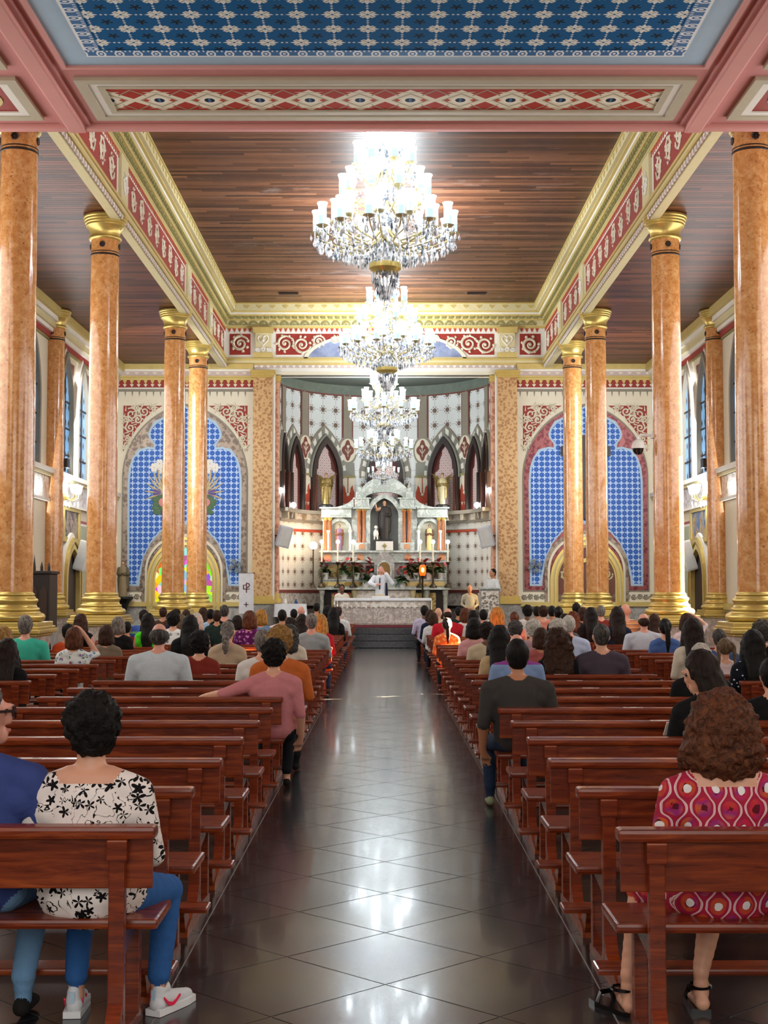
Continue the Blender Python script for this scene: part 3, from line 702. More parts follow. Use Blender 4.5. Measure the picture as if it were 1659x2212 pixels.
    # spandrel ornaments
    for g in (-1, 1):
        q = MB(); ax = g*1.93
        q.prism([(ax, 7.44), (g*0.72, 7.44), (g*1.1, 7.2), (g*1.5, 6.75), (g*1.75, 6.35), (ax, 6.0)], f0, 0, 0.012)
        q.build('spandrel_field', M_RED, t)
        q = MB()
        for (x, z, r, sg) in ((1.68, 7.18, 0.2, 1), (1.28, 7.26, 0.16, -1), (1.72, 6.75, 0.15, -1), (1.48, 7.0, 0.14, 1), (1.8, 6.4, 0.1, 1), (1.0, 7.36, 0.09, 1), (1.86, 6.15, 0.06, -1), (1.85, 7.0, 0.1, 1), (1.5, 7.36, 0.1, -1)):
            q.tube([f0(g*a, b, 0.03) for a, b in spiral(x, z, r, 1.5, 1.0, sg, 20)], 0.024, 4)
            for j in range(6):
                a = j*1.05+x*9; p0 = (x+r*math.cos(a), z+r*math.sin(a)); p1 = (x+(r+0.1)*math.cos(a+0.5), z+(r+0.1)*math.sin(a+0.5))
                q.tube([f0(g*p0[0], p0[1], 0.03), f0(g*p1[0], p1[1], 0.03)], [0.024, 0.008], 4)
        q.build('scroll_ornament', M_CREAM, t)
# ================================================================== side walls
def fan(loc, rz, label):
    t = thing('wall_fan', label, 'fan', loc, rz)
    q = MB()
    for r in (0.1, 0.17, 0.24): q.tube([(r*math.cos(a), -0.16, r*math.sin(a)) for a in [2*PI*i/20 for i in range(21)]], 0.006, 4)
    for k in range(12): q.tube([(0, -0.18, 0), (0.24*math.cos(k*PI/6), -0.15, 0.24*math.sin(k*PI/6))], 0.004, 4)
    q.build('grille', mat('fan_grey', '#7d868c', 0.4, 0.3), t)
    for k in range(4):
        a = k*PI/2+0.4; b = MB(); b.prism([(0.03*math.cos(a), 0.03*math.sin(a)), (0.2*math.cos(a-0.45), 0.2*math.sin(a-0.45)), (0.22*math.cos(a), 0.22*math.sin(a)), (0.19*math.cos(a+0.4), 0.19*math.sin(a+0.4))], lambda x, z, d: (x, d, z), -0.135, -0.125)
        b.build('blade', mat('fan_blade', '#8f9a9e', 0.4), t)
    MB().tube([(0, -0.12, 0), (0, -0.02, 0), (0, 0, -0.05)], 0.05, 8).build('motor', mat('fan_motor', '#5b5f60', 0.4), t)
fan((-4.62, YW-0.06, 2.45), 0, 'grey wall fan mounted low on the blue niche with grey brown border')
fan((4.62, YW-0.06, 2.45), 0, 'grey wall fan mounted low on the blue niche with crimson border')
M_GREEN = mat('sage_panel', '#a9b095', 0.65, var=0.05)
M_ROSEB = mat('rose_border', '#a05c5e', 0.6, var=0.1)
M_GLOW = mat('bulb_glow', '#ffffff', 0.4, emit='#eaf6ff', es=14.0)
M_GLOWW = mat('warm_bulb_glow', '#fff3dd', 0.4, emit='#ffe2b0', es=12.0)
for m in (M_GLOW, M_GLOWW, M_WIN, M_STAIN):
    try: m.cycles.emission_sampling = 'NONE'
    except Exception: pass
for s in (-1, 1):
    sd = 'left' if s < 0 else 'right'
    fw = (lambda s: (lambda a, b, d: (s*(XW-d), a, b)))(s)
    for k, yc in enumerate((36.0, 38.0, 32.5)):
        w = struct(MB().prism(pointed(0.62, 4.75, 6.3, 7.75, 10, yc), fw, 0, 0.05).build('window_%d' % (k+1+(0 if s < 0 else 3)), M_WIN))
        MB().strip(pointed(0.72, 4.7, 6.3, 7.92, 10, yc), pointed(0.6, 4.7, 6.3, 7.72, 10, yc), fw, 0, 0.16).build('window_frame', M_TAUPE, w)
        MB().strip(pointed(0.82, 4.7, 6.3, 8.02, 10, yc), pointed(0.72, 4.7, 6.3, 7.92, 10, yc), fw, 0, 0.1).build('window_surround', M_WHITE, w)
        q = MB(); q.box(*sorted((s*(XW-0.02), s*(XW-0.09))), yc-0.03, yc+0.03, 4.75, 7.6)
        for zz in (5.2, 5.9, 6.6): q.box(*sorted((s*(XW-0.02), s*(XW-0.08))), yc-0.58, yc+0.58, zz, zz+0.04)
        q.build('glazing_bars', M_DARK, w)
    t = thing('wall_sill_band', 'white carved sill band under the lancet windows of the %s side wall' % sd, 'sill band')
    for (d, z0, z1, m) in ((0.22, 4.58, 4.7, M_WHITE), (0.16, 4.5, 4.58, M_CREAMG), (0.08, 3.95, 4.5, M_FILI), (0.12, 3.88, 3.95, M_WHITE)):
        MB().box(*sorted((s*XW, s*(XW-d))), 28, YW, z0, z1).build('band', m, t)
    t = thing('spandrel_frieze', 'rose scroll painting between the lancet heads of the %s side wall' % sd, 'painting')
    for yc in (35.0, 37.0, 39.0): MB().prism([(yc-0.28, 7.75), (yc+0.28, 7.75), (yc, 6.5)], fw, 0, 0.02).build('spandrel', M_BORD2, t)
    # doorway with gold archivolts and panels beside it
    d_ = struct(MB().prism(pointed(0.72, 0, 1.9, 2.75, 10, 36.9), fw, 0, 0.06).build('door_%d' % (1 if s < 0 else 2), M_DARK))
    for (ho, hi, dd, m) in ((1.05, 0.95, 0.12, M_WHITE), (0.95, 0.86, 0.2, M_GOLD), (0.86, 0.8, 0.14, M_FILI), (0.8, 0.7, 0.18, M_GOLDP)):
        MB().strip(pointed(ho, 0, 1.9, 1.9+ho*1.25, 10, 36.9), pointed(hi, 0, 1.9, 1.9+hi*1.25, 10, 36.9), fw, 0, dd).build('archivolt', m, d_)
    for k, (y0, y1) in enumerate(((35.1, 35.7), (38.25, 38.95), (39.4, 40.6), (41.0, 42.4))):
        t = thing('painted_panel', 'sage green panel with rose border, %s beyond the %s side doorway' % (['', 'first', 'second', 'third'][k], sd) if k else 'sage green panel with rose border before the doorway of the %s side wall' % sd, 'wall panel')
        MB().prism([(y0-0.12, 1.45), (y1+0.12, 1.45), (y1+0.12, 3.6), (y0-0.12, 3.6)], fw, 0, 0.03).build('border', M_ROSEB, t)
        MB().prism([(y0-0.04, 1.53), (y1+0.04, 1.53), (y1+0.04, 3.52), (y0-0.04, 3.52)], fw, 0, 0.04).build('line', M_WHITE, t)
        MB().prism([(y0, 1.58), (y1, 1.58), (y1, 3.46), (y0, 3.46)], fw, 0, 0.05).build('field', M_GREEN, t)
    t = thing('wall_dado', 'grey stone dado with straw rail along the %s side wall' % sd, 'dado')
    for (y0, y1) in ((28.5, 35.8), (38.0, YW)):
        MB().box(*sorted((s*XW, s*(XW-0.05))), y0, y1, 0, 1.2).build('stone', M_MARBG, t)
        MB().box(*sorted((s*XW, s*(XW-0.12))), y0, y1, 1.2, 1.36).build('rail', M_GOLDP, t)
    # framed station painting
    t = thing('framed_painting', ('dark devotional painting in gold frame above the left side doorway' if s < 0 else 'blue and gold devotional painting in gold frame above the right side doorway'), 'painting')
    q = MB_('station_canvas_'+sd); n = q.noise(2.6, 5.0, 0.6, dist=1.2)
    cm = q.done(q.ramp(n, [(0.3, '#1f1a18'), (0.45, '#4a3a30'), (0.55, '#b9a48a'), (0.7, '#3a3230')] if s < 0 else [(0.3, '#27405f'), (0.45, '#5a7da6'), (0.55, '#caa24c'), (0.7, '#2f3a4a')]), 0.4)
    MB().prism([(36.1, 3.05), (37.9, 3.05), (37.9, 3.82), (36.1, 3.82)], fw, 0, 0.05).build('canvas', cm, t)
    MB().prism([(36.0, 2.95), (38.0, 2.95), (38.0, 3.92), (36.0, 3.92)], fw, 0, 0.09, inner=[(36.13, 3.08), (37.87, 3.08), (37.87, 3.79), (36.13, 3.79)]).build('frame', M_GOLDP, t)
    # sconce
    t = thing('wall_sconce', 'lit glass wall sconce with crystal arms on the %s side wall' % sd, 'wall lamp', (s*(XW-0.12), 35.9, 4.1))
    MB().lathe([(0, -0.1), (0.1, -0.08), (0.12, 0), (0.05, 0.1), (0, 0.1)], seg=12).build('backplate', M_GOLD, t)
    for k in range(3):
        a = (k-1)*0.8; q = MB(); q.tube([(0, 0, 0), (-s*0.18, math.sin(a)*0.2, -0.1), (-s*0.3, math.sin(a)*0.36, -0.02), (-s*0.3, math.sin(a)*0.38, 0.08)], 0.014, 6); q.build('arm', M_GOLD, t)
        MB().lathe([(0.05, 0.08), (0.08, 0.14), (0.09, 0.22), (0.12, 0.3)], (-s*0.3, math.sin(a)*0.38, 0), 12, cap=False).build('shade', M_GLOW, t)
    for k in range(8):
        a = k*PI/4; MB().ball((-s*0.2+0.16*math.cos(a), 0.25*math.sin(a), -0.18-0.05*(k % 2)), 0.03, 6, 4, (0.7, 0.7, 1.8)).build('crystal_drop', mat('crystal', '#f2f6fa', 0.05, spec=1.0), t)
    lamp('sconce_light', 'POINT', (s*(XW-0.75), 35.9, 4.35), 40, (0.85, 0.95, 1.0), shadow_soft_size=0.15)
    # floodlight and loudspeaker
    t = thing('floodlight', 'small black floodlight on the sill band of the %s side wall' % sd, 'floodlight', (s*(XW-0.3), 35.1, 4.7))
    MB().bbox(-0.1, 0.1, -0.14, 0.14, 0.08, 0.32, 0.02).build('housing', M_BLACK, t); MB().box(-0.03, 0.03, -0.03, 0.03, 0, 0.1).build('bracket', M_BLACK, t)
    t = thing('loudspeaker', 'white column loudspeaker tilted down beside the %s side doorway' % sd, 'loudspeaker', (s*(XW-0.3), 37.35, 2.6), 0)
    o = MB().bbox(-0.16, 0.16, -0.14, 0.14, -0.4, 0.42, 0.02).build('cabinet', mat('white_plastic', '#e4e2da', 0.4), t); o.rotation_euler = (0, -s*0.28, 0)
    o = MB().box(-0.13, 0.13, -0.15, -0.14, -0.36, 0.38).build('grille', mat('grille_grey', '#cfcdc6', 0.5), t); o.rotation_euler = (0, -s*0.28, 0)
    MB().tube([(s*0.1, 0, 0.1), (s*0.28, 0.0, 0.15)], 0.02, 6).build('bracket', mat('white_plastic', '#e4e2da', 0.4), t)
# ================================================================== apse
AC, AR = 43.55, 3.42
def fa(p, z, d): return ((AR-d)*math.sin(p), AC+(AR-d)*math.cos(p), z)
def curved(name, p0, p1, z0, z1, d, m, par=None, n=None, thick=0.0):
    """strip of the apse wall standing d inside the wall line, with UV in metres"""
    n = n or max(2, int(abs(p1-p0)/0.06)); vs = []; fs = []; uv = []
    for i in range(n+1):
        p = p0+(p1-p0)*i/n
        for z in (z0, z1): vs.append(fa(p, z, d)); uv.append(((AR)*p, z))
        for z in (z0, z1): vs.append(fa(p, z, -0.02)); uv.append(((AR)*p, z))
    for i in range(n):
        a, b = 4*i, 4*i+4
        fs += [(a, b, b+1, a+1), (a+1, b+1, b+3, a+3), (a, a+2, b+2, b)]
    fs += [(0, 1, 3, 2), (4*n, 4*n+2, 4*n+3, 4*n+1)]
    me = bpy.data.meshes.new(name); me.from_pydata(vs, [], fs); me.materials.append(m)
    l = me.uv_layers.new(name='uv')
    for lp in me.loops: l.data[lp.index].uv = uv[lp.vertex_index]
    me.polygons.foreach_set('use_smooth', [True]*len(me.polygons)); me.set_sharp_from_angle(angle=0.6)
    return obj(name, me, par)
M_LINE = mat('brown_red_line', '#6e3329', 0.6)
aw = MB()
n = 40
for i in range(n):
    p0 = -PI/2+PI*i/n; p1 = -PI/2+PI*(i+1)/n
    aw.add([fa(p0, 0.3, 0), fa(p1, 0.3, 0), fa(p1, 8.75, 0), fa(p0, 8.75, 0), fa(p0, 0.3, -0.3), fa(p1, 0.3, -0.3), fa(p1, 8.75, -0.3), fa(p0, 8.75, -0.3)], [(0, 1, 2, 3), (7, 6, 5, 4), (3, 2, 6, 7)])
apse = struct(aw.build('wall_apse', M_WHITE, smooth=0.5))
MB().lathe([(0.0, 0.0), (AR+0.3, 0.0), (AR+0.3, 0.2), (0, 0.2)], (0, AC, 8.62), 40, 0.0, PI).build('ceiling_apse', mat('apse_ceiling_paint', '#4f564e', 0.6), kind='structure')
MB().box(-3.5, 3.5, YW+0.2, AC+0.1, 8.42, 8.7).build('ceiling_chancel', M_WHITE, kind='structure')
curved('apse_band', -PI/2, PI/2, 8.3, 8.62, 0.06, mat('green_grey_band', '#6b7468', 0.6, var=0.3, vs=4), apse)
curved('apse_line', -PI/2, PI/2, 8.26, 8.3, 0.05, M_LINE, apse)
ribs = [0.385, 0.9, 1.30]
allr = [-1.5]+[-r for r in ribs[::-1]]+ribs+[1.5]
for a, b in zip(allr[:-1], allr[1:]): curved('rosette_field', a+0.055, b-0.055, 4.3, 8.27, 0.012, M_APSE, apse)
curved('rosette_field', -1.5, 1.5, 1.78, 3.62, 0.012, M_DADO, apse)
for (z0, z1, d, m) in ((0.57, 1.1, 0.05, M_MARBG), (1.1, 1.2, 0.09, M_DARK), (1.2, 1.62, 0.03, M_FILI), (1.62, 1.72, 0.05, M_LINE), (3.62, 3.70, 0.04, M_REDB), (3.72, 3.92, 0.03, M_DADO), (3.92, 4.0, 0.14, M_TAUPE), (4.0, 4.2, 0.1, M_FILI), (4.2, 4.32, 0.35, M_TAUPE)):
    curved('wall_band', -1.52, 1.52, z0, z1, d, m, apse)
for k in range(13):
    p = -1.4+2.8*k/12
    q = MB(); q.prism([(-0.08, 4.0), (0.08, 4.0), (0.1, 4.2), (-0.1, 4.2)], lambda a, b, d, p=p: fa(p+a/AR, b, d), 0, 0.3); q.build('bracket', M_BEIGE, apse)
M_GGREY = mat('green_grey_paint', '#86857a', 0.6)
for r in allr[1:-1]:
    curved('rib', r-0.045, r+0.045, 6.75, 8.3, 0.05, M_TAUPE, apse); curved('rib_line', r-0.06, r-0.045, 6.75, 8.3, 0.03, M_LINE, apse); curved('rib_line', r+0.045, r+0.06, 6.75, 8.3, 0.03, M_LINE, apse)
    fr_ = lambda a, b, d, r=r: fa(r+a/AR, b, d)
    MB().prism([(0.34*math.cos(t), 6.42+0.5*math.sin(t)) for t in [2*PI*i/20 for i in range(20)]], fr_, 0, 0.04).build('medallion_back', M_TAUPE, apse)
    MB().prism([(0.29*math.cos(t), 6.42+0.4*math.sin(t)) for t in [2*PI*i/20 for i in range(20)]], fr_, 0, 0.06).build('medallion_rim', M_CREAM, apse)
    MB().prism([(0.19*math.cos(t)*(1+0.2*math.cos(4*t)), 6.42+0.3*math.sin(t)*(1+0.2*math.cos(4*t))) for t in [2*PI*i/24 for i in range(24)]], fr_, 0, 0.07).build('medallion', M_LINE, apse)
    q = MB(); q.tube([fr_(0, 6.2, 0.08), fr_(0, 6.6, 0.08)], 0.015, 4); q.ball(fr_(0, 6.55, 0.08), 0.06, 8, 4); q.tube([fr_(-0.1, 6.45, 0.08), fr_(0, 6.3, 0.08), fr_(0.1, 6.45, 0.08)], 0.02, 4); q.build('medallion_lily', M_CREAM, apse)
    MB().prism([(-0.26, 5.55), (0.26, 5.55), (0.24, 6.0), (-0.24, 6.0)], fr_, 0, 0.06).build('spandrel_block', M_GGREY, apse)
    MB().prism([(-0.27, 5.5), (0.27, 5.5), (0.27, 5.56), (-0.27, 5.56)], fr_, 0, 0.12).build('impost', M_OLIVE, apse)
    MB().prism([(-0.25, 4.3), (0.25, 4.3), (0.25, 5.5), (-0.25, 5.5)], fr_, 0, 0.05).build('orange_panel', M_REDB, apse)
    q = MB()
    for g in (-1, 1):
        q.prism([(g*0.25, 5.5), (g*0.02, 5.5), (g*0.02, 4.95), (g*0.08, 5.0), (g*0.1, 5.15), (g*0.17, 5.25), (g*0.2, 5.1), (g*0.25, 5.0)], fr_, 0.05, 0.08)
        q.box
    q.ball(fr_(0, 4.92, 0.08), 0.06, 8, 5); q.build('hanging_bracket_motif', M_CREAM, apse)
    q = MB()
    for g in (-1, 0, 1): q.prism([(g*0.14-0.05, 4.62), (g*0.14+0.05, 4.62), (g*0.14, 4.5)], fr_, 0.05, 0.07)
    q.build('drop_motif', M_CREAM, apse)
# gothic niches of the gallery
centres = [-1.42, -1.1, -0.645, 0.0, 0.645, 1.1, 1.42]
for k, pc in enumerate(centres):
    fn_ = lambda a, b, d, pc=pc: fa(pc+a/AR, b, d)
    nm = ['far left', 'beside the angel, left', 'behind the left angel', 'behind the altarpiece', 'behind the right angel', 'beside the angel, right', 'far right'][k]
    hw = 0.50 if abs(pc) in (0.645,) or pc == 0 else 0.36
    t = thing('gothic_niche', 'dark pointed niche with pink back in the apse gallery, %s' % nm, 'niche')
    q = MB(); q.prism(pointed(hw, 4.32, 5.5, 6.62 if hw > 0.4 else 6.5, 10), fn_, 0.0, 0.03); o = q.build('back', M_DIAP, t)
    l = o.data.uv_layers.new(name='uv')
    for lp in o.data.loops:
        co = o.data.vertices[lp.vertex_index].co; l.data[lp.index].uv = (math.atan2(co.x, co.y-AC)*AR, co.z)
    ap = 6.62 if hw > 0.4 else 6.5
    MB().strip(pointed(hw+0.14, 4.32, 5.5, ap+0.22, 10), pointed(hw-0.02, 4.32, 5.5, ap-0.03, 10), fn_, 0, 0.22).build('dark_arch', M_DARK, t)
    MB().strip(pointed(hw+0.03, 4.32, 5.5, ap+0.05, 10), pointed(hw-0.05, 4.32, 5.5, ap-0.06, 10), fn_, 0, 0.1).build('red_arch', mat('maroon_paint', '#5a2018', 0.6), t)
    MB().strip(pointed(hw+0.2, 5.45, 5.5, ap+0.32, 10), pointed(hw+0.13, 5.45, 5.5, ap+0.2, 10), fn_, 0, 0.16).build('olive_arch', M_GGREY, t)
    MB().strip(pointed(hw+0.38, 5.5, 5.55, ap+0.62, 10), pointed(hw+0.33, 5.5, 5.55, ap+0.52, 10), fn_, 0, 0.06).build('outer_line', M_TAUPE, t)
    o1 = pointed(hw+0.33, 5.5, 5.55, ap+0.52, 10); i1 = pointed(hw+0.2, 5.5, 5.55, ap+0.32, 10)
    for j in range(1, len(o1)-2):
        MB().strip(o1[j:j+2], i1[j:j+2], fn_, 0, 0.07).build('voussoir', M_WHITE if j % 2 else M_GGREY, t)
    q = MB()
    for g in (-1, 1): q.strip([(g*hw, 5.6), (g*hw*0.55, 5.75), (g*hw*0.5, 6.05), (g*hw*0.3, 6.3)], [(g*hw, 5.9), (g*hw*0.85, 6.0), (g*hw*0.7, 6.2), (g*hw*0.4, 6.4)], fn_, 0.03, 0.06)
    q.build('cusp', mat('maroon_paint', '#5a2018', 0.6), t)
    for g in (-1, 1): MB().prism([(g*(hw+0.03)-0.05, 4.32), (g*(hw+0.03)+0.05, 4.32), (g*(hw+0.03)+0.05, 5.5), (g*(hw+0.03)-0.05, 5.5)], fn_, 0.0, 0.26).build('colonnette', M_DARK if k % 2 else mat('chestnut_post', '#4a2415', 0.4), t)
# ================================================================== blob modelling: overlapping tapered limbs fused into one continuous surface
def chain(pts, tag, n=6):
    """pts: [(x,y,z,r[,sx,sy,sz])...] -> spheres interpolated along the polyline"""
    out = []
    for a, b in zip(pts[:-1], pts[1:]):
        a = tuple(a)+(1, 1, 1)[len(a)-4:] if len(a) < 7 else a; b = tuple(b)+(1, 1, 1)[len(b)-4:] if len(b) < 7 else b
        for i in range(n+1):
            t = i/n; out.append(tuple(a[k]+(b[k]-a[k])*t for k in range(7))+(tag,))
    return out
def ell(x, y, z, r, sx=1, sy=1, sz=1, tag=0): return [(x, y, z, r, sx, sy, sz, tag)]
_unit = None
def blob(name, prims, voxel, mats, smooth=6, fn=None):
    """fuses the spheres by voxel remesh; faces take the tag of the nearest sphere"""
    global _unit
    if _unit is None:
        b = MB(); b.ball((0, 0, 0), 1.0, 14, 9); _unit = (np.array(b.v), b.f)
    bm = bmesh.new()
    P = np.array([p[:7] for p in prims], float); T = np.array([p[7] for p in prims])
    vs = []; fs = []
    for p in P:
        o = len(vs); vs.extend((_unit[0]*p[3]*p[4:7]+p[:3]).tolist()); fs.extend([tuple(i+o for i in f) for f in _unit[1]])
    bm.free()
    me = bpy.data.meshes.new('tmp'); me.from_pydata(vs, [], fs); me.validate()
    b2 = bmesh.new(); b2.from_mesh(me); bmesh.ops.remove_doubles(b2, verts=b2.verts, dist=1e-5); bmesh.ops.recalc_face_normals(b2, faces=b2.faces); b2.to_mesh(me); b2.free()
    o = bpy.data.objects.new('tmp', me); COL.objects.link(o)
    m = o.modifiers.new('r', 'REMESH'); m.mode = 'VOXEL'; m.voxel_size = voxel
    m = o.modifiers.new('s', 'SMOOTH'); m.iterations = smooth; m.factor = 0.5
    dg = bpy.context.evaluated_depsgraph_get(); out = bpy.data.meshes.new_from_object(o.evaluated_get(dg))
    bpy.data.objects.remove(o); bpy.data.meshes.remove(me)
    out.name = name; out.materials.clear()
    for q in mats: out.materials.append(q)
    n = len(out.polygons); c = np.zeros(n*3); out.polygons.foreach_get('center', c); c = c.reshape(-1, 3)
    best = np.full(n, 1e9); tag = np.zeros(n, int)
    for p, t in zip(P, T):
        d = (np.sqrt((((c-p[:3])/p[4:7])**2).sum(1))-p[3])
        k = d < best; best[k] = d[k]; tag[k] = t
    if fn is not None: tag = fn(c, tag)
    out.polygons.foreach_set('material_index', tag.astype(np.int32)); out.polygons.foreach_set('use_smooth', np.ones(n, bool)); out.update()
    return out
def statue_mesh(name, mats, h=1.7, arm_r=0, arm_l=0, kneel=False):
    """robed standing figure facing -Y; tags 0 robe, 1 skin, 2 mantle, 3 hair"""
    k = h/1.7; p = []
    p += chain([(0, 0, 0.03, 0.2, 1, 0.85, 0.4), (0, 0, 0.3, 0.19, 1, 0.85, 1), (0, 0, 0.75, 0.165, 1, 0.8, 1), (0, 0, 1.0, 0.15, 1, 0.75, 1), (0, 0, 1.25, 0.165, 1.15, 0.7, 1), (0, 0, 1.36, 0.13, 1.35, 0.7, 0.8)], 0, 5)
    p += chain([(0, 0.01, 1.42, 0.055), (0, 0, 1.5, 0.055)], 1, 2)+ell(0, -0.01, 1.58, 0.1, 0.82, 0.95, 1.15, 1)+ell(0, 0.025, 1.61, 0.105, 0.9, 0.95, 1.1, 3)+ell(0, -0.11, 1.57, 0.02, 1, 1, 1.4, 1)
    for s, up in ((-1, arm_r), (1, arm_l)):
        if up: p += chain([(s*0.2, 0, 1.35, 0.07), (s*0.33, -0.05, 1.28, 0.06), (s*0.38, -0.12, 1.5, 0.045), (s*0.38, -0.13, 1.6, 0.04)], 1 if up > 1 else 2, 5)
        else: p += chain([(s*0.2, 0, 1.34, 0.075), (s*0.25, -0.02, 1.08, 0.07), (s*0.1, -0.17, 1.05, 0.055), (s*0.02, -0.18, 1.12, 0.04)], 2, 5)
    p += chain([(-0.16, 0.06, 1.3, 0.09), (-0.19, 0.05, 0.8, 0.1), (-0.17, 0.03, 0.25, 0.08)], 2, 6)+chain([(0.16, 0.06, 1.3, 0.09), (0.2, 0.04, 0.8, 0.09), (0.2, 0.03, 0.4, 0.07)], 2, 6)
    p = [(a*k, b*k, c*k, r*k, x, y, z, t) for a, b, c, r, x, y, z, t in p]
    return blob(name, p, 0.028*k, mats, 3)
def wing(s):
    q = MB(); n = 7
    for i in range(n):
        t = i/(n-1); a = 0.25+1.0*t
        tip = (s*(0.46-0.28*t), 0.16, 1.72-1.0*t)
        q.tube([(s*0.06, 0.1, 1.3-0.1*t), (s*(0.2+0.04*t), 0.15, 1.5-0.32*t), tip], [0.04, 0.055, 0.01], 6)
    return q
MG = mat('aged_gilt', '#8a7440', 0.4, 0.5, var=0.3, vs=12); MSK = mat('statue_flesh', '#c79a78', 0.5); MHD = mat('statue_dark_hair', '#2a1b14', 0.6)
for s in (-1, 1):
    x, y, z = s*1.92-0.03, 45.75, 4.44
    t = thing('angel_statue', 'gilded winged angel statue standing on the %s wing of the altarpiece' % ('left' if s < 0 else 'right'), 'statue', (x, y, z))
    MB().lathe([(0.0, 0), (0.24, 0), (0.24, 0.05), (0.18, 0.09), (0, 0.09)], seg=16).build('plinth', M_BLACK, t)
    b = obj('figure', statue_mesh('angel_body', [MG if s < 0 else mat('ivory_gilt', '#b7aa84', 0.4, 0.2, var=0.25, vs=12), MSK, MG, MHD], 1.05), t, (0, 0, 0.08))
    for g in (-1, 1):
        w = wing(g); o = w.build('wing', MG, t, smooth=True); o.location = (0, 0, 0.0); o.scale = (0.8, 0.8, 0.66)
# ================================================================== high altar (retable)
RY = 45.5
ret = thing('marble_altarpiece', 'white marble high altarpiece with orange columns, three statue niches and arched gable', 'altarpiece', (0, RY, PLAT))
def rb(name, x0, x1, y0, y1, z0, z1, m=M_MARB, b=0.012): return MB().bbox(x0, x1, y0, y1, z0-PLAT, z1-PLAT, b).build(name, m, ret)
M_INLAY = m_damask('gilt_inlay', '#8f7433', '#cdb878', 6.0)
rb('mensa_slab', -2.2, 2.1, -0.62, 0.5, 1.80, 1.93); rb('mensa_core', -2.0, 1.9, -0.2, 0.5, 0.58, 1.80, M_DARK)
for x in (-2.05, -1.45, -1.0, 0.9, 1.35, 1.95):
    MB().lathe([(0.1, 0), (0.1, 0.08), (0.07, 0.12), (0.065, 1.0), (0.09, 1.08), (0.1, 1.2)], (x, -0.45, 0.02), 12).build('mensa_colonnette', M_MARB if abs(x) > 1.2 else M_CREAMG, ret, smooth=0.5)
for x in (-1.25, 1.15): rb('gilt_panel', x-0.5, x+0.5, -0.24, -0.2, 0.75, 1.7, M_INLAY)
MB().prism([(-1.0, 1.02), (0.9, 1.02), (0.9, 1.78), (-1.0, 1.78)], lambda a, b, d: (a, -0.3-d, b-PLAT), 0, 0.1).build('relief_frontal', M_FILI, ret)
rb('gradine', -2.1, 2.05, -0.42, 0.5, 1.93, 2.26); rb('gilt_inlay_left', -2.0, -0.75, -0.44, -0.41, 2.0, 2.2, M_INLAY); rb('gilt_inlay_right', 0.6, 1.95, -0.44, -0.41, 2.0, 2.2, M_INLAY)
rb('gradine_ledge', -2.12, 2.07, -0.46, 0.5, 2.26, 2.31)
rb('flower_back', -2.05, 2.0, 0.0, 0.5, 2.31, 2.98, M_MARBP)
for x0, x1 in ((-2.08, -1.98), (-0.75, -0.65), (0.55, 0.65), (1.92, 2.02)): rb('frame_post', x0, x1, -0.1, 0.0, 2.31, 2.98)
for x0, x1 in ((-1.95, -1.4), (-1.3, -0.78), (0.68, 1.25), (1.32, 1.9)): rb('gilt_panel', x0, x1, -0.02, 0.0, 2.4, 2.9, M_INLAY)
rb('shelf_lower', -2.15, 2.1, -0.28, 0.5, 2.98, 3.05)
rb('frieze_block', -2.05, 2.0, -0.1, 0.5, 3.05, 3.3); rb('shelf_upper', -2.15, 2.1, -0.22, 0.5, 3.3, 3.37)
M_ORC = mat('orange_onyx', '#a8663a', 0.25, var=0.25, vs=8)
M_ORM = mat('orange_inlay', '#cf9468', 0.3)
for x in (-1.88, -0.8, 0.74, 1.85):
    MB().prism(pointed(0.11, 3.08, 3.18, 3.27, 6, x), lambda a, b, d: (a, -0.1-d, b-PLAT), 0, 0.015).build('arched_inlay', M_ORM, ret)
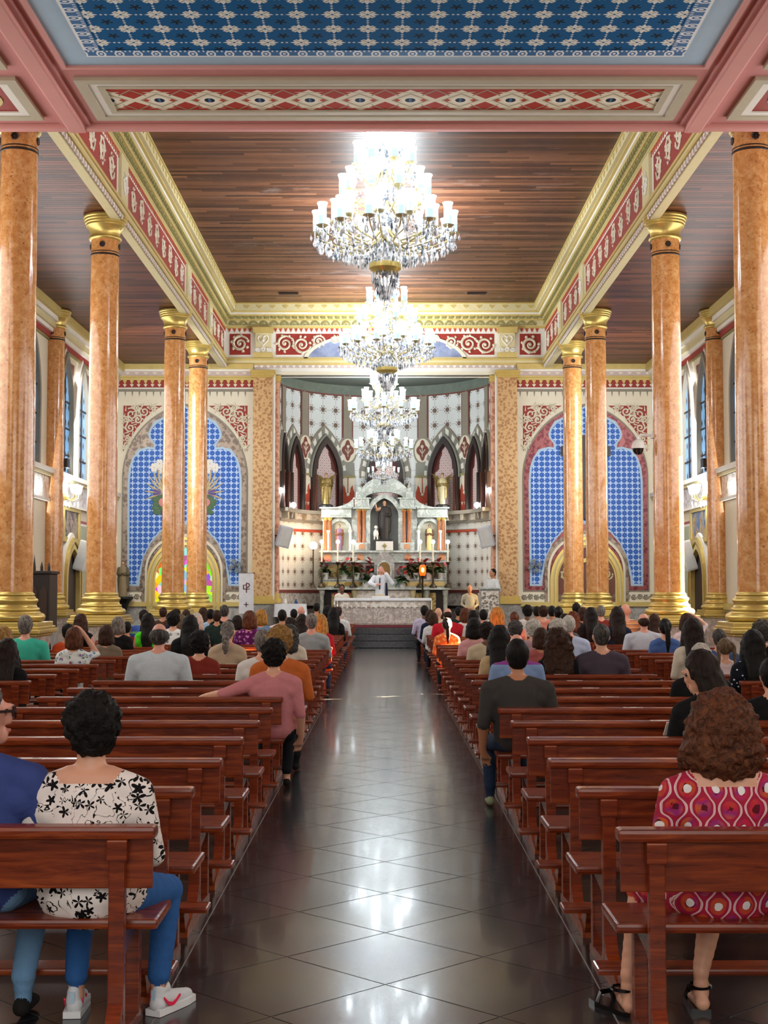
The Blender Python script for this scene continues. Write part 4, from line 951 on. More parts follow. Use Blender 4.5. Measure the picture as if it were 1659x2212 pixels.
for sx, x0, x1 in ((-1, -2.05, -1.1), (1, 1.05, 2.0)):
    cxn = (x0+x1)/2+sx*-0.08
    rb('wing_back', x0, x1, 0.1, 0.5, 3.37, 4.45)
    rb('wing_entablature', x0-0.04 if sx < 0 else x0, x1 if sx < 0 else x1+0.04, -0.12, 0.5, 4.55, 4.88); rb('wing_cornice', x0-0.1 if sx < 0 else x0-0.02, x1+0.02 if sx < 0 else x1+0.1, -0.2, 0.5, 4.88, 4.94)
    rb('wing_lintel', x0-0.05 if sx < 0 else x0, x1 if sx < 0 else x1+0.05, -0.14, 0.5, 4.45, 4.55)
    ap = pointed(0.3, 3.37, 4.02, 4.34, 8, cxn)
    MB().prism(ap, lambda a, b, d: (a, 0.1-d, b-PLAT), 0, 0.01).build('niche_back', mat('niche_ivory', '#cfccb4', 0.5), ret)
    MB().strip(pointed(0.4, 3.37, 4.02, 4.46, 8, cxn), ap, lambda a, b, d: (a, 0.1-d, b-PLAT), 0, 0.14).build('niche_arch', M_MARB, ret)
    for g in (-1, 1): MB().lathe([(0.06, 0), (0.045, 0.05), (0.045, 0.55), (0.07, 0.62), (0.07, 0.66)], (cxn+g*0.36, -0.06, 3.37-PLAT), 10).build('niche_column', M_WHITE, ret, smooth=0.5)
    for g in (0, 1): 
        xx = (x0+0.1+g*0.14) if sx < 0 else (x1-0.1-g*0.14)
        MB().lathe([(0.075, 0), (0.075, 0.05), (0.06, 0.08), (0.055, 0.98), (0.085, 1.08)], (xx, -0.05, 3.37-PLAT), 12).build('orange_column', M_ORC, ret, smooth=0.5)
        MB().lathe([(0.06, 0.0), (0.085, 0.06), (0.09, 0.1)], (xx, -0.05, 4.36-PLAT), 12).build('gilt_capital', M_GOLD, ret, smooth=0.5)
    rb('pier', -1.1 if sx < 0 else 0.75, -0.8 if sx < 0 else 1.05, 0.0, 0.5, 3.37, 4.95)
    xa, xb = (-1.0, -0.52) if sx < 0 else (0.47, 0.95)
    rb('pedestal', xa+0.02, xb-0.06 if sx < 0 else xb, -0.22, 0.4, 3.37, 3.62)
    for g in (0, 1):
        xx = (xa+xb)/2-0.09+g*0.16
        MB().lathe([(0.08, 0), (0.08, 0.05), (0.062, 0.09), (0.058, 1.06), (0.09, 1.18)], (xx, -0.1, 3.62-PLAT), 12).build('orange_column', M_ORC, ret, smooth=0.5)
        MB().lathe([(0.065, 0.0), (0.09, 0.08), (0.1, 0.13)], (xx, -0.1, 4.72-PLAT), 12).build('gilt_capital', M_GOLD, ret, smooth=0.5)
    MB().prism(pointed(0.1, 3.42, 3.5, 3.58, 6, (xa+xb)/2), lambda a, b, d: (a, -0.22-d, b-PLAT), 0, 0.012).build('arched_inlay', M_ORM, ret)
    rb('column_cornice', xa-0.05, xb+0.05, -0.28, 0.4, 4.86, 4.93); rb('upper_block', xa, xb, -0.2, 0.4, 4.93, 5.2); rb('upper_cornice', xa-0.05, xb+0.05, -0.26, 0.4, 5.2, 5.26)
    q = MB(); xm = (xa+xb)/2-sx*0.02+sx*0.1; q.bbox(xm-0.12, xm+0.12, -0.15, 0.1, 5.26-PLAT, 5.52-PLAT, 0.02); q.bbox(xm-0.06, xm+0.06, -0.09, 0.04, 5.52-PLAT, 5.7-PLAT, 0.02); q.lathe([(0.07, 0), (0.0, 0.16)], (xm, -0.02, 5.7-PLAT), 4); q.build('pinnacle', M_MARB, ret)
    q = MB(); q.prism([(sx*1.0, 4.94), (sx*1.6, 4.94), (sx*1.35, 5.0), (sx*1.15, 5.1), (sx*1.0, 5.25)], lambda a, b, d: (a-0.03, 0.0-d, b-PLAT), 0, 0.12); q.build('volute', M_MARB, ret)
MB().prism(pointed(0.47, 3.3, 4.6, 5.25, 10, -0.03), lambda a, b, d: (a, 0.3-d, b-PLAT), 0, 0.02).build('central_niche', mat('niche_grey', '#9a9c98', 0.6), ret)
MB().strip(pointed(0.60, 3.37, 4.6, 5.42, 10, -0.03), pointed(0.46, 3.37, 4.6, 5.24, 10, -0.03), lambda a, b, d: (a, 0.3-d, b-PLAT), 0, 0.42).build('central_arch', M_MARB, ret)
MB().strip(pointed(0.86, 5.2, 5.25, 6.05, 10, -0.03), pointed(0.62, 5.2, 5.25, 5.5, 10, -0.03), lambda a, b, d: (a, 0.3-d, b-PLAT), 0, 0.36).build('gable', M_MARB, ret)
rb('back_slab', -1.0, 0.95, 0.3, 0.5, 3.3, 5.3); rb('statue_pedestal', -0.3, 0.26, -0.25, 0.3, 3.37, 3.66, M_WHITE)
q = MB(); q.box(-0.03, -0.01, -0.28, -0.26, 3.3-PLAT, 3.6-PLAT); q.ball((-0.02, -0.27, 3.52-PLAT), 0.06, 6, 4, (1, 0.4, 1)); q.box(-0.1, 0.06, -0.28, -0.26, 3.51-PLAT, 3.53-PLAT); q.build('brass_cross', M_OLIVE, ret)
# tabernacle
tb = thing('tabernacle', 'grey marble tabernacle with pointed top and arched gilt door behind the priest', 'tabernacle', (-0.03, RY-0.2, 2.06))
MB().prism([(-0.33, 0), (0.33, 0), (0.33, 0.62), (0.14, 0.86), (0, 0.9), (-0.14, 0.86), (-0.33, 0.62)], lambda a, b, d: (a, -d, b), -0.05, 0.2).build('body', M_MARBG, tb)
MB().strip(pointed(0.24, 0.05, 0.35, 0.62, 8), pointed(0.19, 0.05, 0.35, 0.56, 8), lambda a, b, d: (a, -0.2-d, b), 0, 0.04).build('arch', M_MARB, tb)
MB().prism(pointed(0.19, 0.05, 0.35, 0.56, 8), lambda a, b, d: (a, -0.2-d, b), 0, 0.015).build('door', mat('gilt_door', '#8c6a3a', 0.35, 0.5, var=0.3), tb)
# statues of the altarpiece
def statue(name, label, loc, h, mats, **kw):
    t = thing(name, label, 'statue', loc); obj('figure', statue_mesh(name+'_body', mats, h, **kw), t); return t
_za = [0, 1.80, 1.93, 2.26, 2.31, 2.98, 3.05, 3.3, 3.37, 3.62, 4.45, 4.55, 4.88, 4.95, 5.2, 5.26, 5.7, 6.05, 9]
_zb = [0, 1.72, 1.79, 2.02, 2.06, 2.60, 2.66, 2.93, 3.0, 3.26, 4.08, 4.14, 4.37, 4.43, 4.68, 4.73, 5.08, 5.42, 8.37]
def zm(z): return float(np.interp(z, _za, _zb))
for ch in ret.children:
    for v_ in ch.data.vertices: v_.co.z = zm(v_.co.z+PLAT)-PLAT
MBR = mat('dark_fur_robe', '#211812', 0.6, var=0.3, vs=18)
t = statue('saint_statue', 'dark robed saint statue raising a thin cross in the central niche', (-0.02, RY+0.02, 3.34), 1.32, [MBR, MSK, MBR, MHD], arm_r=2)
MB().bbox(-0.25, 0.25, -0.22, 0.22, -0.06, 0.02, 0.01).build('base', M_BLACK, t)
q = MB(); q.tube([(-0.33, -0.12, 1.0), (-0.38, -0.12, 1.62)], 0.012, 5); q.tube([(-0.5, -0.12, 1.46), (-0.24, -0.12, 1.48)], 0.012, 5); q.build('staff_cross', M_DARK, t)
q = MB(); q.ball((-0.28, -0.1, 0.22), 0.11, 8, 6, (0.8, 1, 1.3)); q.ball((-0.28, -0.18, 0.42), 0.06, 8, 6); 
for k in range(4): q.tube([(-0.28+0.05*(k % 2*2-1), -0.1+0.06*(k//2*2-1), 0.15), (-0.28+0.05*(k % 2*2-1), -0.1+0.06*(k//2*2-1), 0.02)], 0.022, 5)
q.build('lamb', M_WHITE, t)
statue('saint_statue', 'small brown and violet robed saint statue in the left altarpiece niche', (-1.5, RY-0.06, 3.0), 0.85, [mat('violet_robe', '#8a6a86', 0.6), MSK, mat('brown_mantle', '#7a4a2a', 0.6), MHD])
statue('saint_statue', 'small saint statue in yellow habit and brown mantle in the right altarpiece niche', (1.45, RY-0.06, 3.0), 0.85, [mat('cream_habit', '#d8bd7c', 0.6), MSK, mat('umber_mantle', '#5b3a22', 0.6), MHD])
t = statue('saint_statue', 'brown robed saint statue on a dark bracket at the corner of the left aisle', (-8.05, YW-0.32, 1.5), 1.1, [mat('ochre_robe', '#8d7a58', 0.6), MSK, mat('olive_mantle', '#5f5238', 0.6), MHD])
MB().lathe([(0.02, -0.55), (0.1, -0.5), (0.2, -0.2), (0.32, -0.06), (0.32, 0.0)], seg=14).build('bracket', M_BLACK, t)
# candles, lamps, flowers on the altarpiece
MCAN = mat('candle_wax', '#e8e0c6', 0.5); MBRZ = mat('old_bronze', '#3d3323', 0.4, 0.6, var=0.3)
for k, x in enumerate((-2.0, -1.48, -0.98, 1.18, 1.6, 2.08)):
    t = thing('candlestick', 'tall bronze candlestick with white candle bulb on the altarpiece, %s from the left' % ['first', 'second', 'third', 'fourth', 'fifth', 'sixth'][k], 'candlestick', (x-0.05, RY-0.55, 1.79), group='six altar candlesticks')
    MB().lathe([(0.13, 0), (0.13, 0.03), (0.09, 0.08), (0.04, 0.13), (0.03, 0.3), (0.045, 0.42), (0.025, 0.5), (0.025, 0.72), (0.07, 0.8), (0.07, 0.83)], seg=14).build('stand', MBRZ, t, smooth=0.5)
    MB().lathe([(0.03, 0.83), (0.03, 1.42)], seg=10).build('candle', MCAN, t, smooth=0.5)
    MB().ball((0, 0, 1.48), 0.065, 10, 8).build('bulb', M_GLOW, t, smooth=True)
t = thing('altar_lamp', 'small round orange glowing lamp beside the left end of the altarpiece', 'lamp', (-2.33, RY-0.5, 1.79))
MB().lathe([(0.1, 0), (0.05, 0.06), (0.02, 0.2), (0.02, 1.2), (0.05, 1.24)], seg=12).build('stand', MBRZ, t, smooth=0.5)
MB().ball((0, 0, 1.36), 0.13, 12, 8).build('globe', M_GLOWW, t, smooth=True)
lamp('altar_lamp_light', 'POINT', (-2.3, RY-0.7, 3.35), 25, (1.0, 0.6, 0.35), shadow_soft_size=0.12)
t = thing('sanctuary_lamp', 'red and gold lit sanctuary lamp standing right of the tabernacle', 'lamp', (1.2, RY-0.95, PLAT))
MB().lathe([(0.14, 0), (0.13, 0.04), (0.03, 0.1), (0.03, 1.5), (0.08, 1.6)], seg=12).build('stand', MBRZ, t, smooth=0.5)
MB().lathe([(0.08, 1.6), (0.11, 1.7), (0.11, 1.86), (0.07, 1.94), (0, 1.95)], seg=14).build('glass', mat('red_lamp_glass', '#a01808', 0.2, emit='#ff5a10', es=1.5), t, smooth=0.5)
MB().ball((0, -0.1, 1.78), 0.05, 8, 6, (1, 1, 1.6)).build('flame', mat('flame_glow', '#ffd060', 0.4, emit='#ffc040', es=10), t)
MGRL = [mat('leaf_green_a', '#2f4a2a', 0.5, var=0.3), mat('leaf_green_b', '#3f5a34', 0.5, var=0.3)]; MFLR = [mat('spathe_red', '#b3322e', 0.4), mat('spathe_pink', '#c4686a', 0.4)]
def leafm(name, L, Wd, m):
    q = MB(); n = 6; vs = []; fs = []
    for i in range(n+1):
        t = i/n; w = Wd*math.sin(PI*min(1, t*0.92+0.08))**0.8*(1-0.3*t); z = 0.35*L*t-0.5*L*t*t
        vs += [(-w, L*t, z), (0, L*t, z-0.12*w), (w, L*t, z)]
    for i in range(n): a = 3*i; fs += [(a, a+1, a+4, a+3), (a+1, a+2, a+5, a+4)]
    q.add(vs, fs); return q.mesh(name, m, True)
LEAF = [leafm('leaf', 0.2, 0.045, m) for m in MGRL]; SPA = [leafm('flower', 0.1, 0.04, m) for m in MFLR]
POT = MB().lathe([(0.085, 0), (0.12, 0.2), (0.125, 0.21), (0.115, 0.21), (0.1, 0.17), (0, 0.17)], seg=18).mesh('pot', mat('white_pot', '#eceae4', 0.4), 0.5)
pots = [(-1.95, RY-0.3, 2.06), (-1.32, RY-0.3, 2.06), (-0.93, RY-0.3, 2.06), (-0.42, RY-0.28, 2.06), (-0.62, RY-0.85, 1.79), (0.72, RY-0.3, 2.06), (1.02, RY-0.3, 2.06), (1.42, RY-0.3, 2.06), (1.82, RY-0.3, 2.06), (0.55, RY-0.85, 1.79)]
pl = ['first', 'second', 'third', 'fourth', None, 'fifth', 'sixth', 'seventh', 'eighth', None]
for k, (x, y, z) in enumerate(pots):
    if pl[k] is None: y = RY-0.54
    t = thing('potted_anthurium', ('red flowering plant in white pot on the upper altar ledge, %s from the left' % pl[k]) if pl[k] else 'red flowering plant in white pot on the lower altar step, %s of the priest' % ('left' if x < 0 else 'right'), 'potted plant', (x, y, z), group='potted red flowering plants on the high altar')
    obj('pot', POT, t)
    for j in range(30):
        a = R.random()*2*PI; obj('leaf', LEAF[j % 2], t, (0.04*math.cos(a), 0.04*math.sin(a), 0.18+0.22*R.random()), (0.5-1.1*R.random(), 0.3*(R.random()-0.5), a), (1.5,)*3)
    for j in range(11):
        a = R.random()*2*PI; r = 0.06+0.13*R.random(); obj('flower', SPA[j % 3 % 2], t, (r*math.cos(a), r*math.sin(a), 0.38+0.26*R.random()), (0.9-0.5*R.random(), 0, a), (1.7,)*3)
# ================================================================== altar table, ambo, furniture
t = thing('altar_table', 'carved white marble altar table under a white cloth', 'altar', (-0.06, 42.55, PLAT))
MB().bbox(-1.38, 1.38, -0.3, 0.45, 0.08, 0.82, 0.015).build('block', M_MARBP, t)
MB().bbox(-1.46, 1.46, -0.4, 0.5, 0.0, 0.08, 0.01).build('plinth', mat('maroon_carpet_edge', '#6b2730', 0.7), t)
MB().prism([(-1.3, 0.62), (1.3, 0.62), (1.3, 0.8), (-1.3, 0.8)], lambda a, b, d: (a, -0.3-d, b), 0, 0.04).build('relief_frieze', M_FILI, t)
for x0, x1 in ((-1.3, -1.0), (-0.92, -0.35), (-0.28, 0.28), (0.35, 0.92), (1.0, 1.3)):
    MB().prism([(x0, 0.12), (x1, 0.12), (x1, 0.58), (x0, 0.58)], lambda a, b, d: (a, -0.3-d, b), 0, 0.025).build('relief_panel', m_marble('relief_marble', '#d8ccc0', '#9a8d86', 5.0) if 'relief_marble' not in bpy.data.materials else bpy.data.materials['relief_marble'], t)
for k in range(18):
    x = -1.25+2.5*k/17; q = MB(); q.ball((x, -0.33, 0.63-0.02*(k % 2)), 0.05, 6, 4, (1, 0.5, 1.2)); q.build('grape_relief', M_FILI, t)
MB().bbox(-1.44, 1.44, -0.38, 0.5, 0.82, 0.87, 0.015).build('top', M_MARB, t)
c = thing('altar_cloth', 'white linen cloth lying on the marble altar table', 'tablecloth', (-0.06, 42.55, PLAT+0.87))
MB().bbox(-1.47, 1.47, -0.39, 0.5, 0.001, 0.02, 0.008).build('sheet', mat('white_linen', '#eef0f2', 0.8), c); q = MB(); q.bbox(1.445, 1.475, -0.39, 0.5, -0.45, 0.01, 0.01); q.bbox(-1.475, -1.445, -0.39, 0.5, -0.25, 0.01, 0.01); q.bbox(-1.47, 1.47, -0.41, -0.385, -0.06, 0.01, 0.008); q.build('drop', mat('white_linen', '#eef0f2', 0.8), c)
t = thing('missal', 'open book on a white stand on the altar table before the priest', 'book', (-0.12, 42.4, PLAT+0.89))
MB().bbox(-0.28, 0.25, -0.1, 0.12, 0, 0.07, 0.01).build('stand', mat('white_linen', '#eef0f2', 0.8), t); MB().bbox(-0.16, 0.12, -0.11, 0.05, 0.07, 0.12, 0.01).build('pages', mat('page_cream', '#e3cfa0', 0.7), t)
t = thing('ambo', 'pale marble ambo with carved vine front right of the altar', 'ambo', (3.15, 42.0, PLAT))
MB().bbox(-0.3, 0.3, -0.22, 0.22, 0.0, 1.15, 0.015).build('block', M_MARBG, t)
MB().prism([(-0.26, 0.05), (0.26, 0.05), (0.26, 1.1), (-0.26, 1.1)], lambda a, b, d: (a, -0.22-d, b), 0, 0.02).build('front', M_FILI, t)
q = MB()
for k in range(60): q.ball((-0.24+0.48*R.random(), -0.245, 0.1+0.95*R.random()), 0.03+0.015*R.random(), 5, 3, (1, 0.4, 0.8))
q.build('vine_relief', M_TAUPE, t, kind='stuff')
MB().bbox(-0.32, 0.32, -0.26, 0.24, 1.15, 1.2, 0.01).build('desk', M_MARB, t)
t = thing('credence_table', 'small table under a white cloth left of the altar', 'table', (-2.9, 42.6, PLAT))
q = MB()
for gx in (-0.4, 0.4):
    for gy in (-0.2, 0.2): MB().box(gx-0.025, gx+0.025, gy-0.025, gy+0.025, 0, 0.66).build('leg', M_DARK, t)
MB().bbox(-0.45, 0.45, -0.26, 0.26, 0.66, 0.70, 0.01).build('top', M_DARK, t)
c = thing('credence_cloth', 'white cloth hanging over the small table left of the altar', 'tablecloth', (-2.9, 42.6, PLAT+0.70))
q = MB(); n = 48; top = []; bot = []
for i in range(n):
    a = 2*PI*i/n; x = 0.5*max(-1, min(1, 1.35*math.cos(a))); y = 0.3*max(-1, min(1, 1.35*math.sin(a))); w = 1+0.05*math.sin(i*2.1)
    top.append((x*0.96, y*0.96, 0.012)); bot.append((x*w, y*w, -0.38))
q.add(top+bot, [tuple(range(n))]+[(i, (i+1) % n, (i+1) % n+n, i+n) for i in range(n)]); q.build('sheet', mat('white_linen', '#eef0f2', 0.8), c, smooth=0.9)
t = thing('cruet_set', 'blue and white cruets standing on the small cloth covered table', 'cruets', (-2.85, 42.6, PLAT+0.715))
MB().lathe([(0.05, 0), (0.06, 0.06), (0.03, 0.12), (0.03, 0.16)], (-0.2, 0, 0), 10).build('white_cruet', M_WHITE, t, smooth=0.5); MB().lathe([(0.04, 0), (0.06, 0.05), (0.02, 0.1), (0.03, 0.14)], (0.12, 0, 0), 10).build('blue_cruet', mat('blue_glass', '#2a4a7a', 0.2), t, smooth=0.5)
# banner stand left of chancel
t = thing('hanging_banner', 'white cloth banner with dark red monogram and cross before the left pilaster', 'banner', (-4.15, 41.6, 0))
MB().bbox(-0.22, 0.22, -0.03, 0.0, 1.0, 2.2, 0.005).build('cloth', mat('banner_white', '#dcdcdd', 0.8), t)
q = MB(); q.box(-0.01, 0.02, -0.036, -0.03, 1.62, 1.92); q.strip([(0.02, 1.92), (0.09, 1.9), (0.11, 1.84), (0.08, 1.78), (0.02, 1.77)], [(0.02, 1.89), (0.06, 1.88), (0.08, 1.84), (0.06, 1.81), (0.02, 1.8)], lambda a, b, d: (a, -0.03-d, b), 0, 0.006)
q.box(-0.1, -0.07, -0.036, -0.03, 1.72, 1.86); q.box(-0.1, 0.1, -0.036, -0.03, 1.72, 1.745); q.box(-0.06, -0.01, -0.036, -0.03, 1.84, 1.865); q.build('monogram', mat('banner_maroon', '#5a2328', 0.7), t)
q = MB(); q.box(-0.012, 0.012, -0.036, -0.03, 1.2, 1.34); q.box(-0.07, 0.07, -0.036, -0.03, 1.258, 1.282); q.build('cross', mat('banner_maroon', '#5a2328', 0.7), t)
MB().tube([(-0.25, 0, 2.2), (0.25, 0, 2.2)], 0.015, 6).build('rod', MBRZ, t); q = MB(); q.tube([(0, 0.02, 0), (0, 0.02, 2.22)], 0.02, 6); q.lathe([(0.2, 0), (0.18, 0.03), (0.03, 0.06)], (0, 0.02, 0), 12); q.build('stand', MBRZ, t)
# wall-mounted spotlights and loudspeakers in the chancel
for k, (x, y, z) in enumerate(((-3.25, 43.2, 4.75), (-2.95, 44.6, 4.38), (3.25, 43.2, 4.75), (2.95, 44.6, 4.38))):
    s = -1 if x < 0 else 1
    t = thing('spotlight', 'lit white spotlight on the %s gallery rail, %s' % ('left' if s < 0 else 'right', 'upper one near the arch' if k % 2 == 0 else 'lower one deeper in the apse'), 'spotlight', (x, y, z))
    MB().tube([(s*0.05, 0.02, -0.35), (0, 0, -0.1), (0, 0, 0)], 0.02, 6).build('arm', mat('white_plastic', '#e4e2da', 0.4), t)
    MB().ball((0, -0.02, 0.06), 0.09, 10, 8).build('bulb', M_GLOW, t, smooth=True)
    lamp('spot_light', 'SPOT', (x*0.97, y+0.1, z+0.15), 110, (0.92, 0.97, 1.0), spot_size=2.4, spot_blend=0.8, shadow_soft_size=0.1, aim=(0, 45.6, 3.4))
for s in (-1, 1):
    t = thing('loudspeaker', 'grey white loudspeaker tilted down on the %s chancel jamb' % ('left' if s < 0 else 'right'), 'loudspeaker', (s*3.12, 42.85, 3.35))
    o = MB().bbox(-0.2, 0.2, -0.15, 0.15, -0.32, 0.32, 0.02).build('cabinet', mat('pale_grey_plastic', '#c4c6cc', 0.4), t); o.rotation_euler = (0.2, -s*0.22, -s*0.3)
    o = MB().box(-0.15, 0.15, -0.165, -0.15, -0.27, 0.27).build('grille', mat('grille_grey', '#cfcdc6', 0.5), t); o.rotation_euler = (0.2, -s*0.22, -s*0.3)
    MB().tube([(s*0.1, 0, 0), (s*0.3, 0.1, 0.05)], 0.02, 6).build('bracket', M_BLACK, t)
# security camera on the right second column
t = thing('security_camera', 'white domed security camera on an arm on the right second column', 'camera', (XC-0.28, 25.9, 4.55))
MW = mat('white_plastic', '#e4e2da', 0.4)
q = MB(); q.tube([(0.02, 0, 0.0), (-0.22, 0, 0.02), (-0.27, 0, -0.02), (-0.27, 0, -0.08)], 0.025, 8); q.bbox(-0.03, 0.02, -0.06, 0.06, -0.05, 0.08, 0.01); q.build('arm', MW, t)
MB().lathe([(0.0, -0.06), (0.05, -0.07), (0.1, -0.12), (0.125, -0.2), (0.125, -0.24), (0.0, -0.24)], (-0.27, 0, 0), 20).build('hood', MW, t, smooth=0.6)
MB().lathe([(0.11, -0.24), (0.1, -0.29), (0.07, -0.34), (0.0, -0.36)], (-0.27, 0, 0), 20).build('dome', mat('smoked_dome', '#101114', 0.08, spec=0.8), t, smooth=0.6)
# confessional
t = thing('confessional', 'dark carved wooden confessional with pinnacles between the left columns', 'cabinet', (-7.15, 28.6, 0))
MB().bbox(-0.32, 0.32, -0.3, 0.4, 0.9, 2.0, 0.02).build('cabinet', M_DARK, t); MB().bbox(-0.36, 0.36, -0.34, 0.42, 0.0, 0.9, 0.02).build('pedestal', M_MARBG, t)
for x in (-0.2, 0.0, 0.2): MB().prism(pointed(0.075, 1.1, 1.6, 1.75, 6, x), lambda a, b, d: (a, -0.3-d, b), 0, 0.02).build('carved_panel', mat('carved_walnut', '#3a2418', 0.5), t)
MB().bbox(-0.36, 0.36, -0.34, 0.42, 2.0, 2.06, 0.01).build('cornice', M_DARK, t)
for x in (-0.3, -0.15, 0, 0.15, 0.3): MB().lathe([(0.03, 0), (0.03, 0.08), (0.0, 0.2 if x else 0.34)], (x, -0.28, 2.06), 6).build('pinnacle', M_DARK, t)
# ================================================================== chandeliers
def m_crystal():
    m = bpy.data.materials.new('lead_crystal'); m.use_nodes = True; b = m.node_tree.nodes['Principled BSDF']
    b.inputs['Base Color'].default_value = (0.93, 0.96, 1, 1); b.inputs['Roughness'].default_value = 0.12; b.inputs['Specular IOR Level'].default_value = 0.9
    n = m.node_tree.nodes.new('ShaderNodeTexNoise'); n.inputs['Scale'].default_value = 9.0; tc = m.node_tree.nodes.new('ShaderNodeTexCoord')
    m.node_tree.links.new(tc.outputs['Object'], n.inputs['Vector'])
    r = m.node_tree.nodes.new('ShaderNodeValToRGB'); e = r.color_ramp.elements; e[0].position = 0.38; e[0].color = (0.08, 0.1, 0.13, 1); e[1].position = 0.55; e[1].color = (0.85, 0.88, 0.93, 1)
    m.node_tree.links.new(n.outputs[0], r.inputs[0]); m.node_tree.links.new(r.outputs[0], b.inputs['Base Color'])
    return m
M_CRY = m_crystal()
M_ARM = mat('gilt_glass_arm', '#b8a878', 0.2, 0.3, spec=0.8)
M_SHADE = mat('lit_glass_shade', '#b8c4cc', 0.3, emit='#e8f6ff', es=3.0, var=0.0)
M_SHADEB = mat('frosted_shade_foot', '#5f8296', 0.3, emit='#cfe8f4', es=0.8, var=0.0)
for m in (M_SHADE, M_SHADEB):
    m.cycles.emission_sampling = 'NONE'
def shade_mesh():
    n = 14; q = MB(); pr = [(0.045, 0.0), (0.06, 0.02), (0.062, 0.14)]
    q.lathe(pr, seg=n, cap=False); q.cur = 1
    q.lathe([(0.062, 0.14), (0.06, 0.26), (0.066, 0.3), (0.082, 0.335), (0.078, 0.345)], seg=n, cap=False)
    q.ball((0, 0, 0.2), 0.03, 6, 5, (1, 1, 2.2))
    return q.mesh('shade', [M_SHADEB, M_SHADE], 0.6)
SHADE = shade_mesh()
def drop_mesh():
    q = MB(); q.lathe([(0.0, 0.0), (0.011, -0.012), (0.0, -0.025)], seg=6); q.lathe([(0.0, -0.025), (0.016, -0.055), (0.022, -0.085), (0.0, -0.125)], seg=6); return q.mesh('crystal_drop', M_CRY)
def pend_mesh():
    q = MB()
    for k in range(4): q.ball((0, 0, -0.012-0.026*k), 0.012, 6, 4)
    q.lathe([(0.0, -0.11), (0.02, -0.15), (0.033, -0.19), (0.02, -0.23), (0, -0.25)], seg=6); return q.mesh('crystal_drop', M_CRY)
DROP, PEND = drop_mesh(), pend_mesh()
def chandelier(x, y, zb, D, label, tiers, top=True, power=900, drops=True, zt_=None):
    """zb: height of the lowest finial tip; D: rim diameter"""
    k = D/2.1
    t = thing('chandelier', label, 'chandelier', (x, y, zb), group='crystal chandeliers hanging along the nave')
    # stem
    pr = [(0, 0.30), (0.05, 0.32), (0.1, 0.42), (0.06, 0.5), (0.12, 0.62), (0.16, 0.7), (0.09, 0.8), (0.05, 0.95), (0.1, 1.1), (0.13, 1.2), (0.06, 1.32), (0.05, 1.6), (0.11, 1.75), (0.06, 1.9), (0.04, 2.1), (0.1, 2.2), (0.05, 2.35), (0.03, 2.6)]
    MB().lathe([(r*k, z*k) for r, z in pr], seg=16).build('stem', M_CRY, t, smooth=0.8)
    MB().lathe([(0.18*k, 0.36*k), (0.25*k, 0.42*k), (0.24*k, 0.5*k), (0.16*k, 0.52*k)], seg=18).build('gilt_bowl', M_GOLD, t, smooth=0.5)
    if top:
        ZT = zt_ or ZN; q = MB()
        q.tube([(0, 0, 2.5*k), (0, 0, ZT-zb)], 0.02, 6); q.lathe([(0.0, 0), (0.14, 0.0), (0.1, 0.06), (0.03, 0.1)], (0, 0, ZT-zb-0.1), 14); q.build('suspension_rod', M_GOLD, t)
    for (n, rr, zr, ph) in tiers:
        r = rr*D/2; z = zr*k
        for i in range(n):
            a = 2*PI*(i+ph)/n; c, s_ = math.cos(a), math.sin(a)
            if MESH.get(('arm', rr, zr, D)) is None:
                q = MB(); q.tube([(0.08*k, 0, z-0.1*k), (r*0.35, 0, z-0.28*k), (r*0.7, 0, z-0.22*k), (r*0.93, 0, z-0.12*k), (r, 0, z-0.03*k)], [0.02*k, 0.018*k, 0.016*k, 0.014*k, 0.014*k], 6)
                q.lathe([(0.0, -0.05*k), (0.05*k, -0.035*k), (0.1*k, 0.0), (0.04*k, 0.0)], (r, 0, z), 12)
                MESH[('arm', rr, zr, D)] = q.mesh('arm', M_ARM, 0.8)
            ar = obj('arm', MESH[('arm', rr, zr, D)], t, rot=(0, 0, a))
            obj('shade', SHADE, t, (r*c, r*s_, z), (0, 0, a), (k, k, k))
            if drops:
                for j in range(5):
                    b = 2*PI*j/5; obj('crystal_drop', PEND if j % 2 else DROP, ar, (r+0.09*k*math.cos(b), 0.09*k*math.sin(b), z-0.005), None, (k, k, k*1.0))
    # beaded swags and hanging fringe as one crystal mass
    q = MB()
    ts = sorted(tiers, key=lambda u: u[2])
    def strand(p0, p1, sag, nb, rb):
        for i in range(nb+1):
            u = i/nb; q.ball((p0[0]+(p1[0]-p0[0])*u, p0[1]+(p1[1]-p0[1])*u, p0[2]+(p1[2]-p0[2])*u-sag*4*u*(1-u)), rb, 5, 3)
    for (n, rr, zr, ph) in tiers:
        r = rr*D/2; z = zr*k
        for i in range(n):
            a = 2*PI*(i+ph)/n; a2 = 2*PI*(i+1+ph)/n
            strand((r*math.cos(a), r*math.sin(a), z-0.02), (r*math.cos(a2), r*math.sin(a2), z-0.02), 0.14*k, 10, 0.013*k)
            strand((r*math.cos(a), r*math.sin(a), z-0.04), (0.1*k*math.cos(a), 0.1*k*math.sin(a), z+0.34*k), 0.1*k, 12, 0.013*k)
    r0 = tiers[0][1]*D/2; z0 = tiers[0][2]*k
    for i in range(34):
        a = 2*PI*i/34
        for u in range(7):
            rr = r0*(1-u/7.5); zz = z0-0.1*k-0.33*k*(u/7)**0.8-0.05*k*R.random()
            q.lathe([(0.0, 0.0), (0.014*k, -0.03*k), (0.024*k, -0.09*k), (0.0, -0.15*k)], (rr*math.cos(a+u*0.09), rr*math.sin(a+u*0.09), zz), 5)
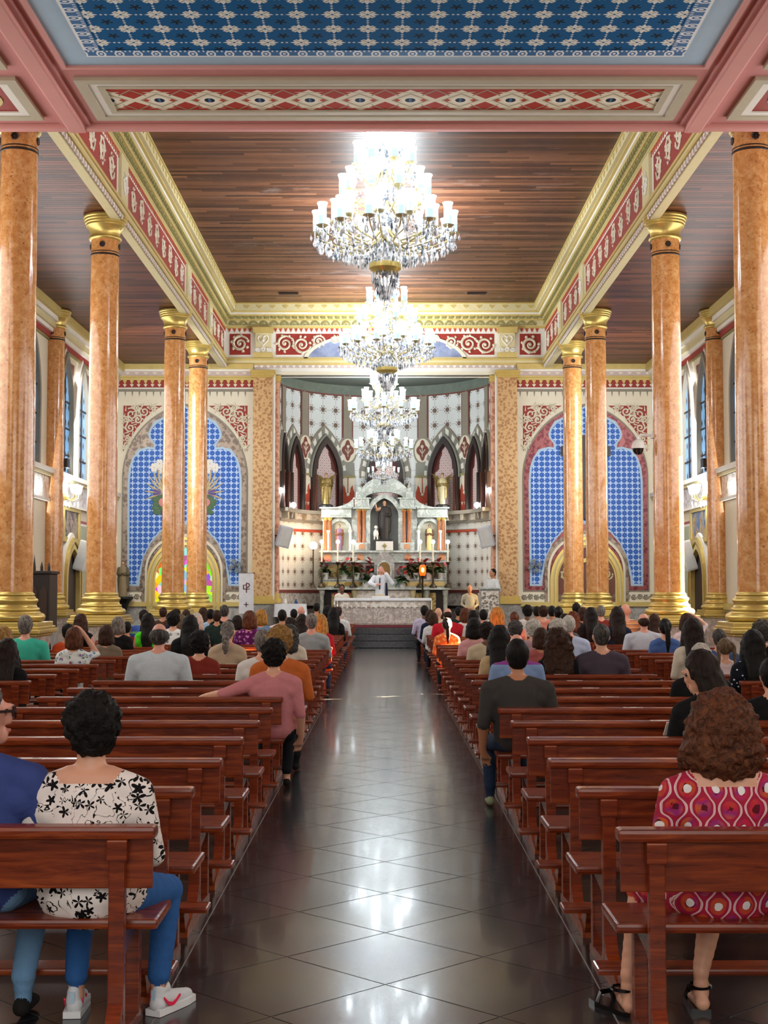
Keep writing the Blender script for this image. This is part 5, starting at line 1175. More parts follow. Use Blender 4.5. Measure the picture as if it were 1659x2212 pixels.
    for i in range(18):
        a = 2*PI*i/18
        for u in range(4): q.lathe([(0.0, 0.0), (0.014*k, -0.03*k), (0.022*k, -0.1*k), (0.0, -0.18*k)], (0.2*k*(1-u*0.2)*math.cos(a), 0.2*k*(1-u*0.2)*math.sin(a), 0.36*k-0.09*k*u), 5)
    for u in range(24):
        a = u*2.4; rr = 0.1*k+0.25*k*R.random(); q.lathe([(0.0, 0.0), (0.014*k, -0.03*k), (0.024*k, -0.09*k), (0.0, -0.15*k)], (rr*math.cos(a), rr*math.sin(a), k*(0.8+1.0*R.random())), 5)
    q.build('crystal_fringe', M_CRY, t, kind='stuff')
    if top:
        q = MB(); zt = 2.42*k
        q.lathe([(0.05*k, 0.0), (0.16*k, 0.05*k), (0.2*k, 0.15*k), (0.1*k, 0.22*k)], (0, 0, zt), 14)
        for i in range(10):
            a = 2*PI*i/10
            q.tube([(0.12*k*math.cos(a), 0.12*k*math.sin(a), zt+0.15*k), (0.26*k*math.cos(a), 0.26*k*math.sin(a), zt+0.2*k)], 0.014*k, 5)
            for u in range(4): q.ball((0.27*k*math.cos(a), 0.27*k*math.sin(a), zt+0.16*k-0.06*k*u), 0.022*k, 5, 4)
            q.lathe([(0.0, 0.0), (0.02*k, -0.05*k), (0.04*k, -0.12*k), (0.0, -0.2*k)], (0.27*k*math.cos(a), 0.27*k*math.sin(a), zt-0.06*k), 6)
        q.build('crystal_crown', M_CRY, t, kind='stuff')
    lamp('chandelier_uplight', 'AREA', (x, y, zb+2.42*k), power*0.42, (0.86, 0.95, 1.0), shape='DISK', size=1.0*k, rot=(PI, 0, 0))
    nl = 6 if D > 1.5 else 3
    for i in range(nl):
        a = 2*PI*(i+0.25)/nl; lamp('chandelier_bulb', 'POINT', (x+r0*0.9*math.cos(a), y+r0*0.9*math.sin(a), zb+z0+0.24*k), power*0.15/nl, (0.86, 0.95, 1.0), shadow_soft_size=0.11*k)
    for i in range(3):
        a = 2*PI*i/3; lamp('chandelier_bulb', 'POINT', (x+r0*0.42*math.cos(a), y+r0*0.42*math.sin(a), zb+z0+0.8*k), power*0.022, (0.86, 0.95, 1.0), shadow_soft_size=0.11*k)
    return t
TI = [(14, 1.0, 0.98, 0.0), (10, 0.74, 1.12, 0.3), (10, 0.62, 1.55, 0.0), (8, 0.42, 2.02, 0.4)]
chandelier(-0.0, 20.9, 6.12, 2.08, 'largest crystal chandelier, topmost in view, hanging below the loft edge', TI, power=1250)
chandelier(0.04, 31.6, 6.28, 2.06, 'second crystal chandelier in the line, before the gold cornice', TI, power=1250)
T2 = [(12, 1.0, 0.9, 0.0), (9, 0.6, 1.25, 0.3), (6, 0.36, 1.75, 0.2)]
chandelier(-0.04, 40.5, 6.1, 1.98, 'third crystal chandelier in the line, before the apse wall', T2, power=900, drops=False)
T3 = [(10, 1.0, 0.75, 0.0), (7, 0.55, 1.1, 0.3)]
chandelier(-0.05, 44.2, 5.6, 1.76, 'fourth crystal chandelier in the line, above the altarpiece gable', T3, power=170, drops=False, zt_=8.62)
chandelier(-0.05, 42.35, 4.9, 0.92, 'smallest crystal chandelier, lowest in the line, touching the altarpiece gable', [(8, 1.0, 0.9, 0.0), (5, 0.5, 1.3, 0.2)], power=40, drops=False)
# ================================================================== pews
def m_pew():
    q = MB_('varnished_pew_wood'); x, y, z = q.xyz()
    g = q.noise(3.0, 6.0, 0.6, vec=q.vec(x*1.1, y*14.0, z*14.0), dist=0.8); w = q.noise(1.1, 3.0)
    k = q.ramp(g*0.7+w*0.35, [(0.3, '#371108'), (0.5, '#70290d'), (0.68, '#9c4718'), (0.9, '#bd682b')])
    return q.done(k, g*0.14+0.22, spec=0.38, coat=0.12)
M_PEW = m_pew()
def m_plate():
    q = MB_('pew_card'); x, y, z = q.xyz()
    d = ((x-0.045).abs().lt(0.018))*(y.abs().lt(0.012)); e = ((x+0.04).abs().lt(0.012))*(y.abs().lt(0.009))
    return q.done(q.mix(d.mx(e), '#e9e3da', '#4a4038'), 0.5)
M_PLATE = m_plate()
PW = 1.96
def pew_meshes(w):
    p = {}; h = w/2
    p['top_rail'] = MB().bbox(-h, h, -0.045, 0.05, 0.73, 0.775, 0.014).mesh('top_rail', M_PEW)
    p['backrest'] = MB().bbox(-h+0.012, h-0.012, -0.014, 0.012, 0.555, 0.735, 0.004).mesh('backrest', M_PEW)
    p['seat'] = MB().bbox(-h, h, 0.03, 0.38, 0.40, 0.435, 0.012).mesh('seat', M_PEW)
    p['rear_post'] = MB().bbox(-0.028, 0.028, -0.062, -0.014, 0.02, 0.73, 0.004).mesh('rear_post', M_PEW)
    p['post_head'] = MB().bbox(-0.036, 0.036, -0.066, -0.014, 0.66, 0.732, 0.004).mesh('post_head', M_PEW)
    p['front_leg'] = MB().bbox(-0.026, 0.026, 0.27, 0.32, 0.02, 0.40, 0.004).mesh('front_leg', M_PEW)
    p['seat_bracket'] = MB().prism([(-0.05, 0.40), (0.32, 0.40), (0.32, 0.37), (0.05, 0.33), (-0.05, 0.26)], lambda a, b, d: (d, a, b), -0.02, 0.02).mesh('seat_bracket', M_PEW)
    p['foot'] = MB().prism([(-0.46, 0.0), (0.36, 0.0), (0.36, 0.035), (0.02, 0.06), (-0.06, 0.17), (-0.12, 0.1), (-0.40, 0.05), (-0.46, 0.04)], lambda a, b, d: (d, a, b), -0.026, 0.026).mesh('foot', M_PEW)
    p['kneeler'] = MB().bbox(-h, h, -0.56, -0.42, 0.135, 0.16, 0.008).mesh('kneeler', M_PEW)
    p['kneeler_support'] = MB().prism([(-0.53, 0.135), (-0.44, 0.135), (-0.3, 0.045), (-0.36, 0.03), (-0.47, 0.03)], lambda a, b, d: (d, a, b), -0.018, 0.018).mesh('kneeler_support', M_PEW)
    p['name_card'] = MB().box(-0.07, 0.07, -0.026, 0.022, 0.7752, 0.777).mesh('name_card', M_PLATE)
    return p
PM = {PW: pew_meshes(PW), 1.75: pew_meshes(1.75)}
def pew(x, y, w, label, grp, card=True, detail=True):
    t = thing('church_pew', label, 'pew', (x, y, 0), group=grp); p = PM[w]; h = w/2
    obj('top_rail', p['top_rail'], t); obj('backrest', p['backrest'], t); obj('seat', p['seat'], t); obj('kneeler', p['kneeler'], t)
    for sx in (-(h-0.13), (h-0.13)):
        obj('rear_post', p['rear_post'], t, (sx, 0, 0)); obj('front_leg', p['front_leg'], t, (sx, 0, 0))
        if detail:
            obj('post_head', p['post_head'], t, (sx, 0, 0)); obj('seat_bracket', p['seat_bracket'], t, (sx, 0, 0)); obj('foot', p['foot'], t, (sx, 0, 0)); obj('kneeler_support', p['kneeler_support'], t, (sx, 0, 0))
    if card: obj('name_card', p['name_card'], t)
    return t
def rowy(k): return 4.95+1.035*k
NR = 33
ordn = ['front', 'second', 'third', 'fourth', 'fifth', 'sixth', 'seventh', 'eighth', 'ninth', 'tenth', 'eleventh', 'twelfth', 'thirteenth', 'fourteenth', 'fifteenth', 'sixteenth', 'seventeenth', 'eighteenth', 'nineteenth', 'twentieth'] + ['twenty-%s' % w for w in ('first', 'second', 'third', 'fourth', 'fifth', 'sixth', 'seventh', 'eighth', 'ninth')] + ['thirtieth', 'thirty-first', 'thirty-second', 'thirty-third']
def onm(k): return 'closest to the viewer' if k == 0 else ordn[k]+' from the viewer'
for k in range(NR):
    for s in (-1, 1):
        sd = 'left' if s < 0 else 'right'
        pew(s*(0.815+PW/2), rowy(k)+(0.06 if (s < 0 and k == 0) else 0), PW, 'brown wooden pew beside the aisle, %s block, %s' % (sd, onm(k)), 'pews of the %s aisle block' % sd, k > 1, k < 16)
        if 5 <= k <= 29:
            pew(s*(3.36+1.75/2), rowy(k), 1.75, 'brown wooden pew of the outer %s block near the columns, %s' % (sd, ordn[k-5] if k > 5 else 'closest to the viewer'), 'pews of the outer %s block' % sd, False, k < 12)
# ================================================================== people
SKIN = {'l': mat('skin_light', '#d9a184', 0.5, var=0.06), 'm': mat('skin_tan', '#b87f5c', 0.5, var=0.06), 'd': mat('skin_brown', '#6b4430', 0.5, var=0.06), 'p': mat('skin_pink', '#dc9c86', 0.5, var=0.06)}
M_EYE = mat('eye_dark', '#1a120e', 0.3); M_LIP = mat('lip', '#b8705c', 0.5)
def m_cloth(name, h, bump=0.25):
    if name in MATS: return MATS[name]
    q = MB_(name); c = q.col(h); n = q.noise(7.0, 4.0, 0.6, dist=1.2); f = q.noise(160.0, 2.0)
    d = tuple(x*0.82 for x in c[:3])+(1,); l = tuple(min(1, x*1.1+0.004) for x in c[:3])+(1,)
    MATS[name] = q.done(q.mix(n, d, l), 0.85, spec=0.2, bump=n, bs=bump, bd=0.03); return MATS[name]
def m_hair(name, lo, hi, curl=0.0):
    if name in MATS: return MATS[name]
    q = MB_(name); x, y, z = q.xyz()
    n = q.noise(26.0 if not curl else 34.0, 4.0, 0.6, vec=q.vec(x*(2.2 if not curl else 1.0), y*(2.2 if not curl else 1.0), z*(0.35 if not curl else 1.0)), dist=0.4 if not curl else 1.5)
    MATS[name] = q.done(q.ramp(n, [(0.38, lo), (0.8, hi)]), 0.6, spec=0.2, bump=n, bs=0.7, bd=0.012); return MATS[name]
HAIR = {'black': ('#070606', '#1d1714'), 'dark': ('#120b08', '#33221a'), 'brown': ('#25150d', '#523322'), 'auburn': ('#3a1d10', '#7d4a2c'), 'blond': ('#6b4a22', '#c79b58'), 'gold': ('#80531f', '#d9a350'), 'grey': ('#4c4640', '#a39b92'), 'white': ('#9a948a', '#e2dccf'), 'saltpep': ('#1f1c1a', '#6e6963'), 'ash': ('#4a3a2a', '#8f7a5c')}
def hm(c, curl=False): return m_hair('hair_'+c+('_curly' if curl else ''), HAIR[c][0], HAIR[c][1], 1.0 if curl else 0.0)
def sitter(key, voxel=0.017, sw=0.185, girth=1.0, hip=1.0, sleeve='short', armL='rest', armR='rest', yaw=0.0, bow=0.0, feet=None, knees=None, leg='trousers', neck=1.0, face=False, nl=0.08, nz=0.95):
    """seated figure facing +Y, back line at y=0, feet on z=0. tags 0 top,1 skin,2 legs,3 shoes,4 eyes,5 lips"""
    kk = ('sit', key)
    if kk in MESH: return MESH[kk]
    g = girth; p = []
    p += chain([(0, 0.2, 0.565, 0.15*hip, 1.15, 0.95, 0.85), (0, 0.18, 0.68, 0.135*g, 1.2, 0.95, 1), (0, 0.165, 0.80, 0.14*g, 1.18, 0.88, 1), (0, 0.155, 0.89, 0.135*g, 1.25, 0.8, 1)], 0, 5)
    p += chain([(-sw*0.9, 0.15, 0.955, 0.068), (-0.07, 0.145, 0.985, 0.075), (0.07, 0.145, 0.985, 0.075), (sw*0.9, 0.15, 0.955, 0.068)], 0, 5)
    p += chain([(-sw*0.75, 0.15, 0.88, 0.085), (sw*0.75, 0.15, 0.88, 0.085)], 0, 5)
    p += chain([(0, 0.155, 1.0, 0.058*neck), (0, 0.165, 1.10, 0.052*neck)], 1, 4)
    hd = ell(0, 0.185, 1.205, 0.1, 0.80, 0.98, 1.13, 1)+ell(0, 0.2, 1.135, 0.075, 0.85, 0.95, 0.85, 1)+ell(0, 0.245, 1.11, 0.04, 0.9, 0.8, 0.8, 1)+ell(0, 0.283, 1.18, 0.02, 0.75, 0.9, 1.4, 1)+ell(0, 0.262, 1.225, 0.035, 1.4, 0.6, 0.5, 1)
    for s in (-1, 1): hd += ell(s*0.082, 0.175, 1.19, 0.026, 0.45, 0.8, 1.25, 1)
    if face:
        for s in (-1, 1): hd += ell(s*0.032, 0.268, 1.205, 0.011, 1.3, 0.6, 0.7, 4)
        hd += ell(0, 0.274, 1.135, 0.016, 1.7, 0.6, 0.6, 5)
    M_ = Matrix.Translation((0, 0.165, 1.08)) @ Matrix.Rotation(yaw, 4, 'Z') @ Matrix.Rotation(-bow, 4, 'X') @ Matrix.Translation((0, -0.165, -1.08))
    for q in hd:
        c = M_ @ Vector(q[:3]); p.append((c.x, c.y, c.z)+tuple(q[3:]))
    for s, pose in ((-1, armL), (1, armR)):
        sh = (s*sw, 0.15, 0.945)
        if pose == 'rest': el = (s*(sw+0.055*g), 0.17, 0.70); wr = (s*0.12, 0.40, 0.60); hn = (s*0.07, 0.46, 0.585)
        elif pose == 'rail': el = (s*(sw+0.25), 0.06, 0.86); wr = (s*(sw+0.42), 0.16, 0.83); hn = (s*(sw+0.47), 0.22, 0.8)
        elif pose == 'up': el = (s*(sw+0.12), 0.25, 0.98); wr = (s*0.1, 0.22, 1.28); hn = (s*0.05, 0.2, 1.33)
        elif pose == 'head': el = (s*(sw+0.14), 0.2, 1.14); wr = (s*0.1, 0.18, 1.31); hn = (s*0.03, 0.17, 1.33)
        elif pose == 'down': el = (s*(sw+0.05), 0.14, 0.68); wr = (s*(sw+0.05), 0.24, 0.47); hn = (s*(sw+0.03), 0.28, 0.41)
        elif pose == 'read': el = (s*(sw+0.06), 0.2, 0.70); wr = (s*0.16, 0.42, 0.80); hn = (s*0.13, 0.48, 0.84)
        mid = tuple((a+b)/2 for a, b in zip(sh, el))
        t1 = 1 if sleeve == 'none' else 0; t2 = 0 if sleeve == 'long' else 1
        p += chain([sh+(0.062*g,), mid+(0.054*g,)], t1, 4)+chain([mid+(0.052*g,), el+(0.046*g,)], 0 if sleeve != 'none' else 1, 4)
        p += chain([el+(0.044*g,), tuple((a+b)/2 for a, b in zip(el, wr))+(0.04,), wr+(0.03,)], t2, 4)
        p += chain([wr+(0.03, 1, 1, 1), hn+(0.036, 1, 1, 0.8)], 1, 3)
        dv = Vector(hn)-Vector(wr); dv.normalize(); sd_ = dv.cross(Vector((0, 0, 1)));
        if sd_.length < 0.1: sd_ = Vector((1, 0, 0))
        sd_.normalize()
        for f in range(4):
            b = Vector(hn)+sd_*(0.024*(f-1.5)); e = b+dv*(0.055-0.006*abs(f-1.3)); e2 = e+dv*0.02+Vector((0, 0, -0.025)); p += chain([tuple(b)+(0.0105,), tuple(e)+(0.0095,), tuple(e2)+(0.008,)], 1, 2)
        b = Vector(hn)-dv*0.02; p += chain([tuple(b)+(0.014,), tuple(b-sd_*s*0.045+dv*0.02)+(0.011,), tuple(b-sd_*s*0.05+dv*0.045)+(0.009,)], 1, 2)
    ft = feet or ((-0.11, 0.40), (0.11, 0.40)); kn = knees or ((-0.12, 0.56), (0.12, 0.56))
    for s, (fx, fy), (kx, ky) in ((-1, ft[0], kn[0]), (1, ft[1], kn[1])):
        lt = 2 if leg in ('trousers', 'crop') else 0
        p += chain([(s*0.09, 0.2, 0.53, 0.092*hip, 1, 1, 0.9), (kx, ky, 0.49, 0.068)], lt, 6)
        sk = 2 if leg in ('trousers', 'crop') else 1
        mid = ((kx+fx)/2, (ky+fy)/2-0.01, 0.31)
        p += chain([(kx, ky, 0.47, 0.062 if sk == 2 else 0.056), mid+(0.058 if sk == 2 else 0.05,)], sk if leg != 'skirt' else 0, 4)+chain([mid+(0.058 if sk == 2 else 0.05,), (fx, fy, 0.16, 0.05 if sk == 2 else 0.037)], sk, 4)
        p += chain([(fx, fy, 0.15, 0.045 if leg == 'trousers' else 0.034), (fx, fy, 0.08, 0.036)], 2 if leg == 'trousers' else 1, 2)
        if leg in ('trousers', 'crop'): p += chain([(fx, fy-0.03, 0.045, 0.036), (fx, fy+0.12, 0.035, 0.034, 1.15, 1, 0.8)], 3, 4)
        else: p += chain([(fx, fy-0.03, 0.04, 0.032), (fx, fy+0.12, 0.03, 0.03, 1.2, 1, 0.7)], 1, 4)
    def nk(c, tag):
        k = (tag == 0) & ((c[:, 0]/nl)**2+((c[:, 1]-0.15)/(nl*0.9))**2 < 1) & (c[:, 2] > nz); tag = tag.copy(); tag[k] = 1; return tag
    me = blob('body', p, voxel, [M_EYE]*6, 5 if voxel > 0.012 else 4, nk)
    MESH[kk] = me; return me
HC = Vector((0, 0.185, 1.205))
def hairmesh(style, seed=0):
    kk = ('hair', style)
    if kk in MESH: return MESH[kk]
    p = []; vx = 0.015; amp = 0.004; fq = 30
    cap = ell(0, -0.018, 0.022, 0.104, 0.86, 0.98, 1.08, 0)
    if style == 'short': p = cap+ell(0, -0.045, -0.04, 0.075, 0.98, 0.8, 0.8, 0)
    elif style == 'fringe': p = ell(0, -0.045, -0.015, 0.094, 0.93, 0.8, 0.8, 0)+ell(-0.06, -0.01, -0.01, 0.04, 0.8, 1.2, 1.2, 0)+ell(0.06, -0.01, -0.01, 0.04, 0.8, 1.2, 1.2, 0)
    elif style == 'curly': p = ell(0, -0.025, 0.03, 0.125, 0.95, 0.98, 1.02, 0)+ell(0, -0.055, -0.045, 0.088, 1.1, 0.8, 0.8, 0)+ell(0, 0.05, 0.085, 0.06, 1.2, 0.9, 0.8, 0); amp = 0.022; fq = 26; vx = 0.012
    elif style == 'bob': p = ell(0, -0.02, 0.025, 0.116, 0.92, 0.98, 1.05, 0)+chain([(0, -0.05, 0.0, 0.1, 1.12, 0.75, 1), (0, -0.06, -0.1, 0.09, 1.25, 0.75, 0.9)], 0, 5)+chain([(-0.085, 0.0, 0.0, 0.035), (-0.09, 0.01, -0.12, 0.035)], 0, 4)+chain([(0.085, 0.0, 0.0, 0.035), (0.09, 0.01, -0.12, 0.035)], 0, 4); amp = 0.008
    elif style == 'frizz': p = ell(0, -0.02, 0.02, 0.125, 0.95, 0.95, 1.0, 0)+chain([(0, -0.05, -0.0, 0.115, 1.15, 0.8, 1), (0, -0.055, -0.09, 0.115, 1.28, 0.8, 0.9)], 0, 5)+chain([(-0.09, 0.0, 0.0, 0.04), (-0.11, 0.01, -0.12, 0.045)], 0, 4)+chain([(0.09, 0.0, 0.0, 0.04), (0.11, 0.01, -0.12, 0.045)], 0, 4); amp = 0.016; fq = 34; vx = 0.009
    elif style == 'long': p = ell(0, -0.018, 0.025, 0.112, 0.9, 0.98, 1.05, 0)+chain([(0, -0.05, 0.0, 0.098, 1.1, 0.75, 1), (0, -0.085, -0.14, 0.085, 1.2, 0.65, 1), (0, -0.15, -0.27, 0.085, 1.25, 0.45, 1), (0, -0.155, -0.4, 0.07, 1.2, 0.4, 1)], 0, 6)+chain([(-0.08, 0.0, 0.0, 0.035), (-0.1, -0.02, -0.15, 0.035)], 0, 4)+chain([(0.08, 0.0, 0.0, 0.035), (0.1, -0.02, -0.15, 0.035)], 0, 4); amp = 0.008
    elif style == 'bigcurl': p = ell(0, -0.03, 0.02, 0.13, 1.0, 0.95, 0.98, 0)+chain([(0, -0.06, -0.02, 0.12, 1.15, 0.8, 1), (0, -0.09, -0.15, 0.12, 1.3, 0.6, 1), (0, -0.15, -0.26, 0.1, 1.4, 0.5, 0.9)], 0, 5); amp = 0.024; fq = 20
    elif style == 'pony': p = cap+ell(0, -0.05, -0.03, 0.075, 0.98, 0.75, 0.8, 0)+ell(0, -0.12, 0.045, 0.035, 1, 1, 1, 0)+chain([(0, -0.12, 0.04, 0.03), (0.01, -0.165, -0.03, 0.042, 1, 0.8, 1), (0.015, -0.175, -0.2, 0.04, 1, 0.7, 1), (0.01, -0.165, -0.33, 0.018)], 0, 6); amp = 0.006
    elif style == 'lowpony': p = cap+ell(0, -0.05, -0.03, 0.08, 0.98, 0.75, 0.9, 0)+chain([(0, -0.11, -0.03, 0.045), (0, -0.14, -0.1, 0.048, 1, 0.8, 1), (0, -0.165, -0.2, 0.045, 1, 0.7, 1), (0, -0.16, -0.26, 0.02)], 0, 5); amp = 0.014; fq = 24
    elif style == 'bun': p = cap+ell(0, -0.05, -0.03, 0.078, 0.98, 0.75, 0.85, 0)+ell(0, -0.125, 0.02, 0.048, 1.1, 0.9, 1, 0); amp = 0.006
    elif style == 'pigtails': p = cap+ell(0, -0.05, -0.03, 0.075, 0.98, 0.75, 0.8, 0)+sum([chain([(s*0.07, -0.06, 0.06, 0.03), (s*0.1, -0.1, 0.02, 0.03), (s*0.1, -0.13, -0.12, 0.028), (s*0.09, -0.14, -0.2, 0.014)], 0, 4) for s in (-1, 1)], [])
    # keep the face free
    me = blob('hair', p, vx, [M_EYE], 4)
    n = len(me.vertices); co = np.zeros(n*3); me.vertices.foreach_get('co', co); co = co.reshape(-1, 3)
    for i in range(n):
        v = Vector(co[i]); d = v.normalized()
        a = mnoise.noise(v*fq)*amp+mnoise.noise(v*fq*2.3+Vector((3, 1, 7)))*amp*0.6
        co[i] += np.array(d*a)
    f = co[:, 1] > 0.035+0.55*np.maximum(0, co[:, 2]-0.03)*1.0
    co[f, 1] = np.minimum(co[f, 1], 0.04+0.62*np.maximum(0, co[f, 2]-0.03)+0.01)
    me.vertices.foreach_set('co', co.ravel()); me.update(); MESH[kk] = me; return me
CUR = ('curly', 'bigcurl', 'lowpony', 'frizz')
SHOE = m_cloth('dark_shoe', '#1c1917', 0.05)
def slots(o, mats):
    for i, m in enumerate(mats):
        o.material_slots[i].link = 'OBJECT'; o.material_slots[i].material = m
def person(x, y, ztop, label, body, top, legs, skin, hair=None, hcol='dark', hs=1.0, wide=1.0, rz=0.0, yaw=0.0, bow=0.0, shoe=None, zadd=0.0, group='seated congregation'):
    """body: dict of sitter() arguments with its key"""
    b = dict(body); key = b.pop('key')
    me = sitter(key, yaw=yaw, bow=bow, **b) if not (yaw or bow) else sitter(key+'_%.2f_%.2f' % (yaw, bow), yaw=yaw, bow=bow, **b)
    s = max(0.86, min(1.1, (ztop-zadd)/1.325))
    o = obj('person', me, None, (x, y, zadd), (0, 0, rz), (s*wide, s*wide**0.5, s)); o['label'] = label; o['category'] = 'person'; o['group'] = group
    slots(o, [top, skin, legs, shoe or SHOE, M_EYE, M_LIP])
    if hair:
        M_ = Matrix.Translation((0, 0.165, 1.08)) @ Matrix.Rotation(yaw, 4, 'Z') @ Matrix.Rotation(-bow, 4, 'X') @ Matrix.Translation((0, -0.165, -1.08)) @ Matrix.Translation(HC)
        h = obj('hair', hairmesh(hair), o); h.matrix_local = M_ @ Matrix.Diagonal((hs/wide, hs, hs, 1))
        slots(h, [hm(hcol, hair in CUR)])
    return o
BM = dict(key='man', sw=0.2, girth=1.06); BW = dict(key='woman', sw=0.165, girth=0.95, hip=1.06); BL = dict(key='man_long', sw=0.2, girth=1.06, sleeve='long'); BN = dict(key='woman_bare', sw=0.16, girth=0.93, hip=1.05, sleeve='none', leg='dress')
BLW = dict(key='woman_long', sw=0.165, girth=0.97, hip=1.06, sleeve='long'); BB = dict(key='big_man', sw=0.225, girth=1.25, hip=1.1); BHU = dict(key='woman_arm_up', sw=0.165, girth=0.95, armR='up'); BHD = dict(key='arm_on_head', sw=0.17, girth=0.95, armR='head')
# ---- pattern cloths
def m_floral():
    q = MB_('white_blouse_black_flowers'); x, y, z = q.xyz()
    d = q.nt.nodes.new('ShaderNodeTexVoronoi'); d.inputs['Scale'].default_value = 19.0; q.nt.links.new(q._tc.outputs['Object'], d.inputs['Vector'])
    e = V(q.nt, d.outputs['Distance']); n = q.noise(20.0, 3.0, 0.6); cc = q.nt.nodes.new('ShaderNodeSeparateColor'); q.nt.links.new(d.outputs['Color'], cc.inputs[0]); rv = V(q.nt, cc.outputs[0])
    pv = q.nt.nodes.new('ShaderNodeVectorMath'); pv.operation = 'SUBTRACT'; sc_ = q.nt.nodes.new('ShaderNodeVectorMath'); sc_.operation = 'SCALE'; sc_.inputs['Scale'].default_value = 1.0
    q.nt.links.new(q._tc.outputs['Object'], pv.inputs[0]); q.nt.links.new(d.outputs['Position'], pv.inputs[1])
    sx = q.nt.nodes.new('ShaderNodeSeparateXYZ'); q.nt.links.new(pv.outputs[0], sx.inputs[0])
    a = V(q.nt, sx.outputs[2]).at2(V(q.nt, sx.outputs[0]))
    star = e.lt(((a*5.0+rv*6.0).cos()*0.14+0.36)*(rv*0.8+0.55))
    w = q.noise(9.0, 3.0, 0.5, dist=1.0); stem = ((w-0.5).abs().lt(0.009))
    return q.done(q.mix(star.mx(stem*(n.gt(0.42))), '#ece4de', '#0c0b0c'), 0.8, spec=0.2, bump=q.noise(6.0, 3.0, dist=1.0), bs=0.2, bd=0.03)
def m_moroccan():
    q = MB_('crimson_dress_white_trellis'); x, y, z = q.xyz(); wn = q.noise(9.0, 2.0); x = x+(wn-0.5)*0.03; z = z+(wn-0.5)*0.03
    cx = (x*(2*PI/0.105)).cos(); cz = (z*(2*PI/0.15)).cos(); cz2 = (z*(4*PI/0.15)).cos()
    f = cx+cz+cz2*0.22*cx; n = q.noise(8.0, 1.0); pn = q.noise(30.0, 3.0, 0.6)
    k = q.mix(pn, '#8a0f2c', '#b8294a')
    fl2 = f.abs().gt(pn*0.5+0.55)
    k = q.mix(fl2*0.85, k, q.ramp(n, [(0.38, '#c4502c'), (0.46, '#c4263c'), (0.54, '#8f2a78'), (0.64, '#d0602a')]))
    k = q.mix((f.abs()*pn).gt(0.95), k, '#5f1022')
    k = q.mix(f.abs().lt(0.17), k, '#e6cac8'); k = q.mix(f.abs().lt(0.03), k, '#b2405c')
    k = q.mix((f+1.62+pn*0.3).lt(0.0), k, '#e8e2e0')
    return q.done(k, 0.75, spec=0.2, bump=q.noise(6.0, 3.0, dist=1.0), bs=0.2, bd=0.03)
def m_multi(name, cols, scale, base):
    q = MB_(name); n = q.noise(scale, 2.0, 0.5); st = [(0.3+0.4*i/(len(cols)-1), c) for i, c in enumerate(cols)]
    v = q.voro(scale*0.7); k = q.mix(v.lt(0.42), base, q.ramp(n, st)); return q.done(k, 0.8, spec=0.2)
def m_stripe(name, cols, p):
    q = MB_(name); x, y, z = q.xyz(); f = (z/p).fr(); k = q.ramp(f, [(i/len(cols), c) for i, c in enumerate(cols)])
    for e in q.nt.nodes:
        if e.type == 'VALTORGB': e.color_ramp.interpolation = 'CONSTANT'
    return q.done(k, 0.8, spec=0.2)
def m_dots(name, base, dot, sc):
    q = MB_(name); v = q.voro(sc); return q.done(q.mix(v.lt(0.22), base, dot), 0.8, spec=0.2)
M_FLORAL, M_MORO = m_floral(), m_moroccan()
M_TROPIC = m_multi('tropical_blouse', ['#c23a5a', '#2b7fae', '#e8e8e0', '#2f7f55', '#1f3f8a'], 22, '#e4e9e6')
M_PURPLE = m_multi('purple_flower_dress', ['#7a1d6e', '#d78bd0', '#401040', '#a83a9a'], 24, '#5a1552')
M_BW = m_multi('black_white_print', ['#0c0c0c', '#efefef', '#0c0c0c'], 20, '#f0f0ee')
M_DOTS = m_dots('navy_dotted_dress', '#10131c', '#d8dde6', 24)
M_OSTR = m_stripe('orange_striped_shirt', ['#e09a66', '#e09a66', '#e09a66', '#8a5a48', '#eecaa0'], 0.07)
M_GSTR = m_stripe('green_blue_striped_shirt', ['#4a6ac0', '#4a6ac0', '#8ac07a', '#4a6ac0'], 0.16)
M_BSTR = m_stripe('blue_purple_shirt', ['#8a3f8a', '#8a3f8a', '#8a3f8a', '#10131c', '#7d97bf'], 1.0)
JEANS = m_cloth('blue_jeans', '#2f5f9c', 0.3); JEANSD = m_cloth('indigo_jeans', '#22304a', 0.3); JEANSL = m_cloth('light_jeans', '#6d94b8', 0.35); DKT = m_cloth('dark_trousers', '#15161c', 0.2)
def cl(n, h): return m_cloth('cloth_'+n, h)
def px(p, k, off=0.0): 
    Y = rowy(k)+0.19+off; return (p-832)*Y/3000.0
def pz(py, k): return 1.6-(py-1282)*(rowy(k)+0.19)/3000.0
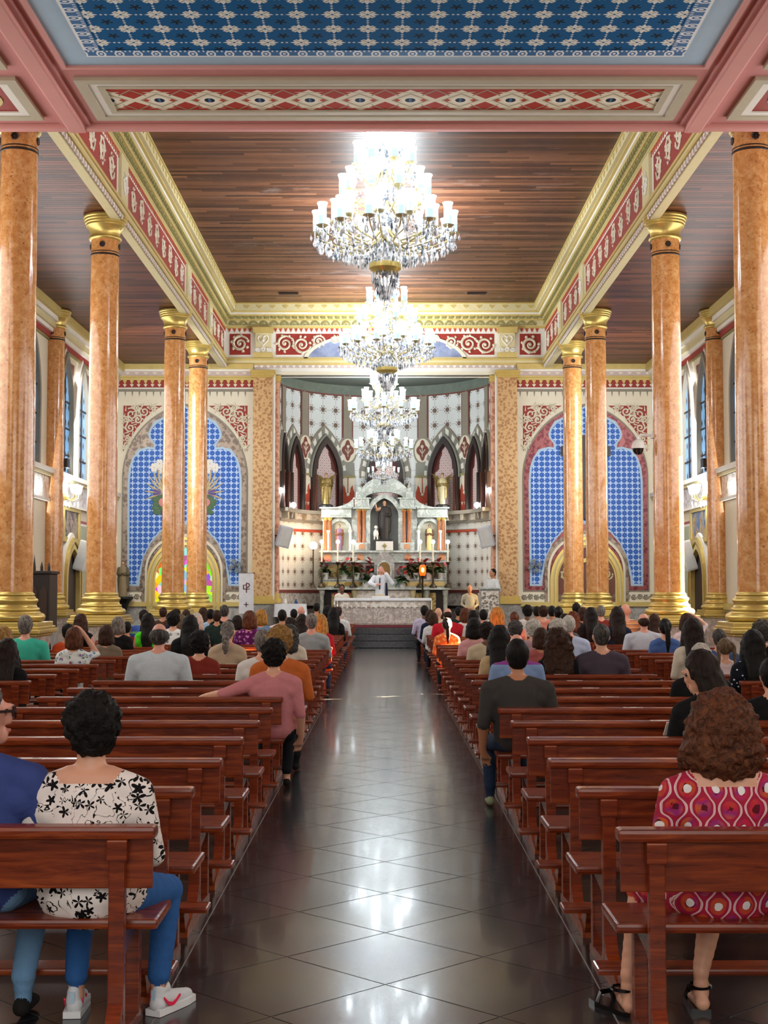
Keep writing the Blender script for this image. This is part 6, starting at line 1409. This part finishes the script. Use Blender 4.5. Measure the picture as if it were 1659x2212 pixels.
# (px, py of head top, row, label, body, top material, skin, hair style, colour, hair scale, width)
LST = [
 (603, 1357, 7, 'person in orange shirt with curly blond hair seated behind the pink shirted woman', BM, cl('orange', '#c4672f'), 'l', 'curly', 'blond', 1.0, 1.05),
 (568, 1362, 8, 'grey haired person in white shirt partly hidden behind the orange shirt', BL, cl('offwhite', '#dcdad4'), 'l', 'short', 'grey', 1.05, 1.0),
 (628, 1348, 12, 'woman in cream blouse with grey brown curls, left aisle pews', BLW, cl('creamblouse', '#d8cdb8'), 'l', 'bigcurl', 'saltpep', 0.82, 1.0),
 (672, 1327, 15, 'grey haired man in grey t-shirt at the end of a left pew', BM, cl('greytee', '#9aa0a0'), 'p', 'short', 'grey', 1.06, 1.05),
 (693, 1329, 16, 'woman with long golden hair caught by the sun beside the aisle', BW, cl('crimson', '#a01a28'), 'l', 'long', 'gold', 1.05, 1.0),
 (722, 1314, 22, 'woman in black with long black hair near the altar, left of the aisle', BLW, cl('black', '#0d0d0f'), 'm', 'long', 'black', 1.05, 1.0),
 (730, 1311, 25, 'man in white shirt leaning toward the aisle near the altar', BM, cl('whiteshirt', '#d9dcda'), 'p', 'short', 'brown', 1.0, 1.0),
 (610, 1318, 21, 'dark haired man in pale pink t-shirt in the middle of the left pews', BM, cl('palepink', '#e2cfd0'), 'm', 'short', 'black', 1.05, 1.1),
 (628, 1334, 17, 'woman with loose dark brown curls and dark blouse behind the cream blouse', BW, cl('umber', '#3a2420'), 'm', 'bigcurl', 'dark', 0.85, 1.0),
 (652, 1327, 18, 'woman with wavy black hair and peach top beside the grey t-shirt man', BN, cl('peach', '#d59a80'), 'l', 'long', 'dark', 0.95, 0.95),
 (650, 1309, 26, 'bald man in dark jacket near the white credence table', BL, cl('charcoal', '#26262a'), 'p', None, 'dark', 1.0, 1.0),
 (635, 1316, 25, 'black haired person in brown top beside the bald man', BW, cl('brown', '#4d3528'), 'm', 'short', 'black', 1.0, 1.0),
 (683, 1303, 30, 'black haired person in tan shirt nearest the altar step on the left', BM, cl('tan', '#a8906c'), 'm', 'short', 'black', 1.0, 1.0),
 (707, 1309, 27, 'woman with black bob and black dress left of the aisle front', BW, cl('black', '#0d0d0f'), 'm', 'bob', 'black', 1.0, 1.0),
 (565, 1318, 19, 'woman with straight blond bob in denim shirt, left pews', BLW, cl('denim', '#6f8fb0'), 'l', 'bob', 'gold', 1.0, 1.0),
 (538, 1322, 17, 'woman in purple flowered dress with auburn hair, left pews', BW, M_PURPLE, 'l', 'bob', 'auburn', 1.05, 1.1),
 (513, 1330, 19, 'woman with dark hair and bright hair clip next to the purple dress', BW, cl('plum', '#3b2a3a'), 'm', 'bob', 'dark', 0.95, 0.9),
 (490, 1343, 11, 'woman in beige shirt with grey low ponytail, left pews', BLW, cl('beige', '#bfa98c'), 'l', 'lowpony', 'grey', 1.0, 1.08),
 (432, 1367, 9, 'woman in rust red sweater with black curly hair, left pews', BLW, cl('rust', '#7c2a1e'), 'l', 'curly', 'black', 1.0, 1.08),
 (411, 1331, 13, 'person in black with long straight black hair behind the white shirted man', BLW, cl('black', '#0d0d0f'), 'd', 'long', 'black', 1.05, 1.15),
 (343, 1345, 8, 'large man in pale blue white shirt with thinning grey hair, left pews', BB, cl('paleblue', '#c4d0d6'), 'p', 'fringe', 'saltpep', 1.12, 1.0),
 (485, 1308, 22, 'grey haired man in black t-shirt before the stained glass niche', BM, cl('black', '#0d0d0f'), 'p', 'short', 'saltpep', 1.05, 1.1),
 (440, 1313, 24, 'long haired woman in dark flowered top near the left front', BW, m_multi('dark_flower_top', ['#1a1a26', '#c0545a', '#e0e0e0'], 22, '#15151f'), 'm', 'long', 'brown', 1.0, 1.0),
 (456, 1316, 23, 'dark haired man in light blue shirt near the left front', BM, cl('skyshirt', '#a9c4de'), 'm', 'short', 'black', 1.0, 0.95),
 (470, 1319, 21, 'brown haired person in dark green top near the left front', BM, cl('darkgreen', '#20302a'), 'm', 'short', 'brown', 1.05, 0.95),
 (425, 1325, 16, 'white haired woman in patterned cardigan beside the black clad person', BLW, m_multi('knit_cardigan', ['#8a7a68', '#c9bba6', '#4d4238'], 26, '#a3947f'), 'l', 'bob', 'white', 0.92, 0.95),
 (374, 1323, 17, 'woman in black and white print with dark curls, left pews', BW, M_BW, 'l', 'curly', 'black', 0.95, 1.0),
 (391, 1327, 18, 'woman with bare shoulders and ash blond hair, left pews', BN, cl('nude', '#d9a88a'), 'l', 'bob', 'ash', 0.95, 1.0),
 (352, 1312, 24, 'dark haired person in brown shirt before the left niche sill', BM, cl('brown', '#4d3528'), 'm', 'short', 'brown', 1.0, 1.0),
 (380, 1316, 23, 'dark curly haired person in navy before the left niche', BW, cl('navy', '#1c2238'), 'm', 'curly', 'dark', 0.85, 1.0),
 (402, 1318, 22, 'brown haired person in grey sweater before the left niche', BL, cl('greysw', '#55565a'), 'm', 'short', 'brown', 1.05, 1.0),
]
OUTL = [
 (312, 1318, 20, 'man in blue and green striped shirt in the outer left pews', BM, M_GSTR, 'm', 'short', 'dark', 1.05, 1.1),
 (322, 1326, 16, 'woman in neon green top with long black hair in the outer left pews', BN, cl('neon', '#4fd81f'), 'm', 'long', 'black', 1.0, 1.0),
 (55, 1332, 12, 'grey haired man in turquoise t-shirt in the outer left pews', BB, cl('turquoise', '#3fb79c'), 'p', 'short', 'grey', 1.12, 1.0),
 (163, 1357, 11, 'woman in tropical print blouse raising her hand to her head', BHU, M_TROPIC, 'l', 'bob', 'auburn', 1.0, 1.05),
 (148, 1349, 14, 'person in orange top with black hair behind the tropical print woman', BW, cl('brightorange', '#d4562a'), 'm', 'short', 'black', 1.1, 1.1),
 (233, 1353, 13, 'woman in taupe shirt with brown bob in the outer left pews', BW, cl('taupe', '#7d6f5c'), 'l', 'bob', 'brown', 1.05, 1.1),
 (258, 1333, 15, 'woman in black dress with wavy grey hair in the outer left pews', BLW, cl('black', '#0d0d0f'), 'l', 'bob', 'grey', 0.95, 1.05),
 (174, 1327, 16, 'woman in black sleeveless top with long dark hair before the pedestal', BN, cl('black', '#0d0d0f'), 'p', 'long', 'brown', 1.0, 1.05),
 (8, 1358, 10, 'woman with long straight blond hair at the left picture edge', BLW, cl('black', '#0d0d0f'), 'l', 'long', 'blond', 1.1, 1.0),
 (18, 1412, 8, 'woman with dark brown hair in black at the left picture edge', BLW, cl('black', '#0d0d0f'), 'm', 'long', 'dark', 1.15, 1.05),
 (88, 1345, 15, 'person in black hidden behind the turquoise t-shirt', BLW, cl('black', '#0d0d0f'), 'm', 'bob', 'blond', 0.9, 0.9),
 (275, 1345, 17, 'dark haired person in dark red near the second left column', BL, cl('darkred', '#5a1a1e'), 'm', 'short', 'black', 1.0, 1.0),
]
RGT = [
 (1117, 1368, 8, 'bald man in blue and purple striped shirt behind the grey t-shirt man', BB, M_BSTR, 'p', 'fringe', 'grey', 1.0, 0.95),
 (1078, 1358, 9, 'woman in beige cardigan with very long black hair beside the aisle', BLW, cl('sand', '#c0a57c'), 'm', 'long', 'black', 1.2, 1.0),
 (1052, 1345, 12, 'person in pale khaki shirt with short dark curls, right pews', BM, cl('khaki', '#c5b596'), 'd', 'curly', 'dark', 0.9, 1.0),
 (1024, 1337, 13, 'woman in pink shirt with black bob, right pews near the aisle', BW, cl('softpink', '#d59a9a'), 'l', 'bob', 'black', 1.0, 1.0),
 (965, 1335, 17, 'woman in orange flowered top with dark ponytail lit by the sun', BW, m_multi('orange_flower_top', ['#d9742e', '#f0b070', '#b5461e'], 22, '#d96a2a'), 'm', 'pony', 'dark', 1.0, 1.05),
 (968, 1313, 21, 'broad man in bright red t-shirt right of the aisle', BB, cl('brightred', '#c41f30'), 'p', 'fringe', 'brown', 1.0, 1.0),
 (935, 1324, 22, 'woman in white blouse with brown bob right of the aisle', BW, cl('whiteshirt', '#d9dcda'), 'l', 'bob', 'brown', 0.95, 1.0),
 (918, 1309, 26, 'person in lavender t-shirt with black hair at the right aisle front', BM, cl('lavender', '#c3bcd6'), 'd', 'short', 'black', 1.1, 1.0),
 (928, 1318, 24, 'woman in navy with chestnut hair at the right aisle front', BW, cl('navy', '#1c2238'), 'm', 'bob', 'brown', 0.95, 0.95),
 (947, 1312, 25, 'bald man in cream shirt at the right aisle front', BM, cl('creamshirt', '#dccfb4'), 'l', None, 'white', 1.0, 1.0),
 (1003, 1315, 22, 'woman with light brown hair in white and black top, right pews', BW, M_BW, 'l', 'bob', 'auburn', 1.0, 1.0),
 (1021, 1318, 21, 'woman with black bob and white collar, right pews', BW, cl('offwhite', '#dcdad4'), 'm', 'bob', 'black', 0.9, 0.95),
 (990, 1311, 26, 'dark haired person in dark green behind the red t-shirt', BM, cl('darkgreen', '#20302a'), 'm', 'short', 'black', 1.0, 1.0),
 (1045, 1317, 22, 'man with black hair and pink cheek lit by the sun, right pews', BM, cl('wine', '#4a1a26'), 'p', 'short', 'black', 1.05, 1.0),
 (1075, 1315, 18, 'woman with golden blond hair in peach top, right pews', BN, cl('peach', '#d59a80'), 'l', 'bob', 'gold', 1.1, 1.0),
 (1110, 1322, 19, 'woman in salmon top with dark headband, right pews', BN, cl('salmon', '#d98a78'), 'l', 'bun', 'auburn', 1.0, 1.0),
 (1112, 1343, 14, 'person with thick grey curls in dark shirt, right pews', BM, cl('charcoal', '#26262a'), 'm', 'curly', 'saltpep', 0.98, 1.0),
 (1153, 1340, 13, 'woman with fluffy white hair in mauve, right pews', BW, cl('mauve', '#b08e94'), 'l', 'curly', 'white', 0.95, 1.0),
 (1165, 1357, 11, 'woman in dusty rose shirt with smooth brown hair, right pews', BW, cl('dustyrose', '#a85a56'), 'm', 'bob', 'brown', 0.95, 1.0),
 (1203, 1366, 9, 'woman in black with large dark curly hair, right pews', BLW, cl('black', '#0d0d0f'), 'm', 'bigcurl', 'brown', 1.2, 1.15),
 (1205, 1339, 12, 'woman with short white curls beside the light blue shirt', BW, cl('greygreen', '#8d9a96'), 'l', 'curly', 'white', 0.95, 0.95),
 (1228, 1331, 13, 'white haired man in light blue shirt, right pews', BL, cl('lightblue', '#b9c4de'), 'p', 'short', 'white', 1.05, 1.1),
 (1300, 1350, 9, 'man in dark plum shirt with greying black hair, right pews', BM, cl('plumgrey', '#4a414c'), 'l', 'short', 'saltpep', 1.06, 1.12),
 (1276, 1314, 18, 'woman wrapped in black with long hair lit pink, right pews', BLW, cl('black', '#0d0d0f'), 'm', 'long', 'black', 1.05, 1.1),
 (1237, 1320, 19, 'woman with long chestnut curls in beige, right pews', BW, cl('beige', '#bfa98c'), 'l', 'bigcurl', 'auburn', 0.8, 1.0),
 (1258, 1312, 22, 'person with dark hair in navy print, right pews', BW, m_dots('navy_print', '#1a2234', '#8a93a6', 30), 'm', 'bob', 'brown', 0.9, 1.0),
 (1140, 1308, 23, 'person with big black hair in white before the right dado', BM, cl('offwhite', '#dcdad4'), 'd', 'curly', 'black', 0.9, 1.0),
 (1172, 1309, 22, 'woman with brown curls in salmon shirt before the right dado', BW, cl('salmon', '#d98a78'), 'l', 'curly', 'brown', 0.85, 1.1),
 (1160, 1310, 24, 'dark haired man in cream shirt before the right dado', BM, cl('creamshirt', '#dccfb4'), 'm', 'short', 'black', 1.0, 1.0),
 (1191, 1309, 23, 'black haired man in pale grey before the right dado', BM, cl('palegrey', '#c9ccd4'), 'm', 'short', 'black', 1.0, 1.0),
 (1205, 1311, 21, 'black haired woman in black with ear ring before the right niche', BW, cl('black', '#0d0d0f'), 'm', 'bun', 'black', 1.0, 1.0),
 (1218, 1326, 16, 'dark haired person in grey just behind the white haired man', BM, cl('greysw', '#55565a'), 'm', 'short', 'dark', 1.0, 0.9),
 (1245, 1303, 25, 'black haired person in dark jacket before the right niche', BL, cl('charcoal', '#26262a'), 'd', 'short', 'black', 1.05, 1.0),
]
OUTR = [
 (1298, 1309, 23, 'man with grey brown hair in rust jacket in the outer right pews', BL, cl('rust', '#7c2a1e'), 'p', 'short', 'grey', 1.05, 1.0),
 (1333, 1314, 17, 'woman in navy with dark plaited hair in the outer right pews', BLW, cl('navy', '#1c2238'), 'm', 'long', 'dark', 1.1, 1.0),
 (1352, 1304, 20, 'bald man in orange striped polo in the outer right pews', BM, M_OSTR, 'p', None, 'dark', 1.0, 1.15),
 (1391, 1324, 15, 'balding man in pale grey t-shirt in the outer right pews', BB, cl('palegrey', '#c9ccd4'), 'p', 'fringe', 'brown', 1.0, 1.0),
 (1413, 1326, 17, 'woman in white with long brown hair behind the balding man', BW, cl('whiteshirt', '#d9dcda'), 'l', 'long', 'brown', 0.95, 0.95),
 (1434, 1339, 14, 'woman in blue t-shirt with black ponytail in the outer right pews', BW, cl('midblue', '#4a66a0'), 'l', 'pony', 'black', 1.12, 1.1),
 (1496, 1340, 10, 'woman in cream blouse with long dark hair in the outer right pews', BW, cl('creamblouse', '#d8cdb8'), 'm', 'long', 'dark', 1.12, 1.0),
 (1482, 1326, 16, 'woman in pink with one arm raised over her head, outer right pews', BHD, cl('palepink', '#e2cfd0'), 'l', 'bob', 'brown', 1.0, 1.0),
 (1550, 1360, 11, 'grey haired man in blue shirt with bowed head, outer right pews', BM, cl('steel', '#44577f'), 'p', 'short', 'saltpep', 1.06, 1.1),
 (1627, 1367, 8, 'woman in dark dotted dress with long black hair, outer right pews', BLW, M_DOTS, 'm', 'long', 'black', 1.15, 1.1),
 (1642, 1345, 11, 'woman with thick grey black hair at the right picture edge', BLW, cl('black', '#0d0d0f'), 'm', 'curly', 'saltpep', 1.05, 1.0),
 (1562, 1394, 9, 'girl with blond brown pigtails and pink ties, outer right pews', dict(key='girl', sw=0.13, girth=0.8, hip=0.85), cl('palepink', '#e2cfd0'), 'l', 'pigtails', 'ash', 0.95, 0.95),
 (1341, 1309, 25, 'person in pale coral top before the farthest right column', BW, cl('coral', '#d98a6c'), 'l', 'short', 'black', 1.0, 1.0),
]
for L in (LST, OUTL, RGT, OUTR):
    for (p_, py, k, lab, body, top, sk, hr, hc, hs, wd) in L:
        lg = DKT if R.random() < 0.6 else JEANSD
        person(px(p_, k), rowy(k)+(0.09 if body is BB else 0.05), pz(py, k), lab, body, top, lg, SKIN[sk], hr, hc, hs, wd, rz=(R.random()-0.5)*0.16)
# ---------------------------------------------------------------- front figures
Y0 = rowy(0)
# woman in floral blouse
b = dict(key='floral_woman', voxel=0.0095, sw=0.19, girth=1.12, hip=1.32, sleeve='long', feet=((-0.10, 0.40), (0.24, 0.42)), knees=((-0.11, 0.56), (0.26, 0.50)), leg='crop', neck=1.12, face=True, nl=0.135, nz=0.995)
sneak = m_cloth('white_sneaker', '#d9dcdf', 0.1)
w = person(-1.085, Y0+0.07, 1.215, 'woman in white blouse with black flowers and jeans, front left pew', b, M_FLORAL, JEANS, SKIN['l'], 'curly', 'black', 0.98, 1.0, yaw=0.35, shoe=sneak)
def sneaker(par, x, y, rz, pink=True):
    t = obj('sneaker', None, par, (x, y, 0.0), (0, 0, rz), (0.82, 0.82, 0.9))
    blob_ = blob('upper', chain([(0, -0.07, 0.07, 0.042, 0.95, 1, 1.2), (0, 0.0, 0.06, 0.042, 1, 1, 1), (0, 0.12, 0.045, 0.04, 1.1, 1, 0.8), (0, 0.18, 0.04, 0.032, 1.1, 1, 0.8)], 0, 5)+chain([(0, -0.07, 0.11, 0.034), (0, -0.02, 0.11, 0.034)], 0, 3), 0.008, [sneak], 3)
    obj('upper', blob_, t)
    MB().prism([(-0.044, -0.12), (0.044, -0.12), (0.05, 0.0), (0.054, 0.13), (0.04, 0.21), (0.0, 0.225), (-0.04, 0.21), (-0.054, 0.13), (-0.05, 0.0)], lambda a, b, d: (a, b, d), 0.002, 0.032).build('sole', mat('white_rubber', '#eceeee', 0.5), t)
    for s in (-1, 1):
        MB().strip([(0.06, 0.07), (0.0, 0.045), (-0.05, 0.06), (-0.08, 0.085)], [(0.06, 0.06), (0.0, 0.03), (-0.045, 0.04), (-0.08, 0.075)], lambda a, b, d, s=s: (s*(0.043+d), a, b), -0.004, 0.004).build('side_mark', mat('neon_pink', '#ff2f5a', 0.4), t)
    MB().box(-0.012, 0.012, -0.118, -0.112, 0.07, 0.12).build('heel_tab', mat('reflective_tab', '#bcd4e8', 0.2), t)
sneaker(w, -0.10/0.92, 0.40/0.92, 0.05); sneaker(w, 0.245/0.92, 0.42/0.92, -0.45)
# man in blue shirt beside her
b = dict(key='blue_man', voxel=0.0095, sw=0.215, girth=1.18, hip=1.12, sleeve='long', feet=((-0.15, 0.42), (0.14, 0.36)), knees=((-0.16, 0.58), (0.15, 0.55)), neck=1.2, face=True)
m_ = person(-1.505, Y0+0.06, 1.275, 'man in navy blue shirt and glasses looking aside, cut by the picture edge', b, cl('navyblue', '#3a4a86'), JEANSL, SKIN['p'], 'short', 'saltpep', 1.0, 1.0, yaw=-1.15)
g = MB(); hd = Matrix.Translation((0, 0.165, 1.08)) @ Matrix.Rotation(-1.15, 4, 'Z')
def hp(x, y, z): return tuple(hd @ Vector((x, y, z)))
for s in (-1, 1): g.tube([hp(s*0.088, 0.02, 0.13), hp(s*0.082, 0.125, 0.135)], 0.006, 5); g.tube([hp(s*0.045+0.032*math.cos(a), 0.128, 0.128+0.024*math.sin(a)) for a in [2*PI*i/14 for i in range(15)]], 0.005, 5)
g.tube([hp(-0.014, 0.13, 0.132), hp(0.014, 0.13, 0.132)], 0.005, 5); g.build('glasses', mat('tortoise_frame', '#2a1410', 0.3), m_)
# woman in crimson patterned dress
b = dict(key='red_woman', voxel=0.0095, sw=0.19, girth=1.15, hip=1.28, sleeve='long', feet=((-0.34, 0.42), (-0.03, 0.46)), knees=((-0.26, 0.55), (0.05, 0.56)), leg='dress', neck=1.1, nl=0.14, nz=0.985)
w = person(1.24, Y0+0.06, 1.215, 'woman in crimson trellis patterned dress with brown bob, front right pew', b, M_MORO, M_MORO, SKIN['l'], 'frizz', 'auburn', 1.12, 1.0)
def sandal(par, x, y, rz):
    t = obj('sandal', None, par, (x, y, 0.0), (0, 0, rz)); ms = mat('black_patent', '#0c0b0c', 0.2)
    MB().prism([(-0.04, -0.08), (0.04, -0.08), (0.045, 0.02), (0.05, 0.11), (0.035, 0.17), (-0.035, 0.17), (-0.05, 0.11), (-0.045, 0.02)], lambda a, b, d: (a, b, d), 0.0, 0.02).build('sole', ms, t)
    q = MB(); q.tube([(-0.045, 0.1, 0.02), (-0.03, 0.1, 0.06), (0.03, 0.1, 0.06), (0.045, 0.1, 0.02)], 0.012, 5); q.tube([(0.045*math.cos(a), -0.02+0.05*math.sin(a), 0.1) for a in [2*PI*i/12 for i in range(13)]], 0.008, 5); q.build('strap', ms, t)
    MB().ball((0.03, -0.03, 0.105), 0.014, 6, 4).build('buckle', M_GOLD, t)
sandal(w, -0.34/0.92, 0.42/0.92, 0.5); sandal(w, -0.03, 0.46/0.92, -0.1)
# pink t-shirt woman at the aisle end
b = dict(key='pink_woman', voxel=0.0125, sw=0.185, girth=1.1, hip=1.12, sleeve='short', armL='rail', armR='down', feet=((-0.1, 0.42), (0.1, 0.42)), leg='crop')
person(px(592, 6), rowy(6)+0.06, pz(1384, 6), 'woman in pink t-shirt with arm along the pew back and curly black hair', b, cl('rosepink', '#c77f82'), DKT, SKIN['l'], 'curly', 'black', 0.95, 1.02)
# grey t-shirt man
b = dict(key='grey_man', voxel=0.0125, sw=0.22, girth=1.22, hip=1.1, armL='down', feet=((-0.2, 0.42), (0.05, 0.42)), knees=((-0.2, 0.55), (0.08, 0.56)))
person(px(1117, 5), rowy(5)+0.06, pz(1384, 5), 'man in dark grey t-shirt with short black hair, beside the aisle', b, cl('charcoaltee', '#3c3937'), m_cloth('navy_jeans', '#1c2c44'), SKIN['m'], 'short', 'black', 1.08, 1.0, shoe=m_cloth('green_sneaker', '#8f9a78'))
# woman in black reading, and white haired man beyond
b = dict(key='reading_woman', voxel=0.0105, sw=0.175, girth=1.05, sleeve='long', armL='read', armR='rest', face=True)
w = person(px(1527, 3), rowy(3)+0.04, 1.255, 'woman in black with long dark hair looking down to one side', b, cl('black', '#0d0d0f'), DKT, SKIN['l'], 'long', 'dark', 1.05, 1.0, yaw=1.15, bow=0.25)
t = thing('mass_leaflet', 'folded white leaflet held by the woman in black', 'leaflet', (px(1470, 3), rowy(3)+0.55, 0.77))
o = MB().box(-0.035, 0.035, -0.003, 0.003, -0.05, 0.05).build('sheet', mat('paper_white', '#ece9e2', 0.7), t); o.rotation_euler = (0.6, 0, 0.2)
person(px(1511, 6), rowy(6)+0.04, pz(1392, 6), 'white haired balding man in black jacket, right pews', BL, cl('black', '#0d0d0f'), DKT, SKIN['p'], 'short', 'white', 1.08, 1.05)
person(px(1662, 4), rowy(4)+0.04, 1.16, 'dark haired man in black jacket cut by the right picture edge', BL, cl('black', '#0d0d0f'), DKT, SKIN['l'], 'short', 'black', 1.05, 1.0)
# ---------------------------------------------------------------- clergy and servers near the altar
def standing(key, h, armsup=False, face=True):
    k = h/1.72; p = []
    p += chain([(0, 0, 0.06, 0.17, 1.1, 0.8, 0.5), (0, 0, 0.5, 0.17, 1.1, 0.75, 1), (0, 0, 0.95, 0.165, 1.1, 0.72, 1), (0, 0, 1.2, 0.165, 1.15, 0.7, 1), (0, 0, 1.36, 0.1, 1.9, 0.8, 0.8)], 0, 6)
    p += chain([(0, 0, 1.42, 0.056), (0, -0.005, 1.5, 0.053)], 1, 3)+ell(0, -0.01, 1.6, 0.1, 0.8, 0.98, 1.15, 1)+ell(0, -0.05, 1.53, 0.06, 0.9, 0.9, 0.8, 1)+ell(0, -0.11, 1.58, 0.018, 0.8, 0.9, 1.4, 1)
    for s in (-1, 1):
        p += ell(s*0.082, 0, 1.59, 0.025, 0.45, 0.8, 1.25, 1)+ell(s*0.032, -0.092, 1.605, 0.013, 1.3, 0.6, 0.7, 4)
        if armsup: el = (s*0.34, -0.08, 1.18); wr = (s*0.16, -0.2, 1.45); hn = (s*0.05, -0.22, 1.56)
        else: el = (s*0.3, 0.0, 1.08); wr = (s*0.14, -0.24, 1.1); hn = (s*0.06, -0.27, 1.12)
        if armsup and s < 0: wr = (s*0.2, -0.22, 1.12); hn = (s*0.08, -0.26, 1.14)
        p += chain([(s*0.2, 0, 1.36, 0.075), el+(0.075,), wr+(0.07,)], 0, 6)+chain([wr+(0.035,), hn+(0.04,)], 1, 3)
        for f in range(4): p += chain([(hn[0]-s*0.02, hn[1]-0.02, hn[2]-0.025+0.018*f, 0.011), (hn[0]-s*0.07, hn[1]-0.01, hn[2]-0.02+0.018*f, 0.01)], 1, 2)
        p += chain([(s*0.09, 0, 0.1, 0.06), (s*0.09, -0.12, 0.045, 0.045)], 3, 3)
    p += ell(0, -0.1, 1.53, 0.014, 1.7, 0.6, 0.6, 5)
    return blob('body', [(a*k, b*k, c*k, r*k, x, y, z, t) for a, b, c, r, x, y, z, t in p], 0.014, [M_EYE]*6, 3)
def stand(x, y, z, h, label, top, skin, hcol, up=False, rz=0.0):
    o = obj('person', standing('s', h, up), None, (x, y, z), (0, 0, rz)); o['label'] = label; o['category'] = 'person'
    slots(o, [top, skin, top, SHOE, M_EYE, M_LIP]); k = h/1.72
    hh = obj('hair', hairmesh('short'), o, (0, 0.0, 1.605*k), (0, 0, PI), (k, k, k)); slots(hh, [hm(hcol)]); return o
ALB = m_cloth('white_alb', '#e9edf2')
MB().bbox(-1.6, 1.5, 43.15, 44.2, PLAT, PLAT+0.16, 0.01).build('altar_predella', M_MARBG, label='low grey marble step behind the altar table', category='step')
pr = stand(-0.13, 43.45, PLAT+0.16, 1.74, 'priest in white vestment raising a hand to his face behind the altar', ALB, SKIN['p'], 'grey', True)
MB().strip([(-0.05, 1.36), (-0.055, 1.15), (-0.06, 1.0)], [(-0.02, 1.36), (-0.02, 1.15), (-0.02, 1.0)], lambda a, b, d: (a, -0.125-d, b), 0, 0.012).build('stole', m_cloth('navy_stole', '#20243c'), pr)
MB().prism([(0.12, 0.3), (0.24, 0.3), (0.2, 1.2), (0.14, 1.2)], lambda a, b, d: (a, -0.12-d, b), 0, 0.02).build('stole_end', m_cloth('navy_stole', '#20243c'), pr)
stand(3.3, 42.66, PLAT, 1.78, 'reader in white shirt standing at the marble ambo', cl('whiteshirt', '#d9dcda'), SKIN['m'], 'black', rz=-1.0)
def chair(x, y, z, label, m):
    t = thing('presider_chair', label, 'chair', (x, y, z))
    MB().bbox(-0.26, 0.26, -0.24, 0.24, 0.4, 0.45, 0.01).build('seat', m, t); MB().bbox(-0.26, 0.26, 0.2, 0.25, 0.45, 1.05, 0.01).build('backrest', m, t)
    for gx in (-0.23, 0.23):
        for gy in (-0.21, 0.21): MB().box(gx-0.025, gx+0.025, gy-0.025, gy+0.025, 0, 0.4).build('leg', M_DARK, t)
chair(-1.38, 44.45, PLAT, 'red backed dark wooden chair left of the altar', mat('red_velvet', '#8e1c20', 0.8))
chair(2.66, 43.7, PLAT, 'dark wooden chair behind the marble ambo', M_DARK)
person(-1.38, 44.68, PLAT+1.32, 'server in cream robe seated on the red backed chair left of the altar', dict(key='server', sleeve='long', leg='dress', face=True), m_cloth('cream_alb', '#ddd6c6'), ALB, SKIN['d'], 'short', 'black', 1.0, 1.0, rz=PI, zadd=PLAT, group='altar servers')
person(2.66, 43.93, PLAT+1.30, 'grey haired minister in beige jacket seated behind the ambo', dict(key='server2', sleeve='long', face=True, sw=0.2), m_cloth('beige_jacket', '#b7ad96'), m_cloth('beige_trousers', '#a89c84'), SKIN['m'], 'fringe', 'grey', 1.0, 1.0, rz=PI, zadd=PLAT, group='altar servers')
